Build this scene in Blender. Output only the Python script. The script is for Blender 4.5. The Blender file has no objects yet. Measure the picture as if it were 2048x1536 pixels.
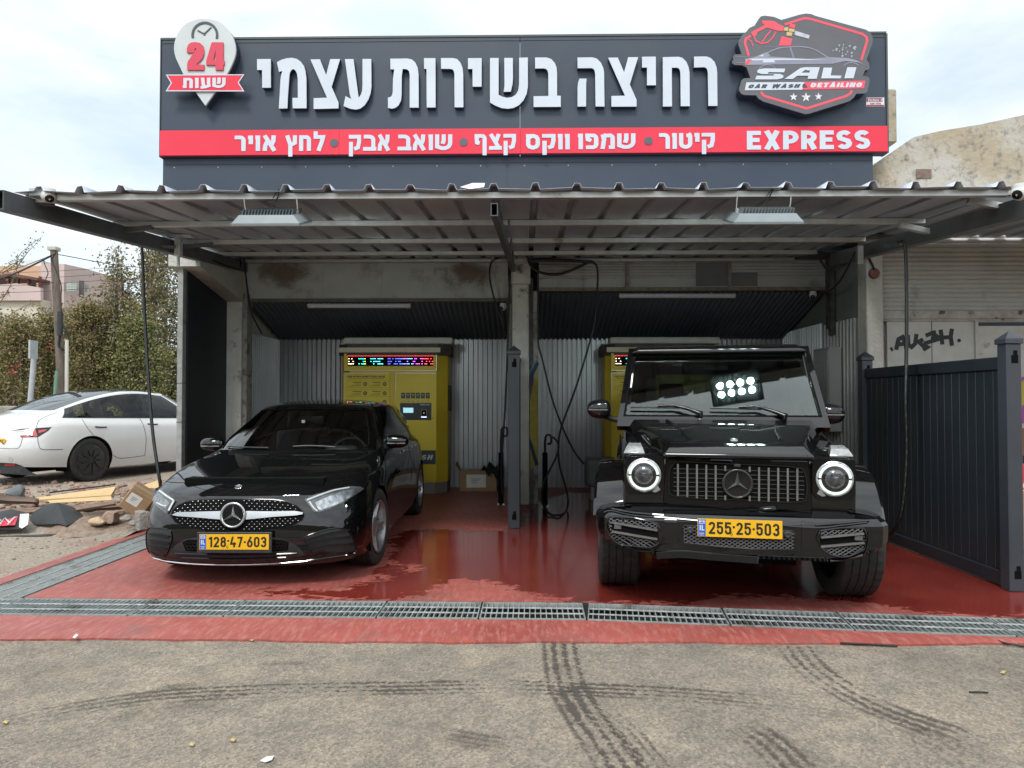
import bpy, bmesh, math, random
from mathutils import Vector, Matrix, geometry
from mathutils.bvhtree import BVHTree
SC = bpy.context.scene
COL = SC.collection
PI = math.pi
rnd = random.Random(7)

# ------------------------------------------------------------ camera
FPX, CAM_H, CAM_YAW, CAM_PITCH = 1450.0, 1.42, math.radians(1.0), math.atan(32 / 1450)
cam_data = bpy.data.cameras.new('camera')
cam_data.sensor_width = 36.0
cam_data.lens = FPX / 2048 * 36
cam_data.clip_start = 0.05
cam_data.clip_end = 2000
cam = bpy.data.objects.new('camera', cam_data)
cam.location = (0, 0, CAM_H)
cam.rotation_euler = (PI / 2 + CAM_PITCH, 0, CAM_YAW)
COL.objects.link(cam)
SC.camera = cam

# ------------------------------------------------------------ light
SUN_EL, SUN_AZ = math.radians(50), math.radians(-14)     # azimuth: sun stands behind the camera, a little to the left
world = bpy.data.worlds.new('World')
SC.world = world
world.use_nodes = True
wn, wl = world.node_tree.nodes, world.node_tree.links
wn.clear()
w_out = wn.new('ShaderNodeOutputWorld')
w_bg = wn.new('ShaderNodeBackground')
w_sky = wn.new('ShaderNodeTexSky')
w_sky.sky_type = 'NISHITA'
w_sky.sun_disc = False
w_sky.sun_elevation = SUN_EL
w_sky.sun_rotation = PI + SUN_AZ
w_bg.inputs['Strength'].default_value = 0.13
w_tc = wn.new('ShaderNodeTexCoord')
w_map = wn.new('ShaderNodeMapping')
w_map.inputs['Scale'].default_value = (1.0, 1.0, 2.6)
w_map.inputs['Rotation'].default_value = (0.15, 0.3, 0.5)
w_n = wn.new('ShaderNodeTexNoise')
w_n.inputs['Scale'].default_value = 2.3
w_n.inputs['Detail'].default_value = 7
w_n.inputs['Roughness'].default_value = 0.55
w_n.inputs['Distortion'].default_value = 0.5
w_r = wn.new('ShaderNodeValToRGB')
w_r.color_ramp.elements[0].position = 0.30
w_r.color_ramp.elements[0].color = (0.45, 0.45, 0.45, 1)
w_r.color_ramp.elements[1].position = 0.58
w_n2 = wn.new('ShaderNodeTexNoise')
w_n2.inputs['Scale'].default_value = 3.6
w_n2.inputs['Detail'].default_value = 6
w_r2 = wn.new('ShaderNodeValToRGB')
w_r2.color_ramp.elements[0].position = 0.3
w_r2.color_ramp.elements[0].color = (5.0, 5.75, 6.1, 1)
w_r2.color_ramp.elements[1].position = 0.72
w_r2.color_ramp.elements[1].color = (7.9, 8.1, 8.05, 1)
w_mix = wn.new('ShaderNodeMix')
w_mix.data_type = 'RGBA'
wl.new(w_tc.outputs['Generated'], w_map.inputs['Vector'])
wl.new(w_map.outputs['Vector'], w_n.inputs['Vector'])
wl.new(w_map.outputs['Vector'], w_n2.inputs['Vector'])
wl.new(w_n.outputs['Fac'], w_r.inputs['Fac'])
wl.new(w_n2.outputs['Fac'], w_r2.inputs['Fac'])
wl.new(w_r.outputs['Color'], w_mix.inputs['Factor'])
wl.new(w_sky.outputs['Color'], w_mix.inputs['A'])
w_sep = wn.new('ShaderNodeVectorMath')                    # thin overcast glows towards the hidden sun and is duller opposite it
w_sep.operation = 'DOT_PRODUCT'
w_sep.inputs[1].default_value = (math.sin(SUN_AZ) * math.cos(SUN_EL), -math.cos(SUN_AZ) * math.cos(SUN_EL), math.sin(SUN_EL))
w_gr = wn.new('ShaderNodeMapRange')
w_gr.interpolation_type = 'SMOOTHSTEP'
w_gr.inputs['From Min'].default_value = -0.35
w_gr.inputs['From Max'].default_value = 0.9
w_gr.inputs['To Min'].default_value = 0.78
w_gr.inputs['To Max'].default_value = 1.4
w_mul = wn.new('ShaderNodeMix')
w_mul.data_type = 'RGBA'
w_mul.blend_type = 'MULTIPLY'
w_mul.inputs['Factor'].default_value = 1.0
wl.new(w_tc.outputs['Generated'], w_sep.inputs['Vector'])
wl.new(w_sep.outputs['Value'], w_gr.inputs['Value'])
wl.new(w_r2.outputs['Color'], w_mul.inputs['A'])
wl.new(w_gr.outputs['Result'], w_mul.inputs['B'])
wl.new(w_mul.outputs['Result'], w_mix.inputs['B'])
wl.new(w_mix.outputs['Result'], w_bg.inputs['Color'])
wl.new(w_bg.outputs['Background'], w_out.inputs['Surface'])

sun_data = bpy.data.lights.new('sun', 'SUN')
sun_data.energy = 1.5
sun_data.angle = math.radians(14)
sun_data.color = (1.0, 0.96, 0.9)
sun = bpy.data.objects.new('sun', sun_data)
sun.rotation_euler = (PI / 2 - SUN_EL, 0, SUN_AZ)        # light travels towards +Y and down
COL.objects.link(sun)
SC.view_settings.view_transform = 'Standard'
SC.view_settings.look = 'None'
SC.view_settings.gamma = 1
SC.view_settings.exposure = 0.7
SC.cycles.max_bounces = 9
SC.cycles.diffuse_bounces = 6
SC.cycles.transparent_max_bounces = 12
SC.cycles.caustics_reflective = False
SC.cycles.caustics_refractive = False

# ------------------------------------------------------------ a pixel of the survey photograph -> a point on a known plane
_c, _s, _cp, _sp = math.cos(CAM_YAW), math.sin(CAM_YAW), math.cos(CAM_PITCH), math.sin(CAM_PITCH)
_F = Vector((-_s * _cp, _c * _cp, _sp))
_R = Vector((_c, _s, 0))
_U = _R.cross(_F)
_C = Vector((0, 0, CAM_H))
def ray(px, py): return _F * FPX + _R * (px - 1024) + _U * (768 - py)
def W(px, py, Y):
    d = ray(px, py); return _C + d * ((Y - _C.y) / d.y)
def G(px, py, z=0.0):
    d = ray(px, py); return _C + d * ((z - _C.z) / d.z)
def WX(px, py, X):
    d = ray(px, py); return _C + d * ((X - _C.x) / d.x)
def XZ(px, py, Y):
    p = W(px, py, Y); return (p.x, p.z)

# ------------------------------------------------------------ materials
MATS = {}
def _n(nt, t, **kw):
    n = nt.nodes.new(t)
    for k, v in kw.items():
        if k in n.inputs: n.inputs[k].default_value = v
        else: setattr(n, k, v)
    return n
def pm(name, c, c2=None, rough=0.5, metal=0.0, scale=6.0, lo=0.35, hi=0.65, rough2=None, bump=0.0, bscale=60.0, coat=0.0,
       emit=None, estr=0.0, spec=0.5, detail=6.0, stretch=(1, 1, 1), trans=0.0, ior=1.45, alpha=1.0, c3=None, s3=1.5, lo3=0.5, hi3=0.62):
    """procedural Principled material: two or three colours mixed by noise, roughness noise and bump"""
    if name in MATS: return MATS[name]
    m = bpy.data.materials.new(name); m.use_nodes = True
    nt = m.node_tree; b = nt.nodes['Principled BSDF']; L = nt.links
    b.inputs['Base Color'].default_value = (*c, 1)
    b.inputs['Roughness'].default_value = rough
    b.inputs['Metallic'].default_value = metal
    b.inputs['Coat Weight'].default_value = coat
    b.inputs['Coat Roughness'].default_value = 0.03; b.inputs['Coat IOR'].default_value = 1.56
    b.inputs['Specular IOR Level'].default_value = spec
    b.inputs['IOR'].default_value = ior
    b.inputs['Transmission Weight'].default_value = trans
    b.inputs['Alpha'].default_value = alpha
    if emit:
        b.inputs['Emission Color'].default_value = (*emit, 1); b.inputs['Emission Strength'].default_value = estr
    tc = _n(nt, 'ShaderNodeTexCoord'); mp = _n(nt, 'ShaderNodeMapping'); mp.inputs['Scale'].default_value = stretch
    L.new(tc.outputs['Object'], mp.inputs['Vector'])
    if c2 or rough2 is not None:
        n = _n(nt, 'ShaderNodeTexNoise', Scale=scale, Detail=detail, Roughness=0.6)
        L.new(mp.outputs['Vector'], n.inputs['Vector'])
        mr = _n(nt, 'ShaderNodeMapRange'); mr.inputs['From Min'].default_value = lo; mr.inputs['From Max'].default_value = hi
        L.new(n.outputs['Fac'], mr.inputs['Value'])
        if c2:
            mx = _n(nt, 'ShaderNodeMix', data_type='RGBA'); mx.inputs['A'].default_value = (*c, 1); mx.inputs['B'].default_value = (*c2, 1)
            L.new(mr.outputs['Result'], mx.inputs['Factor'])
            col = mx.outputs['Result']
            if c3:
                n3 = _n(nt, 'ShaderNodeTexNoise', Scale=s3, Detail=8.0, Roughness=0.65)
                L.new(mp.outputs['Vector'], n3.inputs['Vector'])
                m3 = _n(nt, 'ShaderNodeMapRange'); m3.inputs['From Min'].default_value = lo3; m3.inputs['From Max'].default_value = hi3
                L.new(n3.outputs['Fac'], m3.inputs['Value'])
                x3 = _n(nt, 'ShaderNodeMix', data_type='RGBA'); x3.inputs['B'].default_value = (*c3, 1)
                L.new(col, x3.inputs['A']); L.new(m3.outputs['Result'], x3.inputs['Factor'])
                col = x3.outputs['Result']
            L.new(col, b.inputs['Base Color'])
        if rough2 is not None:
            rr = _n(nt, 'ShaderNodeMapRange'); rr.inputs['From Min'].default_value = lo; rr.inputs['From Max'].default_value = hi
            rr.inputs['To Min'].default_value = rough; rr.inputs['To Max'].default_value = rough2
            L.new(n.outputs['Fac'], rr.inputs['Value']); L.new(rr.outputs['Result'], b.inputs['Roughness'])
    if bump:
        nb = _n(nt, 'ShaderNodeTexNoise', Scale=bscale, Detail=4.0)
        L.new(mp.outputs['Vector'], nb.inputs['Vector'])
        bp = _n(nt, 'ShaderNodeBump', Strength=bump, Distance=0.02)
        L.new(nb.outputs['Fac'], bp.inputs['Height']); L.new(bp.outputs['Normal'], b.inputs['Normal'])
    MATS[name] = m
    return m

# ------------------------------------------------------------ mesh builder
class MB:
    def __init__(s): s.v = []; s.f = []; s.uv = None
    def add(s, vs, fs):
        o = len(s.v); s.v += [tuple(p) for p in vs]; s.f += [tuple(i + o for i in f) for f in fs]; return s
    def box(s, x0, x1, y0, y1, z0, z1, bev=0.0, M=None, seg=1):
        if bev > 0:
            bm = bmesh.new()
            r = bmesh.ops.create_cube(bm, size=1)
            for v in bm.verts:
                v.co = Vector(((x0 + x1) / 2 + v.co.x * (x1 - x0), (y0 + y1) / 2 + v.co.y * (y1 - y0), (z0 + z1) / 2 + v.co.z * (z1 - z0)))
            bmesh.ops.bevel(bm, geom=bm.edges[:], offset=bev, segments=seg, profile=0.5, affect='EDGES')
            s.add_bm(bm, M); return s
        vs = [Vector((x, y, z)) for z in (z0, z1) for y in (y0, y1) for x in (x0, x1)]
        if M: vs = [M @ v for v in vs]
        return s.add(vs, [(0, 2, 3, 1), (4, 5, 7, 6), (0, 1, 5, 4), (2, 6, 7, 3), (0, 4, 6, 2), (1, 3, 7, 5)])
    def add_bm(s, bm, M=None):
        bm.verts.index_update()
        vs = [(M @ v.co) if M else v.co.copy() for v in bm.verts]
        fs = [tuple(v.index for v in f.verts) for f in bm.faces]
        bm.free(); return s.add(vs, fs)
    def tube(s, pts, r, n=8, caps=True, flat=None):
        """round (or, with flat=(w,h), rectangular) tube along points; r may be a list"""
        pts = [Vector(p) for p in pts]
        rs = r if isinstance(r, (list, tuple)) else [r] * len(pts)
        o = len(s.v); up = None; rings = []
        for i, p in enumerate(pts):
            t = (pts[min(i + 1, len(pts) - 1)] - pts[max(i - 1, 0)])
            if t.length < 1e-9: t = Vector((0, 0, 1))
            t.normalize()
            if up is None:
                a = Vector((0, 0, 1)) if abs(t.z) < 0.9 else Vector((0, 1, 0))
                up = (a - t * a.dot(t)).normalized()
            else:
                up = up - t * up.dot(t)
                if up.length < 1e-6:
                    a = Vector((1, 0, 0)); up = a - t * a.dot(t)
                up.normalize()
            side = t.cross(up)
            if flat:
                w, h = flat
                ring = [p + side * (w / 2 * a) + up * (h / 2 * b) for a, b in ((-1, -1), (1, -1), (1, 1), (-1, 1))]
            else:
                ring = [p + (side * math.cos(2 * PI * k / n) + up * math.sin(2 * PI * k / n)) * rs[i] for k in range(n)]
            rings.append(ring)
        m = len(rings[0])
        vs = [v for ring in rings for v in ring]
        fs = [(i * m + k, i * m + (k + 1) % m, (i + 1) * m + (k + 1) % m, (i + 1) * m + k) for i in range(len(pts) - 1) for k in range(m)]
        if caps: fs += [tuple(range(m - 1, -1, -1)), tuple((len(pts) - 1) * m + k for k in range(m))]
        return s.add(vs, fs)
    def lathe(s, prof, n=32, M=None, closed=False, caps=True):
        """prof = [(r, h)]: spun about local z"""
        o = len(s.v); vs = []
        for r, h in prof:
            for k in range(n):
                a = 2 * PI * k / n; vs.append(Vector((r * math.cos(a), r * math.sin(a), h)))
        if M: vs = [M @ v for v in vs]
        m = len(prof); fs = []
        for i in range(m - 1 if not closed else m):
            j = (i + 1) % m
            for k in range(n):
                fs.append((i * n + k, i * n + (k + 1) % n, j * n + (k + 1) % n, j * n + k))
        if not closed and caps:
            if prof[0][0] > 1e-6: fs.append(tuple(range(n - 1, -1, -1)))
            if prof[-1][0] > 1e-6: fs.append(tuple((m - 1) * n + k for k in range(n)))
        return s.add(vs, fs)
    def prism(s, poly, y0, y1, M=None):
        """poly in (x, z) pushed from y0 to y1 (any simple polygon)"""
        tri = geometry.tessellate_polygon([[Vector((p[0], p[1], 0)) for p in poly]])
        n = len(poly)
        vs = [Vector((p[0], y0, p[1])) for p in poly] + [Vector((p[0], y1, p[1])) for p in poly]
        if M: vs = [M @ v for v in vs]
        fs = [tuple(t) for t in tri] + [tuple(n + i for i in reversed(t)) for t in tri]
        fs += [(i, (i + 1) % n, n + (i + 1) % n, n + i) for i in range(n)]
        return s.add(vs, fs)
    def flat(s, polys, y0, y1, M=None):
        """union of (x, z) polygons, solid from y0 (front) to y1 (back)"""
        vs2, es, fs = [], [], []
        for p in polys:
            o = len(vs2); vs2 += [Vector((a, b)) for a, b in p]
            fs.append(list(range(o, o + len(p))))
        r = geometry.delaunay_2d_cdt(vs2, [], fs, 0, 1e-6)
        V = r[0]; F = [f for f, src in zip(r[2], r[5]) if src]
        n = len(V)
        vs = [Vector((v.x, y0, v.y)) for v in V] + [Vector((v.x, y1, v.y)) for v in V]
        cnt = {}
        for f in F:
            for i in range(len(f)):
                a, b = f[i], f[(i + 1) % len(f)]
                cnt[(a, b)] = 1
        out = [tuple(f) for f in F] + [tuple(n + i for i in reversed(f)) for f in F]
        for (a, b) in cnt:
            if (b, a) not in cnt: out.append((b, a, n + a, n + b))
        if M: vs = [M @ v for v in vs]
        return s.add(vs, out)
    def transform(s, M): s.v = [tuple(M @ Vector(p)) for p in s.v]; return s
    def mesh(s, name):
        me = bpy.data.meshes.new(name); me.from_pydata(s.v, [], s.f); return me
    def build(s, name, m, parent=None, smooth=None, fix=True):
        me = s.mesh(name)
        if fix:
            bm = bmesh.new(); bm.from_mesh(me); bmesh.ops.recalc_face_normals(bm, faces=bm.faces[:]); bm.to_mesh(me); bm.free()
        return link(name, me, m, parent, smooth)
def link(name, me, m, parent=None, smooth=None):
    if m is not None:
        for mm in (m if isinstance(m, (list, tuple)) else [m]): me.materials.append(mm)
    if smooth is not None:
        me.polygons.foreach_set('use_smooth', [True] * len(me.polygons))
        me.set_sharp_from_angle(angle=math.radians(smooth))
    o = bpy.data.objects.new(name, me); COL.objects.link(o)
    if parent is not None:
        o.parent = parent
        if parent.type == 'EMPTY' and parent.get('_w'): o.location = -Vector(parent['_w'])
    return o
def thing(name, label, cat, loc=(0, 0, 0), rz=None, group=None):
    """Empty at the base of a thing. Parts are written in world coordinates unless rz is given (then in the thing's own)."""
    o = bpy.data.objects.new(name, None); o.empty_display_size = 0.2; COL.objects.link(o); o.location = loc
    if rz is not None: o.rotation_euler = (0, 0, rz)
    else: o['_w'] = list(loc)
    o['label'] = label; o['category'] = cat
    if group: o['group'] = group
    return o
def tag(o, label, cat, group=None):
    o['label'] = label; o['category'] = cat
    if group: o['group'] = group
    return o
def struct(o): o['kind'] = 'structure'; return o
def recenter(o):
    """put the origin of a single-mesh thing at its base"""
    me = o.data
    if not me.vertices: return o
    xs = [v.co for v in me.vertices]
    c = Vector(((min(v.x for v in xs) + max(v.x for v in xs)) / 2, (min(v.y for v in xs) + max(v.y for v in xs)) / 2, min(v.z for v in xs)))
    me.transform(Matrix.Translation(-c)); o.location = o.location + c
    return o
def copy_tree(o, parent=None):
    c = o.copy(); COL.objects.link(c)
    if parent is not None: c.parent = parent
    for ch in list(o.children): copy_tree(ch, c)
    return c
def arc(cx, cz, r, a0, a1, n=10, rz=None):
    rz = r if rz is None else rz
    return [(cx + r * math.cos(math.radians(a0 + (a1 - a0) * i / n)), cz + rz * math.sin(math.radians(a0 + (a1 - a0) * i / n))) for i in range(n + 1)]
def lerp(a, b, t): return a + (b - a) * t
def RY(a): return Matrix.Rotation(a, 4, 'Y')
def RX(a): return Matrix.Rotation(a, 4, 'X')
def RZ(a): return Matrix.Rotation(a, 4, 'Z')
def T(x, y, z): return Matrix.Translation((x, y, z))
def stroke(pts, w, closed=False):
    """polygons (quads with mitre overlap) of a 2-D stroke with butt ends"""
    out = []; P = [Vector(p) for p in pts]
    if closed: P = P + [P[0]]
    n = len(P)
    for i in range(n - 1):
        a, b = P[i], P[i + 1]; d = (b - a)
        if d.length < 1e-9: continue
        d.normalize(); q = Vector((-d.y, d.x)) * (w / 2)
        out.append([a + q, a - q, b - q, b + q])
        nxt = P[i + 2] if i + 2 < n else (P[1] if closed else None)
        if nxt is not None:
            e = (nxt - b)
            if e.length < 1e-9: continue
            e.normalize(); q2 = Vector((-e.y, e.x)) * (w / 2)
            cr = d.x * e.y - d.y * e.x
            if abs(cr) > 1e-4:
                sgn = -1 if cr > 0 else 1
                m = (q + q2); ml = m.length
                if ml > 1e-6:
                    k = min((w / 2) / max(m.normalized().dot(q.normalized()), 0.3), w)
                    tip = b + m.normalized() * k * sgn
                    poly = [b, b + q * sgn, tip, b + q2 * sgn]
                    out.append(poly)
    res = []
    for p in out:
        ar = sum(p[i].x * p[(i + 1) % len(p)].y - p[(i + 1) % len(p)].x * p[i].y for i in range(len(p)))
        if abs(ar) < 1e-10: continue
        if ar < 0: p = p[::-1]
        res.append([(v.x, v.y) for v in p])
    return res
def smooth_path(pts, n=8, closed=False):
    """Catmull-Rom through points (any dimension)"""
    P = [Vector(p) for p in pts]; out = []
    N = len(P)
    rng = range(N) if closed else range(N - 1)
    for i in rng:
        p0 = P[(i - 1) % N] if (closed or i > 0) else P[0] * 2 - P[1]
        p1, p2 = P[i], P[(i + 1) % N]
        p3 = P[(i + 2) % N] if (closed or i + 2 < N) else P[-1] * 2 - P[-2]
        for k in range(n):
            t = k / n
            out.append(0.5 * ((2 * p1) + (p2 - p0) * t + (2 * p0 - 5 * p1 + 4 * p2 - p3) * t * t + (3 * p1 - p0 - 3 * p2 + p3) * t ** 3))
    if not closed: out.append(P[-1])
    return out
# ------------------------------------------------------------ stroke lettering: centre lines in a cell 1 high; (advance width, [poly-lines])
def _rr(x0, z0, x1, z1, r, part='full', n=5):
    """rounded rectangle centre line, clockwise from top middle"""
    pts = [((x0 + x1) / 2, z1)] + arc(x1 - r, z1 - r, r, 90, 0, n) + arc(x1 - r, z0 + r, r, 0, -90, n) + arc(x0 + r, z0 + r, r, -90, -180, n) + arc(x0 + r, z1 - r, r, 180, 90, n) + [((x0 + x1) / 2, z1)]
    return pts
def _glyphs(t):
    """t = stroke thickness; coordinates are centre lines, so the ink runs from 0 to 1"""
    h = t / 2; T1, B = 1 - h, h
    g = {}
    w = 0.52; l, r = h, w - h; rad = min(0.2, (r - l) / 2)
    mid = 0.53
    g['0'] = (w, [_rr(l, B, r, T1, rad)])
    g['1'] = (0.34, [[(0.02, 0.80), (0.34 - h, T1), ], [(0.34 - h, 1), (0.34 - h, 0)]])
    g['2'] = (w, [[(l, 0.72)] + arc((l + r) / 2, T1 - rad, (r - l) / 2, 180, 0, 8, rad) + [(r, 0.66), (r - 0.05, 0.52), (l, B)], [(0, B), (w, B)]])
    g['3'] = (w, [[(l, 0.74)] + arc((l + r) / 2, T1 - rad, (r - l) / 2, 180, 0, 8, rad) + [(r, 0.64), (r - 0.04, mid + 0.02), (0.2, mid)], [(0.2, mid), (r - 0.03, mid - 0.04)] + arc((l + r) / 2, B + rad, (r - l) / 2, 0, -180, 8, rad) + [(l, 0.26)]])
    g['4'] = (w + 0.03, [[(0.24, 1), (h * 0.9, 0.24 + h), (w + 0.03, 0.24 + h)], [(w - h - 0.06, 0.48), (w - h - 0.06, 0)]])
    g['5'] = (w, [[(w - 0.02, T1), (l + 0.01, T1), (l, 0.48)], [(l, 0.52)] + arc((l + r) / 2, 0.62 - rad, (r - l) / 2, 150, 0, 8, rad) + arc((l + r) / 2, B + rad, (r - l) / 2, 0, -180, 8, rad) + [(l, 0.24)]])
    g['6'] = (w, [[(r - 0.06, 1), (l + 0.03, 0.5), (l, 0.36)], _rr(l, B, r, 0.58, min(rad, (0.58 - B) / 2 - 0.001))])
    g['7'] = (w - 0.03, [[(0, T1), (w - 0.03 - h, T1), (0.16, 0)]])
    g['8'] = (w, [_rr(l + 0.02, mid - 0.01, r - 0.02, T1, min(rad, (T1 - mid) / 2 - 0.001)), _rr(l, B, r, mid, min(rad, (mid - B) / 2 - 0.001))])
    g['9'] = (w, [[(0.1, 0), (r - 0.03, 0.5), (r, 0.64)], _rr(l, 0.42, r, T1, min(rad, (T1 - 0.42) / 2 - 0.001))])
    g[':'] = (0.14, [[(0.07, 0.70), (0.07, 0.70 - t)]]); g['.'] = (0.16, [[(0.08, 0.5 + h), (0.08, 0.5 - h)]])
    g['-'] = (0.24, [[(0.0, 0.5), (0.24, 0.5)]])
    W2 = 0.62; R2 = W2 - h
    g['E'] = (0.56, [[(0.56, T1), (h, T1), (h, B), (0.56, B)], [(h, 0.51), (0.5, 0.51)]])
    g['X'] = (0.68, [[(h * 1.1, 1), (0.68 - h * 1.1, 0)], [(0.68 - h * 1.1, 1), (h * 1.1, 0)]])
    g['P'] = (W2, [[(h, 0), (h, T1), (R2 - 0.2, T1)] + arc(R2 - 0.24, (T1 + 0.42) / 2, 0.24, 90, -90, 8, (T1 - 0.42) / 2) + [(h, 0.42)]])
    g['R'] = (W2 + 0.02, [[(h, 0), (h, T1), (R2 - 0.2, T1)] + arc(R2 - 0.24, (T1 + 0.44) / 2, 0.24, 90, -90, 8, (T1 - 0.44) / 2) + [(h, 0.44)], [(0.34, 0.44), (W2 + 0.02 - h, 0)]])
    g['S'] = (0.62, [arc(0.31, T1 - 0.20, 0.31 - h, 28, 180, 8, 0.20) + [(h + 0.01, 0.66), (0.15, 0.57), (0.46, 0.44), (R2 - 0.01, 0.33)] + arc(0.31, B + 0.20, 0.31 - h, 0, -152, 8, 0.20)])
    g['I'] = (t, [[(h, 1), (h, 0)]])
    g['L'] = (0.5, [[(h, 1), (h, B), (0.5, B)]])
    g['A'] = (0.7, [[(h, 0), (0.35, 0.97), (0.7 - h, 0)], [(0.14, 0.27), (0.56, 0.27)]])
    g['C'] = (0.62, [[(R2, 0.70)] + arc(0.31, T1 - 0.25, 0.31 - h, 0, 180, 8, 0.25) + arc(0.31, B + 0.25, 0.31 - h, 180, 360, 8, 0.25) + [(R2, 0.30)]])
    g['W'] = (0.95, [[(h, 1), (0.25, 0.06), (0.475, 0.9), (0.70, 0.06), (0.95 - h, 1)]])
    g['H'] = (0.62, [[(h, 0), (h, 1)], [(R2, 0), (R2, 1)], [(h, 0.5), (R2, 0.5)]])
    g['D'] = (0.62, [[(h, B), (h, T1), (0.3, T1)] + arc(0.3, 0.5, 0.32 - h, 90, -90, 10, 0.5 - h) + [(h, B)]])
    g['T'] = (0.58, [[(0, T1), (0.58, T1)], [(0.29, 1), (0.29, 0)]])
    g['N'] = (0.64, [[(h, 0), (h, 1)], [(0.64 - h, 0), (0.64 - h, 1)], [(h, 0.98), (0.64 - h, 0.02)]])
    g['G'] = (0.64, [[(R2, 0.72)] + arc(0.31, T1 - 0.25, 0.31 - h, 0, 180, 8, 0.25) + arc(0.31, B + 0.25, 0.31 - h, 180, 360, 8, 0.25) + [(R2, 0.46), (0.36, 0.46)]])
    g['&'] = (0.66, [[(0.64, 0.02), (0.16, 0.66)] + arc(0.28, T1 - 0.13, 0.13, 180, 0, 8) + [(0.38, 0.6), (0.1, 0.4)] + arc(0.27, B + 0.19, 0.27 - h, 160, 300, 8, 0.19) + [(0.6, 0.46)]])
    g['V'] = (0.68, [[(h, 1), (0.34, 0.04), (0.68 - h, 1)]])
    g['O'] = (0.64, [_rr(h, B, 0.64 - h, T1, 0.22)]); g['B'] = (0.6, [_rr(h, 0.5, 0.54 - h, T1, 0.14), _rr(h, B, 0.6 - h, 0.5, 0.16), [(h, 0), (h, 1)]])
    g['Y'] = (0.64, [[(h, 1), (0.32, 0.45), (0.64 - h, 1)], [(0.32, 0.5), (0.32, 0)]])
    g['i'] = (t, [[(h, 0.7), (h, 0)], [(h, 0.97), (h, 0.8)]]); g['c'] = (0.44, [[(0.42, 0.54)] + arc(0.23, 0.36, 0.23 - h, 45, 315, 10, 0.36 - h)])
    g['t'] = (0.34, [[(0.15, 0.95), (0.15, h), (0.34, h)], [(0, 0.66), (0.34, 0.66)]]); g['o'] = (0.5, [_rr(h, B, 0.5 - h, 0.72 - h, 0.16)])
    g['r'] = (0.34, [[(h, 0), (h, 0.7)], [(h, 0.5), (0.18, 0.65), (0.34, 0.65)]]); g['y'] = (0.5, [[(h, 0.7), (0.25, 0.05)], [(0.5 - h, 0.7), (0.12, -0.25)]])
    g['/'] = (0.3, [[(0, 0), (0.3, 1)]])
    # Hebrew (ink 0..1, final forms go below)
    a = 0.58; ra = a - h
    g['\u05d0'] = (0.66, [[(h, 1), (0.66 - h, 0)], [(0.62 - h, 1), (0.60 - h, 0.62), (0.42, 0.42)], [(h + 0.01, 0), (h + 0.03, 0.34), (0.24, 0.62)]])          # alef
    g['\u05d1'] = (0.62, [[(0.04, T1), (0.28, T1)] + arc(0.30, T1 - 0.2, 0.2, 90, 0, 5) + [(0.5, B)], [(0, B), (0.64, B)]])                                  # bet
    g['\u05d4'] = (0.60, [[(0.0, T1), (0.32, T1)] + arc(0.34, T1 - 0.2, ra - 0.34, 90, 0, 5, 0.2) + [(ra, 0)], [(h + 0.01, 0), (h + 0.01, 0.56)]])              # he
    g['\u05d5'] = (0.26, [[(0.0, T1), (0.26 - h, T1)], [(0.26 - h, 1), (0.26 - h, 0)]])                                                                      # vav
    g['\u05d7'] = (0.60, [[(h, 0), (h, T1), (0.32, T1)] + arc(0.34, T1 - 0.2, ra - 0.34, 90, 0, 5, 0.2) + [(ra, 0)], [(0, T1), (0.2, T1)]])                     # het
    g['\u05d8'] = (0.62, [[(h, 1), (h, 0.26)] + arc(0.31, B + 0.22, 0.31 - h, 180, 360, 8, 0.22) + [(0.62 - h, 0.72)] + arc(0.48, T1 - 0.16, 0.14 - h + 0.0, 0, 130, 6, 0.16) + [(0.34, 0.84)]])  # tet
    g['\u05d9'] = (0.27, [[(0.0, T1), (0.27 - h, T1)], [(0.27 - h, 1), (0.27 - h, 0.44)]])                                                                   # yod
    g['\u05dc'] = (0.56, [[(h, 1.24), (h, T1), (0.56 - h, T1), (0.5 - h, 0.55), (0.24, 0)]])                                                                  # lamed
    g['\u05de'] = (0.64, [[(h * 0.9, 0.94), (0.17, 0.66), (0.1, 0)], [(0.12, 0.62), (0.22, 0.88)] + arc(0.40, T1 - 0.2, 0.24 - h, 120, 0, 6, 0.2) + [(0.64 - h, B), (0.36, B)]])  # mem
    g['\u05e1'] = (0.64, [_rr(h, B, 0.64 - h, T1, 0.25), [(0.0, T1), (0.34, T1)]])                                                                            # samekh
    g['\u05e2'] = (0.60, [[(h, 1), (0.18, 0.3), (0.26, 0.14)], [(0.6 - h, 1), (0.6 - h, 0.45), (0.50, 0.22), (0.30, 0.10), (0.0, 0.05)]])                     # ayin
    g['\u05e4'] = (0.60, [[(h, 0.94), (h + 0.02, 0.62), (0.28, 0.55)], [(0, T1), (0.34, T1)] + arc(0.35, T1 - 0.22, 0.25 - h, 90, 0, 5, 0.22) + arc(0.35, B + 0.22, 0.25 - h, 0, -90, 5, 0.22) + [(0.04, B)]])   # pe
    g['\u05e3'] = (0.60, [[(h, 0.94), (h + 0.02, 0.46), (0.26, 0.42)], [(0, T1), (0.36, T1)] + arc(0.36, T1 - 0.2, 0.24 - h, 90, 0, 5, 0.2) + [(0.6 - h, -0.34)]])  # final pe
    g['\u05e6'] = (0.62, [[(h, 1), (0.60 - h, B)], [(0.60 - h, 1), (0.34, 0.48)], [(0.02, B), (0.62, B)]])                                                    # tsadi
    g['\u05e5'] = (0.58, [[(h, 1), (0.26, 0.40), (0.26, -0.34)], [(0.58 - h, 1), (0.46, 0.52), (0.26, 0.38)]])                                                # final tsadi
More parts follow.
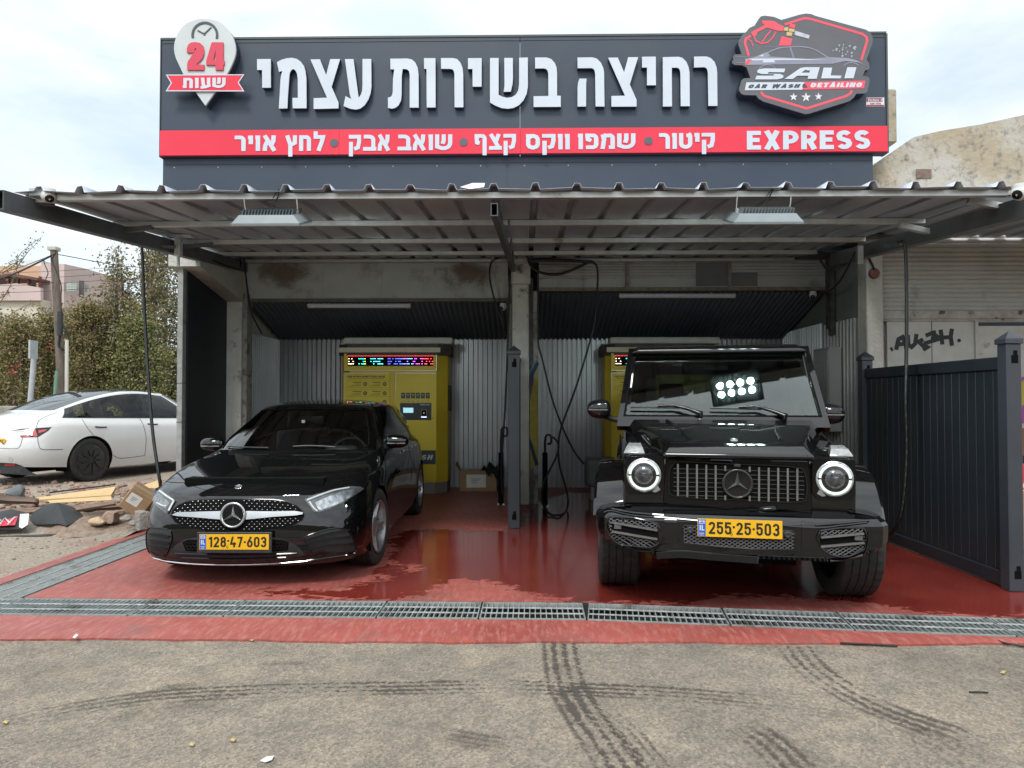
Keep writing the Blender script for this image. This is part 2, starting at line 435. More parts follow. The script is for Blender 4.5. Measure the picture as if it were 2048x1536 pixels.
    g['\u05e7'] = (0.62, [[(0.0, T1), (0.62 - h, T1), (0.62 - h, 0.55), (0.56 - h, 0.2), (0.28, B)], [(h + 0.01, 0.56), (h + 0.01, -0.34)]])                     # qof
    g['\u05e8'] = (0.52, [[(0.0, T1), (0.24, T1)] + arc(0.26, T1 - 0.22, 0.26 - h, 90, 0, 5, 0.22) + [(0.52 - h, 0)]])                                        # resh
    g['\u05e9'] = (0.72, [[(h, 1), (h, 0.22), (0.3, B)] + arc(0.36, B + 0.34, 0.36 - h, -80, 0, 6, 0.34) + [(0.72 - h, 1)], [(0.36, 1), (0.36, 0.62), (0.32, 0.40)]])  # shin
    g['\u05ea'] = (0.64, [[(0.02, B), (0.10, B + 0.02), (0.16, 0.14), (0.17, T1)], [(0.05, T1), (0.38, T1)] + arc(0.40, T1 - 0.2, 0.24 - h, 90, 0, 5, 0.2) + [(0.64 - h, 0)]])  # tav
    g['\u05df'] = (0.26, [[(0.0, T1), (0.26 - h, T1)], [(0.26 - h, 1), (0.26 - h, -0.3)]])
    for ch in list(g):
        if '\u05d0' <= ch <= '\u05ea':
            k = 1.12 if ch in '\u05d5\u05d9\u05df' else 1.52 if ch == '\u05e9' else 1.28
            w_, ls = g[ch]; g[ch] = (h + (w_ - 2 * h) * k + h, [[(h + (x - h) * k if x > h else x, z) for x, z in l] for l in ls])
    g[' '] = (0.32, [])
    return g
_GC = {}
def text_polys(s, x0, z0, height, width=None, t=0.18, gap=0.14, slant=0.0, sx=1.0):
    """polygons of a line of lettering, left to right as it is seen, its ink box at (x0, z0); width: fit to it"""
    if t not in _GC: _GC[t] = _glyphs(t)
    gl = _GC[t]
    tot = sum(gl[ch][0] for ch in s) + gap * (len(s) - 1)
    k = (width / (tot * height)) if width else sx
    x = 0.0; chars = []
    for ch in s:
        wd, lines = gl[ch]
        polys = []
        for ln in lines:
            st = stroke(ln, t)
            for p in st:
                polys.append([(x0 + (x + a + slant * b) * height * k, z0 + b * height) for a, b in p])
        chars.append(polys)
        x += wd + gap
    return chars
# ============================================================ GROUND
def asphalt_mat():
    m = bpy.data.materials.new('asphalt'); m.use_nodes = True; nt = m.node_tree; L = nt.links; b = nt.nodes['Principled BSDF']
    tc = _n(nt, 'ShaderNodeTexCoord')
    def noise(sc, det=4, ro=0.6, dist=0.0):
        n = _n(nt, 'ShaderNodeTexNoise', Scale=sc, Detail=det, Roughness=ro, Distortion=dist); L.new(tc.outputs['Object'], n.inputs['Vector']); return n.outputs['Fac']
    def ramp(src, a, b_, ca, cb):
        r = _n(nt, 'ShaderNodeValToRGB'); r.color_ramp.elements[0].position = a; r.color_ramp.elements[1].position = b_
        r.color_ramp.elements[0].color = (*ca, 1); r.color_ramp.elements[1].color = (*cb, 1); L.new(src, r.inputs['Fac']); return r.outputs['Color']
    def mix(a, c, fac=None, blend='MIX', f=1.0):
        x = _n(nt, 'ShaderNodeMix', data_type='RGBA', blend_type=blend); x.inputs['Factor'].default_value = f
        L.new(a, x.inputs['A']); L.new(c, x.inputs['B'])
        if fac is not None: L.new(fac, x.inputs['Factor'])
        return x.outputs['Result']
    big = ramp(noise(0.9, 6, 0.6, 0.4), 0.32, 0.7, (0.166, 0.140, 0.118), (0.252, 0.209, 0.168))
    mid = ramp(noise(4.5, 6, 0.7), 0.3, 0.7, (0.74, 0.74, 0.76), (1.22, 1.20, 1.16))
    col = mix(big, mid, blend='MULTIPLY')
    vor = _n(nt, 'ShaderNodeTexVoronoi', Scale=80.0); L.new(tc.outputs['Object'], vor.inputs['Vector'])
    peb = ramp(vor.outputs['Color'], 0.15, 0.95, (0.58, 0.57, 0.57), (1.48, 1.45, 1.38))
    col = mix(col, peb, blend='MULTIPLY', f=0.72)
    fine = ramp(noise(130, 3), 0.25, 0.75, (0.72, 0.76, 0.76), (1.22, 1.22, 1.2))
    col = mix(col, fine, blend='MULTIPLY')
    # ochre dust and a few dark oil smudges
    dust = ramp(noise(1.7, 8, 0.7, 0.8), 0.56, 0.72, (0, 0, 0), (1, 1, 1))
    och = _n(nt, 'ShaderNodeRGB'); och.outputs[0].default_value = (0.36, 0.27, 0.16, 1)
    x = _n(nt, 'ShaderNodeMix', data_type='RGBA'); L.new(col, x.inputs['A']); L.new(och.outputs[0], x.inputs['B'])
    mf = _n(nt, 'ShaderNodeMath', operation='MULTIPLY'); mf.inputs[1].default_value = 0.35; L.new(dust, mf.inputs[0]); L.new(mf.outputs[0], x.inputs['Factor'])
    oil = ramp(noise(2.6, 5, 0.6, 1.2), 0.66, 0.74, (0, 0, 0), (1, 1, 1))
    drk = _n(nt, 'ShaderNodeRGB'); drk.outputs[0].default_value = (0.07, 0.063, 0.055, 1)
    y = _n(nt, 'ShaderNodeMix', data_type='RGBA'); L.new(x.outputs['Result'], y.inputs['A']); L.new(drk.outputs[0], y.inputs['B'])
    mg = _n(nt, 'ShaderNodeMath', operation='MULTIPLY'); mg.inputs[1].default_value = 0.4; L.new(oil, mg.inputs[0]); L.new(mg.outputs[0], y.inputs['Factor'])
    L.new(y.outputs['Result'], b.inputs['Base Color'])
    b.inputs['Roughness'].default_value = 0.88
    bp = _n(nt, 'ShaderNodeBump', Strength=0.9, Distance=0.006); L.new(vor.outputs['Distance'], bp.inputs['Height'])
    bp2 = _n(nt, 'ShaderNodeBump', Strength=0.5, Distance=0.02); L.new(noise(30, 5), bp2.inputs['Height']); L.new(bp.outputs['Normal'], bp2.inputs['Normal'])
    L.new(bp2.outputs['Normal'], b.inputs['Normal'])
    return m
M_ASPH = asphalt_mat()

AZ = -0.02                                         # the yard lies a little below the wash floor
mb = MB(); mb.add([(-400, -400, -0.16), (400, -400, -0.16), (400, 400, -0.16), (-400, 400, -0.16)], [(0, 1, 2, 3)])
struct(mb.build('ground', pm('bare_earth', (0.20, 0.16, 0.12), (0.30, 0.25, 0.19), scale=0.8, rough=0.95)))

def apron_edge(x): return 4.32 + 0.018 * max(0, x - 0.5) ** 1.6 * 0.4 + 0.014 * math.sin(x * 2.1) + 0.007 * math.sin(x * 7.3 + 1) + 0.004 * math.sin(x * 19)
# yard: a strip mesh whose far side follows the broken edge of the red apron
mb = MB(); xs = [-40 + 0.25 * i for i in range(145)] + [-3.9 + 0.03 * i for i in range(281)] + [4.6 + 0.4 * i for i in range(90)]
xs = sorted(set(round(x, 3) for x in xs))
vs = []
for x in xs:
    vs += [(x, -7, AZ), (x, apron_edge(x) if -4.25 < x < 4.6 else 4.34, AZ)]
mb.add(vs, [(2 * i, 2 * i + 2, 2 * i + 3, 2 * i + 1) for i in range(len(xs) - 1)])
struct(mb.build('asphalt_yard', M_ASPH, fix=False))

# left lot: dirt and gravel rising to where the white car stands; the right side of the lot is the brown strip beyond the fence
def lot_z(x, y):
    t = min(max((y - 6.6) / 3.4, 0), 1); t = t * t * (3 - 2 * t)
    z = -0.022 + 0.19 * t * (1 if x < 0 else 0.1)
    return z + 0.012 * math.sin(x * 3.1 + y) * t + 0.009 * math.sin(x * 7 - y * 5)
def lot(name, x0, x1, y0, y1, st, m):
    mb = MB(); nx, ny = int((x1 - x0) / st) + 1, int((y1 - y0) / st) + 1
    vs = [(x0 + (x1 - x0) * i / (nx - 1), y0 + (y1 - y0) * j / (ny - 1)) for j in range(ny) for i in range(nx)]
    mb.add([(x, y, lot_z(x, y)) for x, y in vs], [(j * nx + i, j * nx + i + 1, (j + 1) * nx + i + 1, (j + 1) * nx + i) for j in range(ny - 1) for i in range(nx - 1)])
    return struct(mb.build(name, m, smooth=60, fix=False))
M_GRAV = pm('gravel_dirt', (0.23, 0.19, 0.15), (0.36, 0.31, 0.25), scale=38, lo=0.38, hi=0.62, rough=0.95, bump=1.0, bscale=55, c3=(0.24, 0.13, 0.10), s3=1.1, lo3=0.5, hi3=0.75)
lot('gravel_lot', -34, -4.12, 4.34, 40, 0.3, M_GRAV)
lot('dirt_strip', 3.82, 30, 4.34, 9.3, 0.3, pm('brown_dirt', (0.14, 0.10, 0.075), (0.24, 0.18, 0.13), scale=14, rough=0.95, bump=0.8, bscale=40))

# ------------------------------------------------------------ wash floor with wet patches (wetness is an attribute of the floor itself)
def pip(x, y, poly):
    c = False; n = len(poly); j = n - 1
    for i in range(n):
        xi, yi = poly[i]; xj, yj = poly[j]
        if (yi > y) != (yj > y) and x < (xj - xi) * (y - yi) / (yj - yi) + xi: c = not c
        j = i
    return c
def pdist(x, y, poly):
    d = 1e9; n = len(poly)
    for i in range(n):
        x1, y1 = poly[i]; x2, y2 = poly[(i + 1) % n]
        dx, dy = x2 - x1, y2 - y1; l = dx * dx + dy * dy
        t = 0 if l == 0 else max(0, min(1, ((x - x1) * dx + (y - y1) * dy) / l))
        d = min(d, math.hypot(x - x1 - t * dx, y - y1 - t * dy))
    return d if pip(x, y, poly) else -d
gp = lambda pts: [(G(a, b).x, G(a, b).y) for a, b in pts]
WET = [gp([(500, 1184), (600, 1192), (690, 1197), (760, 1199), (850, 1188), (885, 1166), (925, 1157), (985, 1163), (1040, 1180), (1090, 1190), (1105, 1199), (1180, 1203), (1290, 1206),
           (1380, 1208), (1420, 1196), (1500, 1190), (1600, 1196), (1730, 1206), (1850, 1222), (2100, 1240), (2150, 1180), (1900, 1090), (1760, 1030), (1400, 1000), (1140, 985), (1060, 1010), (1030, 1058), (960, 1064), (880, 1058), (800, 1062), (770, 1085),
           (800, 1098), (770, 1112), (790, 1126), (750, 1140), (770, 1160), (720, 1165), (690, 1180), (600, 1180)])]
DRYI = [gp([(815, 1133), (845, 1128), (850, 1140), (820, 1144)])]
FX0, FX1, FY0, FY1 = -3.60, 3.9, 4.78, 11.9
def front_y(x): return lerp(5.175, 5.125, (x + 3.6) / 4.0) if x < 0.4 else 5.125 - 0.113 * (x - 0.4)
ny, nx = 180, 190
vs, wet = [], []
for j in range(ny + 1):
    for i in range(nx + 1):
        x = lerp(FX0, FX1, i / nx); y0 = front_y(x); y = y0 + (FY1 - y0) * (j / ny) ** 1.35
        vs.append((x, y, 0.0))
        d = max(pdist(x, y, p) for p in WET)
        d = min(d, -max(pdist(x, y, p) for p in DRYI))
        wet.append(max(-0.5, min(0.5, d)) + 0.5)
me = bpy.data.meshes.new('wash_floor')
me.from_pydata(vs, [], [(j * (nx + 1) + i, j * (nx + 1) + i + 1, (j + 1) * (nx + 1) + i + 1, (j + 1) * (nx + 1) + i) for j in range(ny) for i in range(nx)])
at = me.attributes.new('wet', 'FLOAT', 'POINT'); at.data.foreach_set('value', wet)
def red_mat(name, use_wet, tone=1.0):
    m = bpy.data.materials.new(name); m.use_nodes = True; nt = m.node_tree; L = nt.links; b = nt.nodes['Principled BSDF']
    tc = _n(nt, 'ShaderNodeTexCoord')
    def noise(sc, det=5, ro=0.6, dist=0.0, st=(1, 1, 1), rot=0):
        mp = _n(nt, 'ShaderNodeMapping'); mp.inputs['Scale'].default_value = st; mp.inputs['Rotation'].default_value = (0, 0, rot); L.new(tc.outputs['Object'], mp.inputs['Vector'])
        n = _n(nt, 'ShaderNodeTexNoise', Scale=sc, Detail=det, Roughness=ro, Distortion=dist); L.new(mp.outputs['Vector'], n.inputs['Vector']); return n.outputs['Fac']
    def ramp(src, a, b_, ca, cb):
        r = _n(nt, 'ShaderNodeValToRGB'); r.color_ramp.elements[0].position = a; r.color_ramp.elements[1].position = b_
        r.color_ramp.elements[0].color = (*ca, 1); r.color_ramp.elements[1].color = (*cb, 1); L.new(src, r.inputs['Fac']); return r.outputs['Color']
    def mixc(a, c, f):
        x = _n(nt, 'ShaderNodeMix', data_type='RGBA'); L.new(a, x.inputs['A'])
        if isinstance(c, tuple): x.inputs['B'].default_value = (*c, 1)
        else: L.new(c, x.inputs['B'])
        L.new(f, x.inputs['Factor']); return x.outputs['Result']
    def mul(a, k):
        q = _n(nt, 'ShaderNodeMath', operation='MULTIPLY'); L.new(a, q.inputs[0]); q.inputs[1].default_value = k; return q.outputs[0]
    t = tone
    dry = ramp(noise(1.3, 7, 0.65, 0.5), 0.3, 0.72, (0.215 * t, 0.044 * t, 0.035 * t), (0.33 * t, 0.082 * t, 0.066 * t))
    brush = ramp(noise(6, 7, 0.75, 0.3, (5, 1, 1), 0.35), 0.48, 0.66, (0, 0, 0), (1, 1, 1))
    dry = mixc(dry, (0.38 * t, 0.17 * t, 0.14 * t), mul(brush, 0.7))
    orange = ramp(noise(3.1, 7, 0.7, 1.0), 0.60, 0.72, (0, 0, 0), (1, 1, 1))
    dry = mixc(dry, (0.40 * t, 0.085 * t, 0.045 * t), mul(orange, 0.8))
    soot = ramp(noise(1.9, 8, 0.7, 0.7), 0.54, 0.74, (0, 0, 0), (1, 1, 1))
    dry = mixc(dry, (0.15, 0.085, 0.075), mul(soot, 0.75))
    scr = ramp(noise(11, 7, 0.75, 0.4, (1.5, 0.35, 1), -0.5), 0.62, 0.68, (0, 0, 0), (1, 1, 1))
    dry = mixc(dry, (0.17, 0.05, 0.045), mul(scr, 0.6))
    if use_wet:
        a = _n(nt, 'ShaderNodeAttribute', attribute_name='wet')
        q = _n(nt, 'ShaderNodeMath', operation='ADD'); L.new(a.outputs['Fac'], q.inputs[0])
        e = _n(nt, 'ShaderNodeMapRange'); e.inputs['To Min'].default_value = -0.42; e.inputs['To Max'].default_value = 0.42
        L.new(noise(5.5, 10, 0.72, 0.8, (1, 1.6, 1)), e.inputs['Value']); L.new(e.outputs['Result'], q.inputs[1])
        s = _n(nt, 'ShaderNodeMapRange', interpolation_type='SMOOTHSTEP'); s.inputs['From Min'].default_value = 0.47; s.inputs['From Max'].default_value = 0.53
        L.new(q.outputs[0], s.inputs['Value']); wetf = s.outputs['Result']
        wcol = ramp(noise(1.8, 6), 0.3, 0.7, (0.115, 0.014, 0.011), (0.175, 0.026, 0.019))
        gr = ramp(noise(2.3, 6, 0.7, 0.4), 0.60, 0.70, (0, 0, 0), (1, 1, 1)); wcol = mixc(wcol, (0.085, 0.05, 0.035), mul(gr, 0.7))
        foam = ramp(noise(75, 3, 0.6), 0.70, 0.73, (0, 0, 0), (1, 1, 1)); fm = ramp(noise(1.6, 3), 0.46, 0.6, (0, 0, 0), (1, 1, 1))
        fq = _n(nt, 'ShaderNodeMath', operation='MULTIPLY'); L.new(foam, fq.inputs[0]); L.new(fm, fq.inputs[1])
        wcol = mixc(wcol, (0.55, 0.45, 0.42), mul(fq.outputs[0], 0.8))
        L.new(mixc(dry, wcol, wetf), b.inputs['Base Color'])
        r = _n(nt, 'ShaderNodeMapRange'); r.inputs['To Min'].default_value = 0.55; r.inputs['To Max'].default_value = 0.12; L.new(wetf, r.inputs['Value'])
        L.new(r.outputs['Result'], b.inputs['Roughness'])
        bs = _n(nt, 'ShaderNodeMapRange'); bs.inputs['To Min'].default_value = 0.45; bs.inputs['To Max'].default_value = 0.09; L.new(wetf, bs.inputs['Value'])
        bp = _n(nt, 'ShaderNodeBump', Distance=0.006); L.new(bs.outputs['Result'], bp.inputs['Strength'])
    else:
        L.new(dry, b.inputs['Base Color']); b.inputs['Roughness'].default_value = 0.5
        bp = _n(nt, 'ShaderNodeBump', Distance=0.008, Strength=0.5)
    L.new(noise(9, 7, 0.65), bp.inputs['Height']); L.new(bp.outputs['Normal'], b.inputs['Normal'])
    return m
struct(link('wash_floor', me, red_mat('red_floor_paint', True)))

# red apron in front of the drain and red strip outside the left drain: real thickness, ragged front edge
M_RED = red_mat('red_apron_paint', False, 1.03)
mb = MB(); xs = [-4.25 + 0.03 * i for i in range(int(8.85 / 0.03) + 1)]
def drain_front(x): return front_y(x) - 0.40
vs = []
for x in xs:
    e = apron_edge(x); f = drain_front(x)
    vs += [(x, e, -0.05), (x, e + 0.004 * math.sin(31 * x), -0.008), (x, lerp(e, f, 0.35), 0.002), (x, f - 0.012, 0.0), (x, f - 0.012, -0.14)]
mb.add(vs, [(5 * i + k, 5 * i + 5 + k, 5 * i + 6 + k, 5 * i + 1 + k) for i in range(len(xs) - 1) for k in range(4)])
struct(mb.build('red_apron', M_RED, smooth=50))
LDX0, LDX1 = -4.02, -3.62                       # left drain, along Y
mb = MB(); mb.box(-4.17, LDX0 - 0.01, 4.95, 11, -0.14, 0.004); struct(mb.build('red_strip', M_RED))
# trenches
M_TR = pm('wet_concrete_trench', (0.02, 0.024, 0.022), (0.055, 0.065, 0.06), scale=7, rough=0.35)
mb = MB()
for x0, x1 in [(-4.25 + 0.22 * i, -4.25 + 0.22 * (i + 1)) for i in range(40)]:
    a0, a1, b0, b1 = drain_front(x0) - 0.012, drain_front(x1) - 0.012, front_y(x0), front_y(x1)
    mb.add([(x0, a0, -0.13), (x1, a1, -0.13), (x1, b1, -0.13), (x0, b0, -0.13)], [(0, 1, 2, 3)])
    mb.add([(x0, b0, -0.13), (x1, b1, -0.13), (x1, b1, -0.001), (x0, b0, -0.001)], [(0, 1, 2, 3)])
mb.add([(LDX0 - 0.01, 5.1, -0.128), (FX0, 5.1, -0.128), (FX0, 11, -0.128), (LDX0 - 0.01, 11, -0.128)], [(0, 1, 2, 3)])
mb.add([(FX0, 5.17, -0.128), (FX0, 11, -0.128), (FX0, 11, -0.001), (FX0, 5.17, -0.001)], [(0, 1, 2, 3)])
struct(mb.build('drain_trench', M_TR, fix=False))

# gratings: one thing per panel, frame > bearing bars
M_GALV = pm('galvanised_steel', (0.50, 0.52, 0.52), (0.68, 0.69, 0.68), scale=22, rough=0.38, rough2=0.6, metal=0.5, c3=(0.22, 0.25, 0.22), s3=5, lo3=0.5, hi3=0.7)
M_XB = pm('dull_grating_bar', (0.30, 0.325, 0.32), (0.42, 0.445, 0.435), scale=18, rough=0.5, metal=0.4, c3=(0.12, 0.11, 0.09), s3=4, lo3=0.55, hi3=0.7)
def grating(name, a, b, width, label, skew, cb=0.034, rust=False):
    """panel from a to b (centre line, xy), closely spaced cross bars and two long bars"""
    a, b = Vector((a[0], a[1])), Vector((b[0], b[1])); d = b - a; Ln = d.length; d.normalize(); q = Vector((-d.y, d.x))
    c = (a + b) / 2
    t = thing(name, label, 'drain grating', (c.x, c.y, 0), group='steel gratings over the drains')
    M = Matrix(((d.x, q.x, 0, a.x), (d.y, q.y, 0, a.y), (0, 0, 1, 0), (0, 0, 0, 1)))
    fr = MB()
    for y0, y1 in ((-width / 2, -width / 2 + 0.006), (width / 2 - 0.006, width / 2)): fr.box(0.004, Ln - 0.004, y0, y1, -0.04, 0.004, M=M)
    for x0 in (0.004, Ln - 0.010): fr.box(x0, x0 + 0.006, -width / 2 + 0.006, width / 2 - 0.006, -0.04, 0.003, M=M)
    fr.build('frame', M_XB, t)
    lb = MB()
    for f in (-1 / 6, 1 / 6): lb.box(0.01, Ln - 0.01, f * width - 0.0028, f * width + 0.0028, -0.004, 0.004, M=M)
    lb.build('long_bar', M_GALV, t)
    n = int(Ln / cb); x = MB()
    for i in range(1, n):
        xx = Ln * i / n; x.box(xx - 0.0030, xx + 0.0030, -width / 2 + 0.006, width / 2 - 0.006, -0.030, 0.001, M=M)
    x.build('cross_bar', M_XB, t)
def fd(x): return (x, front_y(x) - 0.206)
joints = [-3.58, -2.62, -1.98, -0.97, -0.30, 0.405, 1.32, 2.06, 2.98, 3.86]
desc = ['leftmost grating of the front drain, at the corner with the side drain', 'front drain grating straight before the front bumper of the black hatchback', 'front drain grating beside the right front wheel of the hatchback',
        'front drain grating before the dry edge left of the puddle', 'front drain grating before the middle of the red puddle', 'front drain grating starting at the rusty joint in the middle', 'front drain grating before the left front wheel of the off-roader',
        'front drain grating under the front bumper of the off-roader', 'front drain grating before the right front wheel of the off-roader', 'front drain grating nearest the corner post of the black fence']
pts = [-4.0] + joints
for i in range(len(pts) - 1):
    g = 0.018 if abs(pts[i] - 0.405) < 0.01 else 0.003
    grating('drain_grating', fd(pts[i] + g), fd(pts[i + 1] - 0.003), 0.37, desc[i], 0, cb=0.036)
grating('drain_grating', fd(3.865), fd(4.5), 0.37, 'rightmost grating of the front drain at the edge of the photo', 0)
ys = [5.12, 6.1, 7.1, 8.1, 9.1]
dl = ['side drain grating at the front left corner of the wash floor', 'side drain grating beside the cracked edge left of the hatchback', 'side drain grating next to the front wheel of the hatchback', 'side drain grating half hidden behind the hatchback bumper']
for i in range(4):
    grating('drain_grating', (-3.815, ys[i] + 0.003), (-3.815, ys[i + 1] - 0.003), 0.385, dl[i], 0, cb=0.036)

# tyre tracks on the asphalt: thin sheets following the wheel paths
def track_mat(name, dark, strength):
    m = bpy.data.materials.new(name); m.use_nodes = True; nt = m.node_tree; L = nt.links; b = nt.nodes['Principled BSDF']
    b.inputs['Base Color'].default_value = (*dark, 1); b.inputs['Roughness'].default_value = 0.9
    uv = _n(nt, 'ShaderNodeUVMap'); sp = _n(nt, 'ShaderNodeSeparateXYZ'); L.new(uv.outputs['UV'], sp.inputs['Vector'])
    tc = _n(nt, 'ShaderNodeTexCoord')
    def mth(op, a, b_=None, c=None):
        q = _n(nt, 'ShaderNodeMath', operation=op)
        for i, s in enumerate((a, b_, c)):
            if s is None: continue
            if isinstance(s, (int, float)): q.inputs[i].default_value = s
            else: L.new(s, q.inputs[i])
        return q.outputs[0]
    u, v = sp.outputs['X'], sp.outputs['Y']
    rib = mth('SINE', mth('MULTIPLY', v, 2 * PI * 4.0)); rib = mth('MULTIPLY_ADD', rib, 0.5, 0.42)
    blk = mth('SINE', mth('ADD', mth('MULTIPLY', u, 95.0), mth('MULTIPLY', mth('SINE', mth('MULTIPLY', v, 19.0)), 1.6))); blk = mth('MULTIPLY_ADD', blk, 0.17, 0.62)
    n = _n(nt, 'ShaderNodeTexNoise', Scale=48.0, Detail=6.0, Roughness=0.75); L.new(tc.outputs['Object'], n.inputs['Vector'])
    n2 = _n(nt, 'ShaderNodeTexNoise', Scale=2.3, Detail=4.0); L.new(tc.outputs['Object'], n2.inputs['Vector'])
    f = mth('MULTIPLY', mth('MULTIPLY', rib, blk), 1.0)
    f = mth('ADD', f, mth('MULTIPLY_ADD', n.outputs['Fac'], 3.2, -1.6))
    f = mth('ADD', f, mth('MULTIPLY_ADD', n2.outputs['Fac'], 2.0, -1.10))
    edge = mth('MULTIPLY', mth('MULTIPLY', v, mth('SUBTRACT', 1.0, v)), 9.0); edge = mth('MINIMUM', edge, 1.0)
    cd = _n(nt, 'ShaderNodeAttribute', attribute_name='fade')
    s = _n(nt, 'ShaderNodeMapRange', interpolation_type='SMOOTHSTEP'); s.inputs['From Min'].default_value = 0.10; s.inputs['From Max'].default_value = 0.62; L.new(f, s.inputs['Value'])
    a = mth('MULTIPLY', mth('MULTIPLY', s.outputs['Result'], edge), mth('MULTIPLY', cd.outputs['Fac'], strength * 0.88))
    L.new(a, b.inputs['Alpha'])
    return m
def track(pts, w0, strength=0.8, fade=(1, 1), dark=(0.060, 0.050, 0.042)):
    P = smooth_path([(G(a, b, AZ).x, G(a, b, AZ).y, 0) for a, b in pts], 10)
    me = bpy.data.meshes.new('tyre_track'); vs, fs, us, fd_ = [], [], [], []
    l = 0; cum = [0]
    for i in range(1, len(P)): l += (P[i] - P[i - 1]).length; cum.append(l)
    NV = 4
    for i, p in enumerate(P):
        d = (P[min(i + 1, len(P) - 1)] - P[max(i - 1, 0)]).normalized(); q = Vector((-d.y, d.x, 0))
        for k in range(NV + 1):
            s = k / NV; c = p + q * (s - 0.5) * w0; vs.append((c.x, c.y, AZ + track.z)); us.append((cum[i], s))
            e = cum[i] / l; fd_.append(lerp(fade[0], 1, min(1, e / 0.25)) * lerp(fade[1], 1, min(1, (1 - e) / 0.25)))
    track.z += 0.0006
    for i in range(len(P) - 1):
        for k in range(NV): a = i * (NV + 1) + k; fs.append((a, a + 1, a + NV + 2, a + NV + 1))
    me.from_pydata(vs, [], fs); uvl = me.uv_layers.new(name='UVMap')
    for lp in me.loops: uvl.data[lp.index].uv = us[lp.vertex_index]
    me.attributes.new('fade', 'FLOAT', 'POINT').data.foreach_set('value', fd_)
    struct(link('tyre_track', me, track_mat('tyre_track_%d' % int(track.z * 1e4), dark, strength)))
track.z = 0.003
track([(-60, 1462), (130, 1420), (330, 1392), (560, 1380), (800, 1375), (1000, 1372), (1160, 1378), (1360, 1388), (1540, 1405), (1720, 1432)], 0.20, 0.85, (0.2, 0.1))
track([(1122, 1286), (1126, 1320), (1140, 1375), (1172, 1430), (1215, 1490), (1260, 1560)], 0.24, 1.0, (0.9, 1))
track([(1590, 1293), (1625, 1335), (1690, 1380), (1780, 1424), (1900, 1466), (1990, 1500)], 0.24, 0.8, (0.9, 0.3))
track([(1490, 1452), (1545, 1490), (1600, 1545)], 0.22, 0.75, (0.3, 1))
track([(1200, 1420), (1260, 1470), (1330, 1560)], 0.16, 0.7, (0.1, 1))
track([(890, 1470), (960, 1483), (1010, 1490)], 0.16, 0.5, (0.2, 0.2))
track([(200, 1440), (320, 1418), (460, 1400)], 0.13, 0.6, (0.1, 0.1))
track([(520, 1330), (570, 1327), (615, 1329)], 0.06, 0.8, (0.2, 0.2))
track([(315, 1378), (370, 1374), (400, 1370)], 0.07, 0.6, (0.2, 0.2))
track([(30, 1366), (80, 1350), (130, 1335)], 0.10, 0.6, (0.2, 0.2))
track([(1800, 1452), (1900, 1500), (1980, 1560)], 0.2, 0.45, (0.1, 1))
# ============================================================ BUILDING, SIGN, CANOPY
M_ANTH = pm('anthracite_panel', (0.030, 0.043, 0.066), (0.037, 0.051, 0.075), scale=0.9, rough=0.45, spec=0.4, c3=(0.045, 0.055, 0.068), s3=0.7, lo3=0.5, hi3=0.8)
M_ANTH_EDGE = pm('anthracite_trim', (0.055, 0.062, 0.062), rough=0.5)
M_RETURN = pm('dark_letter_return', (0.02, 0.028, 0.045), rough=0.5)
M_WHITE = pm('white_acrylic', (0.47, 0.51, 0.565), (0.51, 0.55, 0.605), scale=3, rough=0.35)
M_BANDRED = pm('sign_red', (0.62, 0.032, 0.060), (0.66, 0.038, 0.068), scale=1.5, rough=0.5, spec=0.3)
M_DOT = pm('sign_grey_dot', (0.075, 0.085, 0.1), rough=0.5)
def corr(p0, u, v, nrm, pitch, amp, shape='sine', thick=0.0, per=8):
    """corrugated sheet: p0 corner, u across the corrugation, v along it"""
    p0, u, v, nrm = Vector(p0), Vector(u), Vector(v), Vector(nrm).normalized()
    Lu = u.length; n = max(1, round(Lu / pitch)); ts = []
    if shape == 'sine':
        for i in range(n * per + 1): ts.append((i / (n * per), amp * math.sin(2 * PI * i / per)))
    elif shape == 'rib':                                          # half-round slats
        for i in range(n):
            for k in range(per): ts.append(((i + k / per) / n, amp * math.sin(PI * k / per) ** 0.7))
        ts.append((1.0, 0.0))
    else:                                                          # trapezoid
        for i in range(n):
            for k, h in ((0.0, -1), (0.50, -1), (0.60, 1), (0.90, 1)): ts.append(((i + k) / n, amp * h))
        ts.append((1.0, -amp))
    mb = MB(); vs = []
    for t, h in ts:
        a = p0 + u * t + nrm * h; vs += [a, a + v]
    m = len(ts); mb.add(vs, [(2 * i, 2 * i + 2, 2 * i + 3, 2 * i + 1) for i in range(m - 1)])
    return mb

# ------------------------------------------------------------ the big sign
YS = 9.2
sx0, sx1 = W(322, 200, YS).x, W(1772, 200, YS).x
sz1, sz0 = W(1048, 74, YS).z, W(1048, 310, YS).z
sign = thing('shop_sign', 'long dark grey shop sign with raised white Hebrew letters and a red band below', 'sign', ((sx0 + sx1) / 2, YS, sz0))
mb = MB(); xm = W(1040, 200, YS).x
mb.box(sx0, xm - 0.002, YS, YS + 0.14, sz0, sz1, 0.004); mb.box(xm + 0.002, sx1, YS, YS + 0.14, sz0, sz1, 0.004)
mb.build('panel', M_ANTH, sign)
mb = MB(); mb.box(sx0 - 0.012, sx0 - 0.001, YS - 0.012, YS + 0.15, sz0, sz1 + 0.012); mb.box(sx0 - 0.012, sx1 + 0.012, YS - 0.008, YS + 0.15, sz1 + 0.002, sz1 + 0.028)
mb.box(sx1 + 0.001, sx1 + 0.024, YS - 0.012, YS + 0.15, sz0, sz1 + 0.001); mb.box(sx0 + 0.0, sx1, YS - 0.006, YS - 0.001, sz1 - 0.045, sz1 - 0.038)
mb.build('edge_trim', M_ANTH_EDGE, sign)
bz1, bz0 = W(1048, 259, YS).z, W(1048, 309, YS).z
mb = MB()
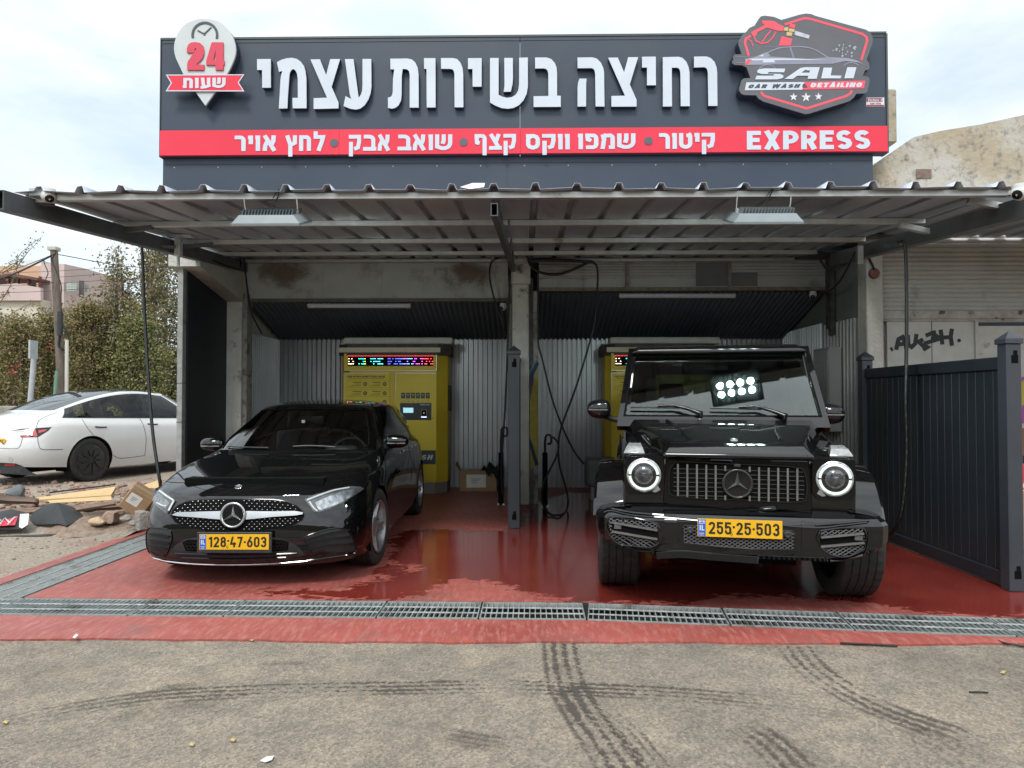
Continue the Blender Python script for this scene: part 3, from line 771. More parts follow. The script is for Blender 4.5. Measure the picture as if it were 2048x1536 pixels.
for a, b in ((323, 680), (680, 1041), (1041, 1772)):
    mb.box(W(a, 280, YS).x + 0.0012, W(b, 280, YS).x - 0.0012, YS - 0.045, YS - 0.001, bz0, bz1)
mb.build('red_band', M_BANDRED, sign)
mb = MB(); mb.box(sx0 + 0.01, sx1 - 0.15, YS + 0.05, YS + 0.13, 3.30, sz0 - 0.002); mb.build('lower_panel', M_ANTH, sign)
mb = MB(); xq = W(1014, 340, YS).x; mb.box(xq - 0.002, xq + 0.002, YS + 0.047, YS + 0.049, 3.4, sz0 - 0.03); mb.box(sx0 + 0.02, sx1 - 0.16, YS + 0.045, YS + 0.0495, sz0 - 0.085, sz0 - 0.078)
mb.build('seam', M_RETURN, sign)
mb = MB()
for a in range(345, 1760, 88): c = W(a, 330, YS); mb.lathe([(0.008, 0), (0.004, 0.006)], 8, T(c.x, YS + 0.05, sz0 - 0.12) @ RX(PI / 2))
mb.build('screw', M_GALV, sign)
YL = YS - 0.075
cA = lambda p: [XZ(880 + x / 6.4, 90 + y / 6.4, YL) for x, y in p]
cB = lambda p: [XZ(580 + x / 6.4, 90 + y / 6.4, YL) for x, y in p]
cC = lambda p: [XZ(1140 + x / 6.4, 90 + y / 6.4, YL) for x, y in p]
cD = lambda p, Y=YL: [XZ(320 + x / 6.827, 20 + y / 6.827, Y) for x, y in p]
BIG = [
 [cC([(1588,148),(1745,146),(1800,165),(1850,215),(1875,280),(1884,350),(1888,778),(1772,778),(1765,350),(1757,310),(1740,290),(1715,283),(1588,286)])],
 [cC([(1188,155),(1390,150),(1440,165),(1490,215),(1518,280),(1530,350),(1534,782),(1418,782),(1414,355),(1405,315),(1390,295),(1365,288),(1303,290),(1306,786),(1190,786)])],
 [cC([(922,150),(1098,148),(1100,514),(986,514),(986,287),(922,287)])],
 [cC([(488,162),(612,160),(692,348),(745,156),(872,155),(765,505),(852,700),(852,787),(530,788),(530,652),(704,648)])],
 [cC([(96,160),(285,157),(345,175),(395,225),(425,290),(436,350),(442,786),(328,786),(322,365),(315,325),(297,302),(270,294),(97,296)]), cC([(122,430),(212,430),(207,480),(206,786),(97,787),(97,540),(104,480)])],
 [cA([(1217,160),(1365,159),(1425,180),(1470,230),(1492,290),(1498,360),(1499,648),(1545,650),(1547,790),(1198,792),(1198,655),(1388,653),(1386,370),(1378,330),(1360,306),(1330,298),(1218,300)])],
 [cA([(640,166),(750,165),(750,638),(800,662),(855,675),(915,668),(965,640),(1000,585),(1012,510),(1013,162),(1124,160),(1125,530),(1110,620),(1070,705),(1010,770),(940,805),(870,815),(790,806),(710,775),(640,735)]), cA([(823,165),(932,165),(934,420),(928,500),(906,596),(815,598),(826,520)])],
 [cA([(358,168),(533,167),(532,532),(418,532),(416,306),(358,306)])],
 [cA([(12,167),(165,166),(220,180),(262,225),(288,290),(297,370),(299,796),(187,796),(184,370),(176,330),(158,310),(125,304),(14,304)])],
 [cB([(1715,168),(1862,168),(1863,798),(1750,798),(1747,305),(1716,304)])],
 [cB([(1284,175),(1500,172),(1560,185),(1605,225),(1634,290),(1645,370),(1647,800),(1532,800),(1532,380),(1524,335),(1500,312),(1470,306),(1441,306),(1430,400),(1428,640),(1420,710),(1390,770),(1350,802),(1305,814),(1254,805),(1254,672),(1285,666),(1305,645),(1315,600),(1318,440),(1325,380),(1335,310),(1286,310)])],
 [cB([(703,180),(812,180),(878,672),(905,640),(922,590),(928,520),(928,178),(1040,178),(1042,530),(1030,620),(1000,700),(955,770),(900,812),(840,826),(770,815),(685,780),(710,655),(785,690),(765,630)])],
 [cB([(262,184),(382,182),(463,385),(515,180),(640,180),(532,535),(620,735),(620,810),(302,818),(302,680),(473,674)])],
 [cD([(1596,712),(1660,678),(1730,658),(1800,652),(1870,668),(1925,708),(1965,765),(1985,830),(1998,930),(2000,1340),(1812,1342),(1808,1200),(1882,1198),(1880,930),(1870,870),(1850,825),(1820,805),(1795,815),(1775,850),(1765,900),(1745,1180),(1738,1342),(1622,1345),(1645,950),(1655,880),(1672,830),(1625,845)])],
 [cD([(1325,670),(1512,668),(1512,1060),(1395,1060),(1393,818),(1325,818)])],
]
def shift(poly, dx, dz): return [(x + dx, z + dz) for x, z in poly]
for polys in BIG:
    polys = [p[::-1] for p in polys]
    mb = MB()
    for p in polys: mb.prism(p, YL, YL + 0.012)
    l = mb.build('letter', M_WHITE, sign)
    mb = MB()
    for p in polys: mb.prism(p, YL + 0.0125, YS - 0.001)
    r = mb.build('letter_return', M_RETURN); r.parent = l
def put_text(parent, name, s, x0, x1, ybase, ytop, Y, mat, t=0.19, gap=0.13, slant=0.0, depth=0.006, each=True):
    """a word whose ink box runs px x0..x1, y ytop..ybase at depth Y"""
    a, b = W(x0, ybase, Y), W(x1, ybase, Y); h = W((x0 + x1) / 2, ytop, Y).z - W((x0 + x1) / 2, ybase, Y).z
    zb = (a.z + b.z) / 2
    out = []
    chars = text_polys(s, a.x, zb, h, b.x - a.x, t, gap, slant)
    if each:
        for ch in chars:
            if ch: mb = MB(); mb.flat(ch, Y, Y + depth); out.append(mb.build(name, mat, parent))
    else:
        mb = MB()
        for ch in chars:
            if ch: mb.flat(ch, Y, Y + depth)
        out.append(mb.build(name, mat, parent))
    return out
YB = YS - 0.052
for s, a, b, zb, zt in [('\u05e8\u05d5\u05d8\u05d9\u05e7', 1318, 1430, 297.5, 266), ('\u05e3\u05e6\u05e7', 949, 1032, 299.5, 268), ('\u05e1\u05e7\u05d5\u05d5', 1052, 1139.5, 299, 268), ('\u05d5\u05e4\u05de\u05e9', 1156, 1271, 298, 267),
                        ('\u05e7\u05d1\u05d0', 697.5, 781, 301.5, 269.5), ('\u05d1\u05d0\u05d5\u05e9', 795, 904.5, 300.5, 269), ('\u05e8\u05d9\u05d5\u05d0', 469, 553.5, 302, 271), ('\u05e5\u05d7\u05dc', 570, 650, 302, 270.5)]:
    put_text(sign, 'small_letter', s, a, b, zb, zt, YB, M_WHITE, t=0.235, gap=0.12)
put_text(sign, 'small_letter', 'EXPRESS', 1494, 1740.5, 298.5, 261, YB, M_WHITE, t=0.225, gap=0.10)
for a, b in ((668, 285.5), (927, 284), (1297, 281.5)):
    mb = MB(); c = W(a, b, YB); mb.lathe([(0.052, 0), (0.052, 0.006)], 24, T(c.x, YB + 0.006, c.z) @ RX(PI / 2)); mb.build('dot', M_DOT, sign)

# ------------------------------------------------------------ clock pin badge
YP = YS - 0.15
pin = thing('clock_badge', 'white map pin badge with clock, red 24 and red ribbon on the left sign end', 'sign', (W(410, 200, YP).x, YP, W(410, 210, YP).z))
out = [(612,123),(700,130),(800,160),(890,220),(960,310),(1010,410),(1033,510),(1030,600),(1000,700),(940,830),(905,890),(760,1105),(618,1305),(475,1105),(320,880),(260,750),(215,650),(192,540),(200,440),(235,340),(290,250),(370,180),(470,138),(540,125)]
out = [tuple(p) for p in smooth_path([Vector(p) for p in out[:11]], 4)] + out[11:14] + [tuple(p) for p in smooth_path([Vector(p) for p in out[14:] + out[:1]], 4)][:-1]
mb = MB(); mb.prism(cD(out, YP)[::-1], YP, YP + 0.03); mb.build('pin_plate', pm('badge_white', (0.43, 0.465, 0.465), (0.47, 0.50, 0.495), scale=4, rough=0.4), pin)
mb = MB(); mb.prism(cD(out, YP)[::-1], YP + 0.0305, YS - 0.001); mb.build('return', M_RETURN, pin)
rib = [(90,888),(1140,884),(1068,990),(1140,1105),(88,1103),(155,995)]
YR = YP - 0.02
mb = MB(); mb.prism(cD(rib, YR)[::-1], YR, YR + 0.012); rb = mb.build('ribbon', M_BANDRED, pin)
mb = MB(); mb.flat(stroke(cD(rib, YR - 0.002), 0.012, True), YR - 0.002, YR); o = mb.build('ribbon_edge', M_WHITE); o.parent = rb
mb = MB(); mb.prism(cD(rib, YR)[::-1], YR + 0.0125, YP - 0.001); mb.build('ribbon_return', M_RETURN, pin)
put_text(pin, 'small_letter', '\u05ea\u05d5\u05e2\u05e9', 320 + 308 / 6.827, 320 + 895 / 6.827, 20 + 1066 / 6.827, 20 + 925 / 6.827, YR - 0.006, M_WHITE, t=0.25, gap=0.16)
two = [(365,580),(367,520),(385,470),(425,442),(485,437),(545,448),(585,485),(600,540),(598,600),(575,660),(530,710),(492,745),(600,745),(600,818),(370,818),(370,745),(380,700),(420,640),(465,580),(490,535),(488,520),(478,516),(472,535),(470,582)]
M_DRED = pm('digit_red', (0.52, 0.035, 0.07), rough=0.45)
mb = MB(); mb.prism(cD(two, YP - 0.02)[::-1], YP - 0.02, YP - 0.001); mb.build('digit', M_DRED, pin)
mb = MB(); mb.flat([cD(p, YP - 0.02)[::-1] for p in ([(757,440),(862,440),(862,818),(757,818)], [(705,440),(757,440),(757,545),(728,685),(632,685)], [(630,685),(876,685),(876,750),(630,750)])], YP - 0.02, YP - 0.001); mb.build('digit', M_DRED, pin)
M_INK = pm('sign_ink', (0.045, 0.05, 0.065), rough=0.5)
ca = [(611 + 168 * math.cos(math.radians(a)), 340 - 168 * math.sin(math.radians(a))) for a in range(-17, 198, 6)]
mb = MB(); mb.flat(stroke(cD(ca, YP - 0.008), 0.029), YP - 0.008, YP - 0.001); mb.build('clock_arc', M_INK, pin)
mb = MB(); mb.flat(stroke(cD([(697, 235), (603, 325), (513, 278)], YP - 0.008), 0.015) + [cD([(603 + 18 * math.cos(a), 325 - 18 * math.sin(a)) for a in [k * PI / 6 for k in range(12)]], YP - 0.008)], YP - 0.008, YP - 0.001); mb.build('clock_hand', M_INK, pin)

# ------------------------------------------------------------ company badge with spray gun and car
YG = YS - 0.16
cE = lambda p, k=0.0: [XZ(1460 + x / 6.4, 10 + y / 6.4, YG - k) for x, y in p]
bad = thing('company_badge', 'grey shield badge with red spray gun, car drawing and stars on the sign', 'sign', (W(1610, 150, YG).x, YG, W(1610, 225, YG).z))
out = [(975,108),(1040,115),(1100,140),(1740,315),(1790,345),(1820,390),(1830,440),(1825,480),(1750,700),(1780,745),(1788,800),(1770,830),(1730,835),(1700,905),(1760,915),(1785,940),(1788,980),(1760,1105),(1735,1130),(1615,1135),(1590,1180),(1530,1230),(1010,1390),(960,1395),(910,1380),(430,1235),(370,1200),(335,1155),(180,1150),(140,1130),(120,1095),(120,1060),(150,960),(180,938),(262,935),(215,800),(195,790),(160,770),(60,765),(30,745),(28,715),(45,700),(40,660),(60,632),(150,630),(110,510),(108,460),(150,390),(210,340),(245,295),(350,245),(365,180),(395,145),(440,135),(560,150),(660,190),(900,120)]
M_PLATE = pm('badge_grey', (0.085, 0.085, 0.098), (0.10, 0.10, 0.112), scale=2, rough=0.5)
mb = MB(); mb.prism(cE(out)[::-1], YG, YG + 0.02); mb.build('plate', M_PLATE, bad)
mb = MB(); mb.prism(cE(out)[::-1], YG + 0.0205, YS - 0.001); mb.build('return', M_RETURN, bad)
M_BR = pm('badge_red', (0.72, 0.07, 0.10), rough=0.45)
def deco(name, polys, m, k=0.002, par=bad):
    mb = MB(); mb.flat(polys, YG - k, YG - 0.0004); return mb.build(name, m, par)
def flipcc(p):
    ar = sum(p[i][0] * p[(i + 1) % len(p)][1] - p[(i + 1) % len(p)][0] * p[i][1] for i in range(len(p)))
    return p if ar > 0 else p[::-1]
px = 1 / 6.4 * YG / FPX
deco('red_outline', stroke(cE([(240,650),(192,490),(200,432),(265,395)]), 30 * px) + stroke(cE([(700,250),(930,175),(985,172),(1050,185),(1690,370),(1745,410),(1755,455),(1680,705)]), 30 * px) + stroke(cE([(395,1110),(420,1150),(460,1172),(980,1325),(1490,1165),(1540,1130),(1560,1095)]), 30 * px), M_BR)
gun = deco('spray_gun', [flipcc(cE(p)) for p in ([(410,200),(560,205),(620,245),(690,275),(680,335),(600,330),(470,290),(430,265),(440,245),(412,240)], [(430,265),(480,285),(350,350),(330,400),(285,390),(265,350)], [(770,235),(838,255),(825,300),(755,285)], [(660,398),(795,435),(775,522),(622,522)])]
           + stroke(cE([(290,370),(330,460),(400,495),(480,480),(545,420),(585,345)]), 15 * px) + stroke(cE([(405,480),(470,390),(520,330)]), 15 * px) + stroke(cE([(225,440),(270,460),(295,530)]), 12 * px), M_BR, 0.004)
o = deco('nozzle_fitting', [flipcc(cE(p)) for p in ([(695,290),(745,285),(740,335),(690,330)], [(755,300),(825,310),(820,350),(750,340)], [(725,345),(800,355),(785,400),(722,392)])], pm('badge_gold', (0.5, 0.36, 0.16), rough=0.4), 0.005); o.parent = gun; o.location = (0, 0, 0)
o = deco('barrel', [flipcc(cE([(830,330),(1020,390),(1005,435),(825,385)]))], pm('badge_steel', (0.32, 0.32, 0.38), (0.5, 0.5, 0.56), scale=9, rough=0.3), 0.005); o.parent = gun; o.location = (0, 0, 0)
M_CARG = pm('badge_car_grey', (0.19, 0.19, 0.25), (0.27, 0.27, 0.33), scale=2.5, rough=0.45)
cg = deco('car_drawing', stroke(cE(smooth_path([Vector(p) for p in ((330,670),(430,635),(600,560),(760,538),(950,538),(1080,570),(1170,620),(1265,680))], 4)), 15 * px) + stroke(cE([(770,545),(815,680)]), 20 * px) + stroke(cE([(440,540),(780,540)]), 6 * px)
        + [flipcc(cE(p)) for p in ([(190,690),(430,655),(1000,690),(1265,668),(1500,680),(1620,710),(1750,785),(1640,735),(1480,718),(1300,755),(900,758),(200,768)], [(300,675),(470,600),(520,650),(470,660)])]
        + stroke(cE([(370,815),(420,775),(480,765),(550,780),(585,815)]), 9 * px) + stroke(cE([(1450,775),(1500,745),(1560,738),(1610,750),(1650,775)]), 9 * px) + stroke(cE([(70,664),(330,668)]), 5 * px) + stroke(cE([(80,738),(200,738)]), 5 * px), M_CARG, 0.003)
o = deco('highlight', [flipcc(cE([(240,690),(700,685),(1250,703),(700,706),(290,712)])), flipcc(cE([(430,708),(560,708),(580,735),(412,738)])), flipcc(cE([(370,655),(430,632),(420,660)]))], M_WHITE, 0.0045); o.parent = cg; o.location = (0, 0, 0)
o = deco('tail_lamp', [flipcc(cE([(186,752),(230,702),(278,706),(240,750),(200,776)]))], M_BR, 0.0045); o.parent = cg; o.location = (0, 0, 0)
SALI = [[[(705,818),(690,865),(500,862),(480,870),(485,882),(640,885),(680,905),(680,930),(655,945),(600,955),(320,955),(340,908),(545,908),(565,900),(560,890),(400,885),(350,870),(345,845),(370,825),(440,815)]],
        [[(695,950),(900,810),(1000,805),(800,950)], [(900,810),(960,800),(1145,800),(1135,840),(990,840)], [(1035,800),(1145,800),(1105,948),(990,948)], [(850,908),(890,870),(1020,870),(1010,908)]],
        [[(1195,805),(1305,805),(1285,905),(1425,908),(1412,942),(1165,942)]], [[(1500,800),(1615,800),(1578,940),(1460,942)]]]
for l in SALI: deco('letter', [flipcc(cE(p)) for p in l], M_WHITE, 0.008)
deco('white_strip', [flipcc(cE([(208,992),(950,988),(922,1085),(188,1093)]))], M_WHITE, 0.004)
deco('red_strip', [flipcc(cE([(950,988),(1730,970),(1712,1068),(922,1085)]))], M_BR, 0.004)
q = lambda x, y: (1460 + x / 6.4, 10 + y / 6.4)
put_text(bad, 'lettering', 'CAR WASH', *[q(228, 0)[0], q(880, 0)[0], q(0, 1060)[1], q(0, 1014)[1]], YG - 0.007, M_INK, t=0.27, gap=0.16, slant=0.25, depth=0.0028, each=False)
put_text(bad, 'lettering', '&', *[q(925, 0)[0], q(990, 0)[0], q(0, 1056)[1], q(0, 1008)[1]], YG - 0.007, M_INK, t=0.2, depth=0.0028, each=False)
put_text(bad, 'lettering', 'DETAILING', *[q(1025, 0)[0], q(1680, 0)[0], q(0, 1053)[1], q(0, 994)[1]], YG - 0.007, M_WHITE, t=0.27, gap=0.14, slant=0.2, depth=0.0028, each=False)
M_STAR = pm('badge_silver', (0.45, 0.45, 0.48), (0.75, 0.75, 0.78), scale=9, rough=0.35)
for x, y, r in ((813, 1178, 52), (972, 1182, 64), (1132, 1173, 52)):
    deco('star', [flipcc(cE([(x + (r if k % 2 == 0 else r * 0.4) * math.sin(k * PI / 5), y - (r if k % 2 == 0 else r * 0.4) * math.cos(k * PI / 5)) for k in range(10)]))], M_STAR, 0.004)
for x, y, r in ((1400,520,11),(1452,510,6),(1533,527,12),(1598,552,20),(1365,572,15),(1440,573,12),(1505,598,10),(1560,613,12),(1440,655,14),(1558,658,11),(1320,582,5),(1402,592,5),(1440,618,6),(1485,632,7),(1485,552,5),(1447,542,6)):
    ring = stroke(cE([(x + r * 0.75 * math.cos(a), y - r * 0.75 * math.sin(a)) for a in [0.3 + k * 0.5 for k in range(11)]]), max(5, r * 0.5) * px)
    deco('bubble', ring, M_WHITE, 0.004)
# installer's sticker
YK = YS - 0.003
st = thing('installer_sticker', 'small maroon and white sticker at the right edge of the sign', 'sticker', (W(1751, 204, YK).x, YK, W(1751, 213, YK).z))
def pxbox(mb, x0, x1, y0, y1, Y, d):
    a, b = W(x0, y1, Y), W(x1, y0, Y); return mb.box(a.x, b.x, Y, Y + d, a.z, b.z)
pxbox(MB(), 1732.5, 1768.5, 195, 213.5, YK, 0.002).build('sheet', pm('sticker_white', (0.62, 0.58, 0.6), rough=0.5), st)
mb = MB(); pxbox(mb, 1733, 1765, 196, 203.5, YK - 0.0015, 0.001); pxbox(mb, 1733, 1768, 209.5, 213, YK - 0.0015, 0.001); mb.build('bar', pm('sticker_maroon', (0.26, 0.04, 0.07), rough=0.5), st)
put_text(st, 'lettering', 'Victory P', 1735, 1765, 202.5, 197.5, YK - 0.0035, M_WHITE, t=0.2, gap=0.14, slant=0.15, depth=0.0015, each=False)
put_text(st, 'lettering', '\u05d4\u05e6\u05d5\u05d7 \u05d8\u05d5\u05dc\u05e9', 1740, 1762, 208.5, 205.5, YK - 0.0035, M_INK, t=0.2, gap=0.14, depth=0.0015, each=False)

# ------------------------------------------------------------ canopy
def roof_z(y): return 3.05 + 0.076 * (y - 5.6)
M_SHEET = pm('painted_roof_sheet', (0.36, 0.40, 0.47), (0.44, 0.475, 0.54), scale=2.2, rough=0.3, rough2=0.5, metal=0.3, stretch=(1, 0.3, 1), c3=(0.24, 0.235, 0.23), s3=3, lo3=0.55, hi3=0.75, bump=0.25, bscale=3)
M_PURL = pm('zinc_purlin', (0.44, 0.44, 0.43), (0.54, 0.535, 0.52), scale=9, rough=0.4, metal=0.4, c3=(0.22, 0.13, 0.085), s3=2.3, lo3=0.62, hi3=0.72)
M_BEAM = pm('dark_grey_beam', (0.075, 0.08, 0.085), (0.11, 0.115, 0.12), scale=5, rough=0.5)
can = thing('canopy', 'sheet metal canopy on purlins and grey beams in front of the wash bays', 'canopy', (0, 7.8, 3.0))
X0, X1 = -3.98, 3.80
mb = MB(); ribs = [0.085 + 0.3225 * k for k in range(-13, 13)]; prof = [(X0, 0)]
for r in ribs:
    if r - 0.06 < X0 or r + 0.06 > X1: continue
    prof += [(r - 0.042, 0.0), (r - 0.022, 0.042), (r + 0.018, 0.043), (r + 0.036, 0.0)]
prof.append((X1, 0))
ysr = [5.55, 5.70, 6.3, 6.9, 7.5, 8.13, 8.7, 9.2, 9.6, 10.08]; vs = []
jit = random.Random(3)
for j, y in enumerate(ysr):
    for i, (x, h) in enumerate(prof):
        w = (0.006 * math.sin(x * 9 + y * 3)) if h == 0 else 0.003 * math.sin(x * 17)
        if j == 0: w += jit.uniform(-0.005, 0.005)
        vs.append((x, y, roof_z(y) + h + w))
m = len(prof)
mb.add(vs, [(j * m + i, j * m + i + 1, (j + 1) * m + i + 1, (j + 1) * m + i) for j in range(len(ysr) - 1) for i in range(m - 1)])
o = mb.build('roof_sheet', M_SHEET, can, smooth=25, fix=False)
sol = o.modifiers.new('thickness', 'SOLIDIFY'); sol.thickness = 0.003
# bent flap of sheet standing on the edge
mb = MB(); a = W(925, 372, 5.6); mb.add([W(920, 374, 5.6), W(945, 366, 5.8), W(970, 366, 5.8), W(968, 374, 5.6), W(940, 378, 5.5)], [(0, 1, 2, 3, 4)])
mb.build('bent_flap', pm('white_sheet', (0.6, 0.6, 0.57), rough=0.6), can)
for k, (y, hh) in enumerate(((5.66, 0.05), (6.93, 0.05), (8.13, 0.05), (9.22, 0.05), (9.98, 0.05))):
    mb = MB(); z = roof_z(y) - 0.006; x0 = X0 + (0.28 if k == 0 else 0.0)
    if k == 0:
        mb.box(x0, X1 - 0.06, y - 0.03, y + 0.03, z - hh, z, 0.004); mb.box(x0 + 0.3, X1 - 0.1, y - 0.036, y - 0.0305, z - hh, z - hh + 0.014)
        mb.box(X0 + 0.02, X0 + 0.27, y - 0.01, y + 0.04, z - 0.06, z)
    else:
        xb = -0.16
        mb.box(X0, xb, y - 0.03, y + 0.03, z - hh, z, 0.004); mb.box(xb + 0.02, X1 - (0.1 if k > 2 else 0), y - 0.03, y + 0.03, z - hh - 0.003, z, 0.004)
    mb.build('purlin', M_PURL, can)
# hollow front ends of the beams
def beam(x, w, h, y0, y1, ztop, dx=0.0):
    mb = MB(); t = 0.006
    zf = lambda y: ztop + 0.076 * (y - y0)
    def sh(x0, x1, z0, z1):
        vs = [(x0, y0, zf(y0) + z0), (x1, y0, zf(y0) + z0), (x1, y0, zf(y0) + z1), (x0, y0, zf(y0) + z1), (x0 + dx, y1, zf(y1) + z0), (x1 + dx, y1, zf(y1) + z0), (x1 + dx, y1, zf(y1) + z1), (x0 + dx, y1, zf(y1) + z1)]
        mb.add(vs, [(0, 1, 2, 3), (7, 6, 5, 4), (0, 4, 5, 1), (1, 5, 6, 2), (2, 6, 7, 3), (3, 7, 4, 0)])
    sh(x - w / 2, x + w / 2, -t, 0); sh(x - w / 2, x + w / 2, -h, -h + t); sh(x - w / 2, x - w / 2 + t, -h + t + 0.0002, -t - 0.0002); sh(x + w / 2 - t, x + w / 2, -h + t + 0.0002, -t - 0.0002)
    return mb
beam(-3.93, 0.10, 0.145, 5.30, 10.0, 2.985, 0.02).build('beam', M_BEAM, can)
beam(-0.235, 0.055, 0.10, 5.58, 10.0, 2.945, 0.08).build('beam', M_BEAM, can)
beam(3.87, 0.10, 0.15, 5.10, 9.1, 2.94, 0.0).build('beam', M_BEAM, can)
for pq in ([(-3.9, 5.7, 2.99), (-3.78, 5.72, 3.0)], [(-3.93, 6.9, 3.04), (-3.6, 6.92, 3.09)], [(-3.95, 8.0, 3.12), (-3.5, 8.05, 3.17)]): MB().tube(pq, 0.02, flat=(0.05, 0.04)).build('bracket', M_BEAM, can)
for pq in ([(3.87, 6.9, 3.0), (3.55, 6.9, 3.08)], [(3.87, 5.9, 2.98), (3.62, 5.95, 3.05)]): MB().tube(pq, 0.02, flat=(0.06, 0.05)).build('bracket', M_PURL, can)

# ------------------------------------------------------------ wash bay building
M_CONC = pm('old_painted_concrete', (0.50, 0.485, 0.45), (0.60, 0.585, 0.545), scale=4, rough=0.85, bump=0.5, bscale=30, c3=(0.17, 0.15, 0.13), s3=5, lo3=0.58, hi3=0.70)
M_CONCL = pm('light_plaster', (0.40, 0.39, 0.36), (0.48, 0.47, 0.44), scale=5, rough=0.9, bump=0.7, bscale=24)
M_NAVY = pm('black_board', (0.010, 0.014, 0.020), (0.014, 0.018, 0.026), scale=1.5, rough=0.55)
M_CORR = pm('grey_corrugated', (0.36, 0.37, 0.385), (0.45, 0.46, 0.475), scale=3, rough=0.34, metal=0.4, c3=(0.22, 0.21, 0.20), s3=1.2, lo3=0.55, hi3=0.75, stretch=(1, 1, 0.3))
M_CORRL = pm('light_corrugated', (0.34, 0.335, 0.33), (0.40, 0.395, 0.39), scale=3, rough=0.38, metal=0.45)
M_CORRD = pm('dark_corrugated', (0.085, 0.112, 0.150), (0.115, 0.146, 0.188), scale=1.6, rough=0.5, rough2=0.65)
bay = thing('wash_building', 'two-bay wash building with corrugated walls and old concrete columns', 'building', (0, 10.5, 0))
xa, xb = W(447, 700, 10).x, W(485, 700, 10).x
mb = MB(); mb.box(xa, xb, 9.95, 10.25, 0, 3.42, 0.012); mb.build('column', M_CONC, bay)
mb = MB(); mb.add([(xa - 0.1, 8.62, 3.03), (xb + 0.02, 8.62, 3.03), (xb + 0.02, 8.62, 3.22), (xa - 0.1, 8.62, 3.22), (xa - 0.1, 9.949, 2.78), (xb + 0.02, 9.949, 2.78), (xb + 0.02, 9.949, 3.36), (xa - 0.1, 9.949, 3.36)], [(0, 1, 2, 3), (7, 6, 5, 4), (0, 4, 5, 1), (1, 5, 6, 2), (2, 6, 7, 3), (3, 7, 4, 0)])
mb.build('concrete_bracket', M_CONCL, bay)
# side board with a galvanised stud at its front edge
mb = MB(); mb.box(-4.16, -4.12, 8.78, 9.94, 0, 3.0); mb.build('side_board', M_NAVY, bay)
mb = MB(); mb.box(-4.20, -4.135, 8.68, 8.775, 0.0, 3.02, 0.004)
mb.build('corner_post', pm('dull_zinc', (0.20, 0.205, 0.20), (0.30, 0.305, 0.295), scale=14, rough=0.6, c3=(0.16, 0.13, 0.11), s3=6, lo3=0.6, hi3=0.7), bay)
mb = MB()
for z in (0.55, 1.15, 1.62): mb.box(-4.202, -4.133, 8.677, 8.777, z, z + 0.007)
mb.build('cable_tie', M_RETURN, bay)
xc0, xc1 = W(1024, 700, 9.9).x, W(1058, 700, 9.9).x
mb = MB(); mb.box(xc0, xc1, 9.85, 10.2, 0, 3.0, 0.012); mb.box(xc0 - 0.02, xc1 + 0.02, 9.88, 10.25, 3.001, 3.42, 0.012); mb.build('column', M_CONC, bay)
mb = MB(); mb.box(xc1 + 0.002, xc1 + 0.055, 9.95, 10.2, 0, 3.1); mb.build('channel', pm('dark_rusty_steel', (0.05, 0.052, 0.055), (0.13, 0.12, 0.115), scale=12, rough=0.6), bay)
for bx in ((xc1 + 0.06, xc1 + 0.125, 9.93, 10.2, 0, 2.92), (xc0 - 0.06, xc0 - 0.004, 9.96, 10.2, 0, 3.1), (xb + 0.003, xb + 0.06, 10.0, 10.2, 0, 2.9)): MB().box(*bx, 0.005).build('door_jamb', pm('weathered_jamb', (0.24, 0.235, 0.225), (0.34, 0.335, 0.32), scale=9, rough=0.7, c3=(0.12, 0.08, 0.06), s3=7), bay)
# left header: painted sheet panels with rust; right header: roller shutter
M_HEAD = pm('rust_spotted_paint', (0.42, 0.43, 0.42), (0.48, 0.49, 0.475), scale=3, rough=0.65, c3=(0.30, 0.27, 0.24), s3=2.5, lo3=0.56, hi3=0.7)
YH = 10.12
hz0, hz1 = W(750, 597, YH).z, 3.42
mb = MB(); hx = [W(p, 560, YH).x for p in (489, 646, 764, 846, 1016)]
for i in range(4): mb.box(hx[i] + 0.0015, hx[i + 1] - 0.0015, YH, YH + 0.03, hz0, hz1)
mb.build('header_panel', M_HEAD, bay)
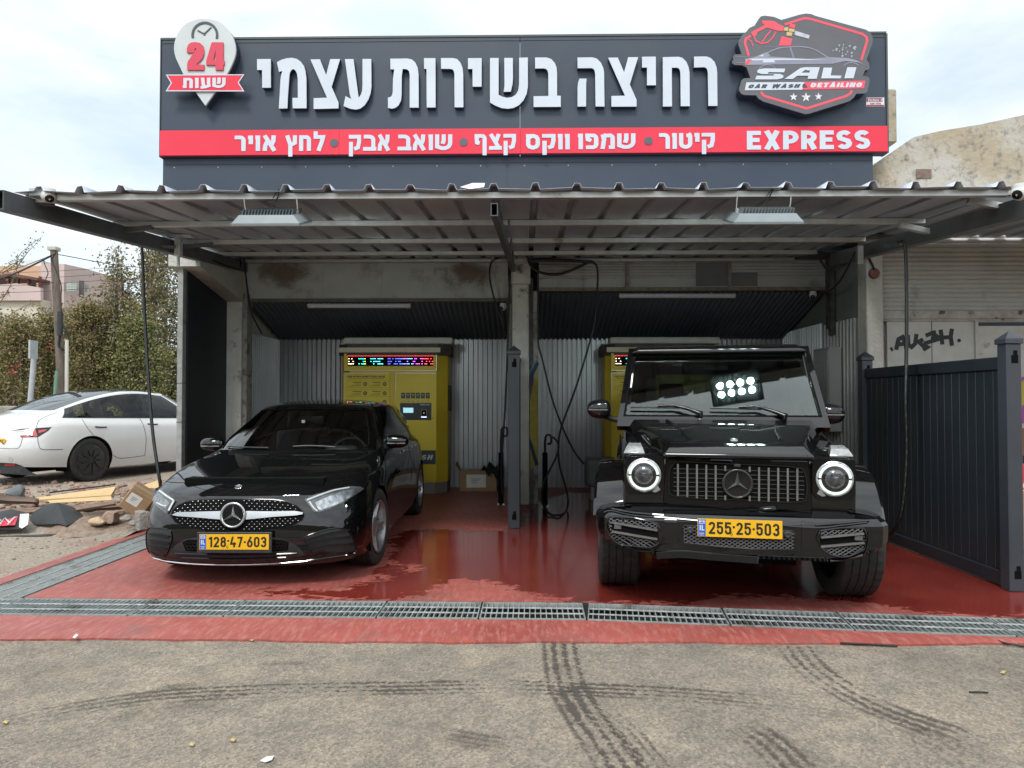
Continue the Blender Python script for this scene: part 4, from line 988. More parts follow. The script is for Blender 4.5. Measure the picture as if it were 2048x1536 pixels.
# faded lettering ghost on the right header panel: a stencilled corner mark
mb = MB(); mb.flat(stroke([XZ(870, 550, YH - 0.002), XZ(870, 538, YH - 0.002), XZ(892, 538, YH - 0.002), XZ(892, 566, YH - 0.002)], 0.05), YH - 0.002, YH - 0.0005); mb.build('faded_mark', pm('faded_mark', (0.33, 0.33, 0.32), rough=0.7), bay)
def rust_mat():
    m = bpy.data.materials.new('rust_stain'); m.use_nodes = True; nt = m.node_tree; L = nt.links; b = nt.nodes['Principled BSDF']
    tc = _n(nt, 'ShaderNodeTexCoord'); n = _n(nt, 'ShaderNodeTexNoise', Scale=60.0, Detail=6.0, Roughness=0.75); n2 = _n(nt, 'ShaderNodeTexNoise', Scale=2.6, Detail=5.0, Distortion=0.6)
    mp = _n(nt, 'ShaderNodeMapping'); mp.inputs['Scale'].default_value = (1.6, 1, 0.8); L.new(tc.outputs['Object'], mp.inputs['Vector']); L.new(mp.outputs['Vector'], n.inputs['Vector']); L.new(tc.outputs['Object'], n2.inputs['Vector'])
    g = _n(nt, 'ShaderNodeTexGradient', gradient_type='SPHERICAL'); mg = _n(nt, 'ShaderNodeMapping'); mg.inputs['Location'].default_value = (-1, 0, -1.25); mg.inputs['Scale'].default_value = (2, 0, 2.0); L.new(tc.outputs['Generated'], mg.inputs['Vector']); L.new(mg.outputs['Vector'], g.inputs['Vector'])
    def mt(op, a, b_, c=None):
        q = _n(nt, 'ShaderNodeMath', operation=op)
        for i, s in enumerate((a, b_, c)):
            if s is None: continue
            if isinstance(s, (int, float)): q.inputs[i].default_value = s
            else: L.new(s, q.inputs[i])
        return q.outputs[0]
    f = mt('ADD', mt('MULTIPLY_ADD', g.outputs['Fac'], 1.3, -0.38), mt('MULTIPLY_ADD', n2.outputs['Fac'], 1.6, -0.75)); f = mt('ADD', f, mt('MULTIPLY_ADD', n.outputs['Fac'], 2.0, -1.0))
    s = _n(nt, 'ShaderNodeMapRange', interpolation_type='SMOOTHSTEP'); s.inputs['From Min'].default_value = 0.0; s.inputs['From Max'].default_value = 0.7; s.inputs['To Max'].default_value = 0.8; L.new(f, s.inputs['Value']); L.new(s.outputs['Result'], b.inputs['Alpha'])
    b.inputs['Base Color'].default_value = (0.19, 0.135, 0.10, 1); b.inputs['Roughness'].default_value = 0.9
    return m
M_RUST = rust_mat()
for pa, pb in ((490, 655), (850, 1015)):
    mb = MB(); a_, b_ = W(pa, 600, YH - .004), W(pb, 515, YH - .004); mb.add([(a_.x, YH - .004, hz0), (b_.x, YH - .004, hz0), (b_.x, YH - .004, hz1), (a_.x, YH - .004, hz1)], [(0, 1, 2, 3)]); mb.build('rust_stain', M_RUST, bay)
mb = MB(); mb.box(hx[0], hx[-1], YH - 0.03, YH + 0.04, hz0 - 0.05, hz0 - 0.001); mb.build('lintel', pm('dark_lintel', (0.10, 0.09, 0.08), (0.16, 0.14, 0.125), scale=8, rough=0.7), bay)
YR_ = 10.12
rx0, rx1 = W(1078, 540, YR_).x, W(1652, 540, YR_).x
rz0, rz1 = W(1360, 575, YR_).z, 3.45
M_SHUT = pm('grey_shutter', (0.40, 0.40, 0.39), (0.47, 0.465, 0.455), scale=2, rough=0.6, c3=(0.17, 0.16, 0.15), s3=1.1, lo3=0.56, hi3=0.7)
corr((rx0, YR_, rz0 + 0.13), (0, 0, rz1 - rz0 - 0.13), (rx1 - rx0, 0, 0), (0, -1, 0), 0.040, 0.016, 'rib', per=6).build('roller_shutter', M_SHUT, bay, smooth=70)
mb = MB(); mb.box(rx0, rx1, YR_ - 0.004, YR_ + 0.02, rz0 + 0.0, rz0 + 0.129); mb.build('shutter_rail', M_SHUT, bay)
mb = MB(); mb.box(rx0, rx1, YR_ - 0.05, YR_ + 0.05, rz0 - 0.05, rz0 - 0.001); mb.build('lintel', pm('rusty_lintel', (0.17, 0.125, 0.10), (0.28, 0.24, 0.2), scale=14, rough=0.8), bay)
for p in (1254, 1458): x = W(p, 540, YR_).x; MB().box(x - 0.022, x + 0.022, YR_ - 0.045, YR_ - 0.02, rz0, rz1).build('shutter_guide', pm('worn_guide', (0.30, 0.28, 0.26), (0.17, 0.13, 0.11), scale=20, rough=0.7), bay)
mb = MB(); pxbox(mb, 1392, 1455, 525, 572, YR_ - 0.019, 0.004); pxbox(mb, 1462, 1515, 545, 572, YR_ - 0.019, 0.004); mb.build('paint_patch', pm('paint_patch', (0.14, 0.14, 0.145), (0.17, 0.17, 0.175), scale=4, rough=0.7), bay)
# sloping dark ceilings
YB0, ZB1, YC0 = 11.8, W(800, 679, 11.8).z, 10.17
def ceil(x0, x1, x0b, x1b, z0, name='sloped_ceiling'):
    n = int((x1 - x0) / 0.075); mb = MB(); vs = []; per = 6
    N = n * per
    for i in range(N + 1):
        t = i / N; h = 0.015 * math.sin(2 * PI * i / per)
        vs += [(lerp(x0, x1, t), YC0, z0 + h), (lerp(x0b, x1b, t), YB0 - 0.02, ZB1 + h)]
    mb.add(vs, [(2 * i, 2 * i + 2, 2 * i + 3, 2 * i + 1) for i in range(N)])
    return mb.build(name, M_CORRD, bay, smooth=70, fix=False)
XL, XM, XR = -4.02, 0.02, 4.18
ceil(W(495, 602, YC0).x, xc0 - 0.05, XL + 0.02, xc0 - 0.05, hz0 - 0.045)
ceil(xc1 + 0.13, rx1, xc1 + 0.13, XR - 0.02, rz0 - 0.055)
corr((XL, YB0, 0), (XM - XL, 0, 0), (0, 0, ZB1 + 0.02), (0, -1, 0), 0.078, 0.028, 'trap').build('back_wall', M_CORR, bay)
corr((XM + 0.08, YB0, 0), (XR - XM - 0.08, 0, 0), (0, 0, ZB1 + 0.02), (0, -1, 0), 0.078, 0.028, 'trap').build('back_wall', M_CORR, bay)
corr((XL, 10.2, 0), (0, YB0 - 10.2, 0), (0, 0, 2.40), (1, 0, 0), 0.078, 0.016, 'trap').build('side_wall', M_CORR, bay)
mb = MB(); mb.box(XL - 0.05, XL - 0.02, 10.2, YB0, 2.0, 3.3); mb.build('plaster_wall', M_CONC, bay)
corr((XR, 10.25, 0), (0, YB0 - 10.25, 0), (0, 0, 2.50), (-1, 0, 0), 0.09, 0.014, 'trap').build('side_wall', M_CORR, bay)
corr((XR + 0.03, 8.93, 0), (0, 10.25 - 8.93, 0), (0, 0, 2.47), (-1, 0, 0), 0.105, 0.018, 'trap').build('side_wall', M_CORRL, bay)
mb = MB(); mb.box(XR + 0.05, XR + 0.08, 8.93, YB0, 2.3, 3.35); mb.build('upper_side_panel', pm('green_grey_board', (0.20, 0.215, 0.205), (0.25, 0.265, 0.25), scale=1.2, rough=0.7), bay)
mb = MB(); mb.box(XR - 0.02, XR + 0.035, 10.0, 10.07, 2.4, 3.4); mb.box(XR - 0.03, XR + 0.03, 9.88, 9.96, 2.3, 3.4); mb.build('channel', MATS['dark_rusty_steel'], bay)
mb = MB(); mb.box(XL - 0.1, XR + 0.1, YB0 + 0.06, YB0 + 0.2, 0, 3.9); mb.build('rear_wall', M_CONC, bay)
mb = MB(); mb.box(-4.5, 4.5, 9.36, 12, 3.52, 3.7); mb.build('roof_slab', M_CONC, bay)
mb = MB(); mb.box(XR + 0.09, XR + 0.3, 9.1, 12, 0, 3.5); mb.box(XL - 0.25, XL - 0.06, 10.26, 12, 0, 3.5); mb.build('party_wall', M_CONC, bay)
MB().box(3.74, 4.6, 8.7, 10.3, 3.37, 3.40).build('soffit', M_BEAM, bay)
# painted graffiti on the middle column
GF = {'y': pm('graffiti_yellow', (0.36, 0.29, 0.03), (0.28, 0.22, 0.03), scale=14, rough=0.6), 'n': pm('graffiti_navy', (0.02, 0.025, 0.055), rough=0.6), 't': pm('graffiti_teal', (0.06, 0.22, 0.19), rough=0.6)}
Yg = 9.926
mb = MB(); mb.prism(flipcc([XZ(a, b, Yg) for a, b in ((1060, 800), (1068, 760), (1076, 735), (1076, 925), (1062, 940), (1060, 900))]), Yg, Yg + 0.003); mb.build('graffiti', GF['y'], bay)
mb = MB(); mb.flat(stroke([XZ(a, b, Yg - 0.004) for a, b in ((1075, 725), (1063, 752), (1052, 790), (1047, 830), (1050, 860), (1062, 890), (1074, 930))], 0.05), Yg - 0.004, Yg - 0.001); mb.build('graffiti', GF['n'], bay)
mb = MB(); mb.flat(stroke([XZ(a, b, Yg - 0.007) for a, b in ((1072, 722), (1056, 750), (1047, 785))], 0.022) + stroke([XZ(a, b, Yg - 0.007) for a, b in ((1048, 945), (1056, 935), (1062, 928))], 0.03), Yg - 0.007, Yg - 0.005); mb.build('graffiti', GF['t'], bay)
# right front column, with a red alarm disc
yc = 8.84; ca_, cb_ = W(1735, 700, yc).x, W(1768, 700, yc).x
mb = MB(); mb.box(ca_, cb_, yc, yc + 0.25, 0, 3.45, 0.012); mb.build('column', M_CONCL, bay)

# ------------------------------------------------------------ neighbour: old shuttered workshop with a concrete parapet
nb = thing('neighbour_workshop', 'shuttered whitewashed workshop next door with a stained concrete parapet and graffiti', 'building', (6.2, 9.2, 0))
YN = 9.0
nx0, nx1 = cb_ + 0.01, 11.0
nz0, nz1 = W(1900, 622, YN).z, W(1900, 440, YN).z
corr((nx0, YN, nz0), (0, 0, nz1 - nz0), (nx1 - nx0, 0, 0), (0, -1, 0), 0.056, 0.018, 'rib', per=6).build('roller_shutter', pm('pale_shutter', (0.40, 0.395, 0.38), (0.48, 0.47, 0.455), scale=2.4, rough=0.6, c3=(0.22, 0.19, 0.17), s3=2, lo3=0.6, hi3=0.75), nb, smooth=70)
M_NDOOR = pm('whitewashed_steel', (0.42, 0.41, 0.385), (0.50, 0.485, 0.46), scale=5, rough=0.7, c3=(0.22, 0.14, 0.10), s3=4, lo3=0.60, hi3=0.70)
dz1 = nz0 - 0.13
mb = MB()
for a, b in ((1774, 1862), (1864, 1948), (1954, 2060), (2062, 2250)): mb.box(W(a, 700, YN).x, W(b, 700, YN).x, YN - 0.01, YN + 0.03, 0, dz1)
mb.build('steel_door', M_NDOOR, nb)
mb = MB(); mb.box(nx0, nx1, YN - 0.05, YN + 0.05, nz0 - 0.10, nz0 - 0.001); mb.box(nx0, nx1, YN - 0.03, YN + 0.03, dz1 + 0.002, nz0 - 0.102)
mb.build('lintel', pm('chipped_lintel', (0.42, 0.40, 0.375), (0.30, 0.26, 0.23), scale=8, rough=0.8, c3=(0.10, 0.075, 0.065), s3=6, lo3=0.58, hi3=0.64), nb)
mb = MB(); x = W(1951, 700, YN).x; mb.box(x - 0.018, x + 0.018, YN - 0.035, YN + 0.02, 0, dz1); mb.build('door_frame', M_NDOOR, nb)
mb = MB(); mb.box(W(1956, 655, YN).x, nx1, YN - 0.013, YN - 0.0102, W(1956, 648, YN).z - 0.025, W(1956, 648, YN).z + 0.02); mb.build('gap', M_RETURN, nb)
q6 = lambda x, y: XZ(1500 + x / 2.845, 160 + y / 2.845, YN - 0.013)
tagl = [[(832, 1535), (845, 1475), (868, 1462), (885, 1500), (892, 1535)], [(838, 1505), (890, 1500)], [(898, 1450), (902, 1505), (920, 1520), (940, 1500), (948, 1445)], [(985, 1475), (960, 1490), (985, 1512), (1010, 1520), (985, 1535)], [(1000, 1455), (1035, 1440), (1070, 1462)],
        [(990, 1500), (1080, 1472)], [(1045, 1425), (1055, 1490)], [(1085, 1420), (1090, 1455), (1095, 1505)], [(1150, 1415), (1142, 1460), (1150, 1512)], [(1030, 1470), (1150, 1462)], [(800, 1535), (812, 1528)]]
mb = MB(); mb.flat([p for l in tagl for p in stroke([q6(*a) for a in l], 0.05)] + [flipcc([q6(1190 + 11 * math.cos(k * PI / 5), 1482 + 11 * math.sin(k * PI / 5)) for k in range(10)])], YN - 0.013, YN - 0.0105)
mb.build('graffiti', pm('graffiti_black', (0.012, 0.013, 0.018), rough=0.55), nb)
for pts_, c in (([(2030, 760), (2070, 745), (2075, 840), (2034, 850)], (0.35, 0.06, 0.30)), ([(2036, 770), (2052, 755), (2060, 800), (2044, 812)], (0.45, 0.38, 0.05)), ([(2034, 860), (2070, 850), (2074, 905), (2030, 915)], (0.25, 0.10, 0.05)), ([(2030, 905), (2056, 880), (2064, 960), (2034, 975)], (0.015, 0.012, 0.02))):
    mb = MB(); mb.prism(flipcc([XZ(a, b, YN - 0.015) for a, b in pts_]), YN - 0.015 - 0.001 * c[0], YN - 0.0108); mb.build('graffiti', pm('graffiti_%02d' % int(c[0] * 100), c, rough=0.6), nb)
M_PARA = pm('stained_concrete', (0.34, 0.285, 0.205), (0.40, 0.375, 0.33), scale=1.3, lo=0.42, hi=0.58, rough=0.9, bump=0.7, bscale=16, c3=(0.13, 0.122, 0.11), s3=9, lo3=0.52, hi3=0.72)
YQ = 9.4
mb = MB(); mb.prism(flipcc([XZ(a, b, YQ) for a, b in ((1752, 420), (1752, 327), (1772, 312), (1828, 274), (1880, 262), (1960, 249), (2048, 230), (2250, 190), (2250, 420))]), YQ, YQ + 0.35); mb.build('parapet', M_PARA, nb)
mb = MB(); mb.box(W(1774, 200, 9.8).x, W(1794, 200, 9.8).x, 9.8, 10.2, W(1780, 285, 9.8).z, W(1780, 177, 9.8).z, 0.02); mb.build('chimney_stub', M_PARA, nb)
mb = MB(); pxbox(mb, 1833, 1863, 338, 356, YQ - 0.012, 0.011); mb.build('anchor_plate', pm('rust_plate', (0.12, 0.08, 0.06), (0.2, 0.14, 0.11), scale=20, rough=0.7), nb)
corr((3.98, 6.6, 3.30), (5.5, 0, 0.0), (0, 2.36, 0.13), (0, 0, 1), 0.32, 0.02, 'trap').build('awning', M_SHEET, nb)
MB().box(4.0, 9.4, 6.62, 6.67, 3.20, 3.275).build('awning_rail', M_BEAM, nb)
mb = MB(); mb.box(nx0, nx1, 9.06, 12, 0, W(1900, 400, YN).z); mb.build('wall', M_CONC, nb)
# ============================================================ CAR TOOLS
M_PAINT = pm('black_car_paint', (0.0022, 0.0023, 0.0026), rough=0.5, spec=0.02, coat=1.0)
M_GLOSSB = pm('gloss_black', (0.008, 0.008, 0.009), rough=0.12)
M_MATB = pm('matt_black_plastic', (0.018, 0.018, 0.019), (0.028, 0.028, 0.029), scale=20, rough=0.55)
M_DEEP = pm('deep_black', (0.004, 0.004, 0.004), rough=0.9, spec=0.1)
M_CHROME = pm('brushed_chrome', (0.62, 0.63, 0.64), rough=0.22, metal=1.0)
M_SATIN = pm('satin_silver', (0.36, 0.37, 0.38), (0.43, 0.44, 0.45), scale=6, rough=0.3, metal=0.85)
M_RUBBER = pm('tyre_rubber', (0.014, 0.0135, 0.013), (0.026, 0.024, 0.022), scale=14, rough=0.75, bump=0.25, bscale=90)
M_RIMD = pm('dark_alloy', (0.26, 0.26, 0.265), (0.36, 0.36, 0.365), scale=8, rough=0.35, metal=0.8)
M_RIMB = pm('black_wheel_cover', (0.012, 0.012, 0.013), rough=0.45)
M_SEAT = pm('black_leather', (0.022, 0.022, 0.023), (0.032, 0.032, 0.033), scale=12, rough=0.55)
M_YEL = pm('plate_yellow', (0.66, 0.36, 0.010), (0.70, 0.39, 0.013), scale=3, rough=0.35)
M_BLUE = pm('plate_blue', (0.02, 0.10, 0.42), rough=0.4)
M_PLW = pm('plate_white', (0.6, 0.6, 0.6), rough=0.4)
M_PBLK = pm('plate_ink', (0.012, 0.011, 0.01), rough=0.5)
def glass_mat(name, tint, ior, gloss_tint=(1, 1, 1)):
    """thin car glass: tinted see-through with a Fresnel reflection"""
    m = bpy.data.materials.new(name); m.use_nodes = True; nt = m.node_tree; nt.nodes.clear(); L = nt.links
    o = _n(nt, 'ShaderNodeOutputMaterial'); t = _n(nt, 'ShaderNodeBsdfTransparent', Color=(*tint, 1)); g = _n(nt, 'ShaderNodeBsdfGlossy', Color=(*gloss_tint, 1), Roughness=0.015)
    f = _n(nt, 'ShaderNodeFresnel', IOR=ior); mx = _n(nt, 'ShaderNodeMixShader')
    L.new(f.outputs['Fac'], mx.inputs['Fac']); L.new(t.outputs['BSDF'], mx.inputs[1]); L.new(g.outputs['BSDF'], mx.inputs[2]); L.new(mx.outputs['Shader'], o.inputs['Surface'])
    MATS[name] = m; return m
M_GLASS = glass_mat('windscreen_glass', (0.86, 0.93, 0.91), 1.9)
M_GLASS_D = glass_mat('dark_side_glass', (0.30, 0.34, 0.33), 1.6)
M_LENS = glass_mat('lamp_lens', (0.92, 0.94, 0.95), 1.5)

def cage_mesh(verts, faces, level, crease=None, uv=None):
    """Catmull-Clark surface of a control cage -> list of verts, faces, per-face tag"""
    me = bpy.data.meshes.new('cage'); me.from_pydata(verts, [], [f[0] for f in faces])
    tags = sorted(set(f[1] for f in faces))
    for _ in tags: me.materials.append(None)
    me.polygons.foreach_set('material_index', [tags.index(f[1]) for f in faces])
    uvl = me.uv_layers.new(name='UVMap')
    k = 0
    for f in faces:
        for j in range(len(f[0])): uvl.data[k].uv = f[2][j] if len(f) > 2 and f[2] else (0, 0); k += 1
    if crease:
        at = me.attributes.new('crease_edge', 'FLOAT', 'EDGE'); vals = [0.0] * len(me.edges)
        for e in me.edges:
            kk = tuple(sorted(e.vertices))
            if kk in crease: vals[e.index] = crease[kk]
        at.data.foreach_set('value', vals)
    o = bpy.data.objects.new('cage', me); COL.objects.link(o)
    m = o.modifiers.new('s', 'SUBSURF'); m.levels = level; m.render_levels = level; m.uv_smooth = 'NONE'; m.boundary_smooth = 'PRESERVE_CORNERS'
    dg = bpy.context.evaluated_depsgraph_get(); ev = o.evaluated_get(dg); r = ev.to_mesh()
    V = [v.co.copy() for v in r.vertices]; ul = r.uv_layers[0].data
    F = []
    for p in r.polygons:
        uvs = [ul[i].uv for i in p.loop_indices]
        F.append((tuple(p.vertices), tags[p.material_index], sum(u.x for u in uvs) / len(uvs), sum(u.y for u in uvs) / len(uvs)))
    ev.to_mesh_clear(); bpy.data.objects.remove(o); bpy.data.meshes.remove(me)
    return V, F
def cut_wheel(V, F, cy, cz, r, xmin=0.45):
    """open a round wheel arch: faces inside go, edge vertices slide out to the circle"""
    inside = [abs(v.x) > xmin and math.hypot(v.y - cy, v.z - cz) < r for v in V]
    out = [f for f in F if not all(inside[i] for i in f[0])]
    used = set(i for f in out for i in f[0])
    for i in used:
        if inside[i]:
            v = V[i]; d = math.hypot(v.y - cy, v.z - cz)
            if d > 1e-6: v.y = cy + (v.y - cy) * r / d; v.z = cz + (v.z - cz) * r / d
    return out
def sub_object(name, V, F, m, parent, smooth=30, off=0.0):
    idx = {}; vs = []; fs = []
    for f in F:
        g = []
        for i in f[0]:
            if i not in idx: idx[i] = len(vs); vs.append(V[i])
            g.append(idx[i])
        fs.append(tuple(g))
    me = bpy.data.meshes.new(name); me.from_pydata(vs, [], fs)
    return link(name, me, m, parent, smooth)
class Car:
    """a placed car: local x to the right of the picture, y backwards, z up"""
    def __init__(s, root, org, psi, zoff=0.0):
        s.root = root; s.psi = psi
        s.M = T(org[0], org[1], zoff) @ RZ(-psi); s.I = s.M.inverted(); s.bvh = None
    def set_surface(s, V, F): s.bvh = BVHTree.FromPolygons([tuple(v) for v in V], [f[0] for f in F])
    def hit(s, px, py):
        o = s.I @ _C; d = (s.I.to_3x3() @ ray(px, py)).normalized()
        return s.bvh.ray_cast(o, d)
    def pt(s, px, py, off=0.0, bvh=None):
        h = s.hit(px, py)
        if h[0] is None: return None
        d = (s.I.to_3x3() @ ray(px, py)).normalized()
        n = h[1] if h[1].dot(d) < 0 else -h[1]
        n = (n - d * 0.5).normalized() if n.dot(-d) < 0.35 else n
        return h[0] + n * off
    def patch(s, name, m, poly, off=0.004, step=5.0, thick=0.012, parent=None, smooth=40, holes=None):
        """skin following the body over a picture outline"""
        poly = flipcc([tuple(p) for p in poly])
        vs = [Vector(p) for p in poly]; n = len(vs)
        # refine the outline
        ref = []
        for i in range(n):
            a, b = vs[i], vs[(i + 1) % n]; k = max(1, int((b - a).length / step))
            for j in range(k): ref.append(a + (b - a) * j / k)
        xs = [p.x for p in ref]; zs = [p.y for p in ref]; pl = [(p.x, p.y) for p in ref]
        pts = list(ref); nb = len(ref)
        x = min(xs) + step / 2
        while x < max(xs):
            y = min(zs) + step / 2
            while y < max(zs):
                if pip(x, y, pl) and -pdist(x, y, pl) < -step * 0.45: pts.append(Vector((x, y)))
                y += step
            x += step
        r = geometry.delaunay_2d_cdt(pts, [], [list(range(nb))], 1, 1e-5)
        P3 = [s.pt(p.x, p.y, off) for p in r[0]]
        # holes in the ray hits: take the nearest hit's depth
        good = [i for i, p in enumerate(P3) if p is not None]
        if not good: return None
        for i, p in enumerate(P3):
            if p is None:
                q = min(good, key=lambda g: (r[0][g] - r[0][i]).length); o = s.I @ _C
                d = (s.I.to_3x3() @ ray(r[0][i].x, r[0][i].y)).normalized(); P3[i] = o + d * (P3[q] - o).length
        o = s.I @ _C
        N = len(P3); back = [p + (p - o).normalized() * thick for p in P3]
        F = [tuple(f) for f in r[2]]; ed = {}
        for f in F:
            for a, b in zip(f, f[1:] + f[:1]): ed[(a, b)] = 1
        fs = list(F) + [(b, a, N + a, N + b) for (a, b) in ed if (b, a) not in ed]
        mb = MB(); mb.add(P3 + back, fs)
        return mb.build(name, m, parent or s.root, smooth)
    def line(s, pts, off=0.004, n=6, closed=False):
        P = smooth_path([Vector(p) for p in pts], n, closed) if n > 1 else [Vector(p) for p in pts]
        return [q for q in (s.pt(p.x, p.y, off) for p in P) if q is not None]
    def rod(s, name, m, pts, r, off=0.004, n=6, parent=None, flat=None, closed=False):
        L = s.line(pts, off, n, closed)
        if closed: L.append(L[0])
        mb = MB(); mb.tube(L, r, 6, flat=flat); return mb.build(name, m, parent or s.root, 50)
    def plane_pt(s, px, py, yl):
        o = s.I @ _C; d = s.I.to_3x3() @ ray(px, py); return o + d * ((yl - o.y) / d.y)
def tyre_profile(R, w, groove=4, sh=0.03):
    """outer half profile with circumferential grooves; (radius, height along the axle)"""
    p = [(R * 0.70, -w * 0.44), (R * 0.80, -w * 0.5), (R * 0.90, -w * 0.5), (R - sh * 0.6, -w * 0.475), (R - sh * 0.15, -w * 0.44)]
    tw = w * 0.84; x = -tw / 2
    gw = 0.009; lands = groove + 1; lw = (tw - groove * gw) / lands
    for i in range(lands):
        p += [(R, x), (R, x + lw)]; x += lw
        if i < groove: p += [(R - 0.009, x + 0.0005), (R - 0.009, x + gw - 0.0005)]; x += gw
    p += [(R - sh * 0.15, w * 0.44), (R - sh * 0.6, w * 0.475), (R * 0.90, w * 0.5), (R * 0.80, w * 0.5), (R * 0.70, w * 0.44)]
    return p
def make_wheel(parent, name, R, w, rim, loc, steer=0.0, side=1, spokes=5, rim_mat=None, rr=0.68, blocky=0.0, seg=72):
    """wheel > tyre, rim; axle along local x; side=+1: outer face towards +x"""
    e = bpy.data.objects.new(name, None); COL.objects.link(e); e.parent = parent; e.location = loc; e.rotation_euler = (0, 0, steer)
    A = RY(PI / 2) if side > 0 else RY(-PI / 2)                    # lathe axis z -> outward
    mb = MB(); mb.lathe(tyre_profile(R, w), seg, A, caps=False)
    # sipes: push every other segment of the outer lands in
    prof = tyre_profile(R, w); nseg = seg
    for i, (r_, h_) in enumerate(prof):
        if r_ >= R - 1e-6 or (abs(r_ - (R - 0.03 * 0.15)) < 1e-6):
            for k in range(nseg):
                if (k + (1 if h_ > 0 else 0)) % 3 == 0:
                    v = Vector(mb.v[i * nseg + k]); q = Vector((0, v.y, v.z)); q = q * ((q.length - 0.006) / q.length); mb.v[i * nseg + k] = (v.x, q.y, q.z)
    o = mb.build('tyre', M_RUBBER, smooth=35); o.parent = e
    rim_mat = rim_mat or M_RIMD
    mb = MB(); f = w * 0.5
    mb.lathe([(R * rr + 0.004, f - 0.006), (R * rr, f - 0.002), (R * rr - 0.012, f - 0.006), (R * rr - 0.02, f - 0.05), (R * rr - 0.03, -w * 0.3), (0.0, -w * 0.3)], 48, A, caps=False)
    if rim == 'spoke':
        for k in range(spokes):
            a0 = 2 * PI * k / spokes + 0.2
            for da in (-0.13, 0.13):
                R0 = RZ(a0 + da)
                x0, x1 = 0.045, R * rr - 0.008
                B = A @ R0 @ T(0, 0, 0)
                t0, t1 = 0.018, 0.014
                z0, z1 = f - 0.045, f - 0.02
                vs = [Vector((x0, -t0 - da * 0.1, z0)), Vector((x0, t0 - da * 0.1, z0)), Vector((x1, t1, z1)), Vector((x1, -t1, z1)), Vector((x0, -t0 * 1.4, z0 - 0.05)), Vector((x0, t0 * 1.4, z0 - 0.05)), Vector((x1, t1 * 1.4, z1 - 0.04)), Vector((x1, -t1 * 1.4, z1 - 0.04))]
                mb.add([B @ v for v in vs], [(0, 1, 2, 3), (0, 3, 7, 4), (1, 5, 6, 2), (4, 7, 6, 5), (0, 4, 5, 1), (2, 6, 7, 3)])
        mb.lathe([(0.07, f - 0.09), (0.07, f - 0.045), (0.055, f - 0.036), (0.0, f - 0.034)], 24, A)
    else:                                                          # full cover with raised vanes
        mb.lathe([(R * rr - 0.004, f - 0.008), (R * rr - 0.03, f + 0.002), (0.05, f - 0.006), (0.0, f - 0.004)], 48, A)
        n = spokes
        for k in range(n):
            a = 2 * PI * k / n
            B = A @ RZ(a)
            poly = [(0.055, 0.012), (R * rr * 0.60, 0.055), (R * rr * 0.92, 0.02), (R * rr * 0.90, -0.05), (R * rr * 0.5, -0.025)]
            vs = [Vector((x, y, f + (0.012 if j != 2 else 0.004))) for j, (x, y) in enumerate(poly)] + [Vector((x * 0.98, y * 1.15, f - 0.01)) for x, y in poly]
            m_ = len(poly); mb.add([B @ v for v in vs], [tuple(range(m_))] + [(i, m_ + i, m_ + (i + 1) % m_, (i + 1) % m_) for i in range(m_)])
    o = mb.build('rim', rim_mat, smooth=30); o.parent = e
    return e
def plate_polys(digits, w, h):
    return text_polys(digits, w * 0.135, h * 0.16, h * 0.68, w * 0.83, t=0.17, gap=0.13)
def number_plate(parent, digits, loc, w=0.52, h=0.112, tilt=0.0, yaw=0.0, frame=None, rust=False):
    """plate facing local -y, centre at loc"""
    B = T(*loc) @ RZ(yaw) @ RX(tilt) @ T(-w / 2, 0, -h / 2)
    e = bpy.data.objects.new('number_plate', None); COL.objects.link(e); e.parent = parent
    def mk(mb, n, m): o = mb.transform(B).build(n, m); o.parent = e; return o
    if frame: mk(MB().box(-0.02, w + 0.02, 0.003, 0.02, -0.028, h + 0.015, 0.005), 'plate_frame', M_MATB)
    mk(MB().box(0, w, 0, 0.0028, 0, h, 0.0008), 'plate_panel', M_YEL)
    mk(MB().box(0.004, w * 0.098, -0.0012, -0.0002, 0.004, h - 0.004), 'blue_strip', M_BLUE)
    mb = MB(); mb.box(0.009, w * 0.088, -0.0022, -0.0013, h * 0.72, h * 0.93); mk(mb, 'flag', M_PLW)
    mb = MB(); mb.box(0.009, w * 0.088, -0.003, -0.0023, h * 0.76, h * 0.79); mb.box(0.009, w * 0.088, -0.003, -0.0023, h * 0.87, h * 0.90)
    mb.flat(stroke([(w * 0.055 + 0.007 * math.cos(PI / 2 + k * 2 * PI / 3), h * 0.83 + 0.007 * math.sin(PI / 2 + k * 2 * PI / 3)) for k in range(3)], 0.002, True), -0.003, -0.0023); mk(mb, 'flag_mark', M_BLUE)
    mb = MB()
    for ch in text_polys('IL', w * 0.026, h * 0.34, h * 0.30, w * 0.056, t=0.2, gap=0.18): mb.flat(ch, -0.0022, -0.0013)
    mb.flat(stroke([(w * 0.02, h * 0.20), (w * 0.035, h * 0.17), (w * 0.05, h * 0.20), (w * 0.065, h * 0.17), (w * 0.08, h * 0.20)], 0.003), -0.0022, -0.0013)
    mb.flat(stroke([(w * 0.025, h * 0.10), (w * 0.04, h * 0.075), (w * 0.06, h * 0.10), (w * 0.075, h * 0.08)], 0.0025), -0.0022, -0.0013); mk(mb, 'country_mark', M_PLW)
    for ch in plate_polys(digits, w, h):
        if ch: mb = MB(); mb.flat(ch, -0.0014, -0.0002); mk(mb, 'digit', M_PBLK)
    cx = w * 0.405
    mb = MB(); mb.flat(stroke([(cx, h * 0.30), (cx - 0.008, h * 0.15), (cx + 0.008, h * 0.15)], 0.0018, True) + stroke([(cx - 0.004, h * 0.10), (cx + 0.004, h * 0.10)], 0.0018), -0.0014, -0.0002); mk(mb, 'stamp', M_PBLK)
    return e
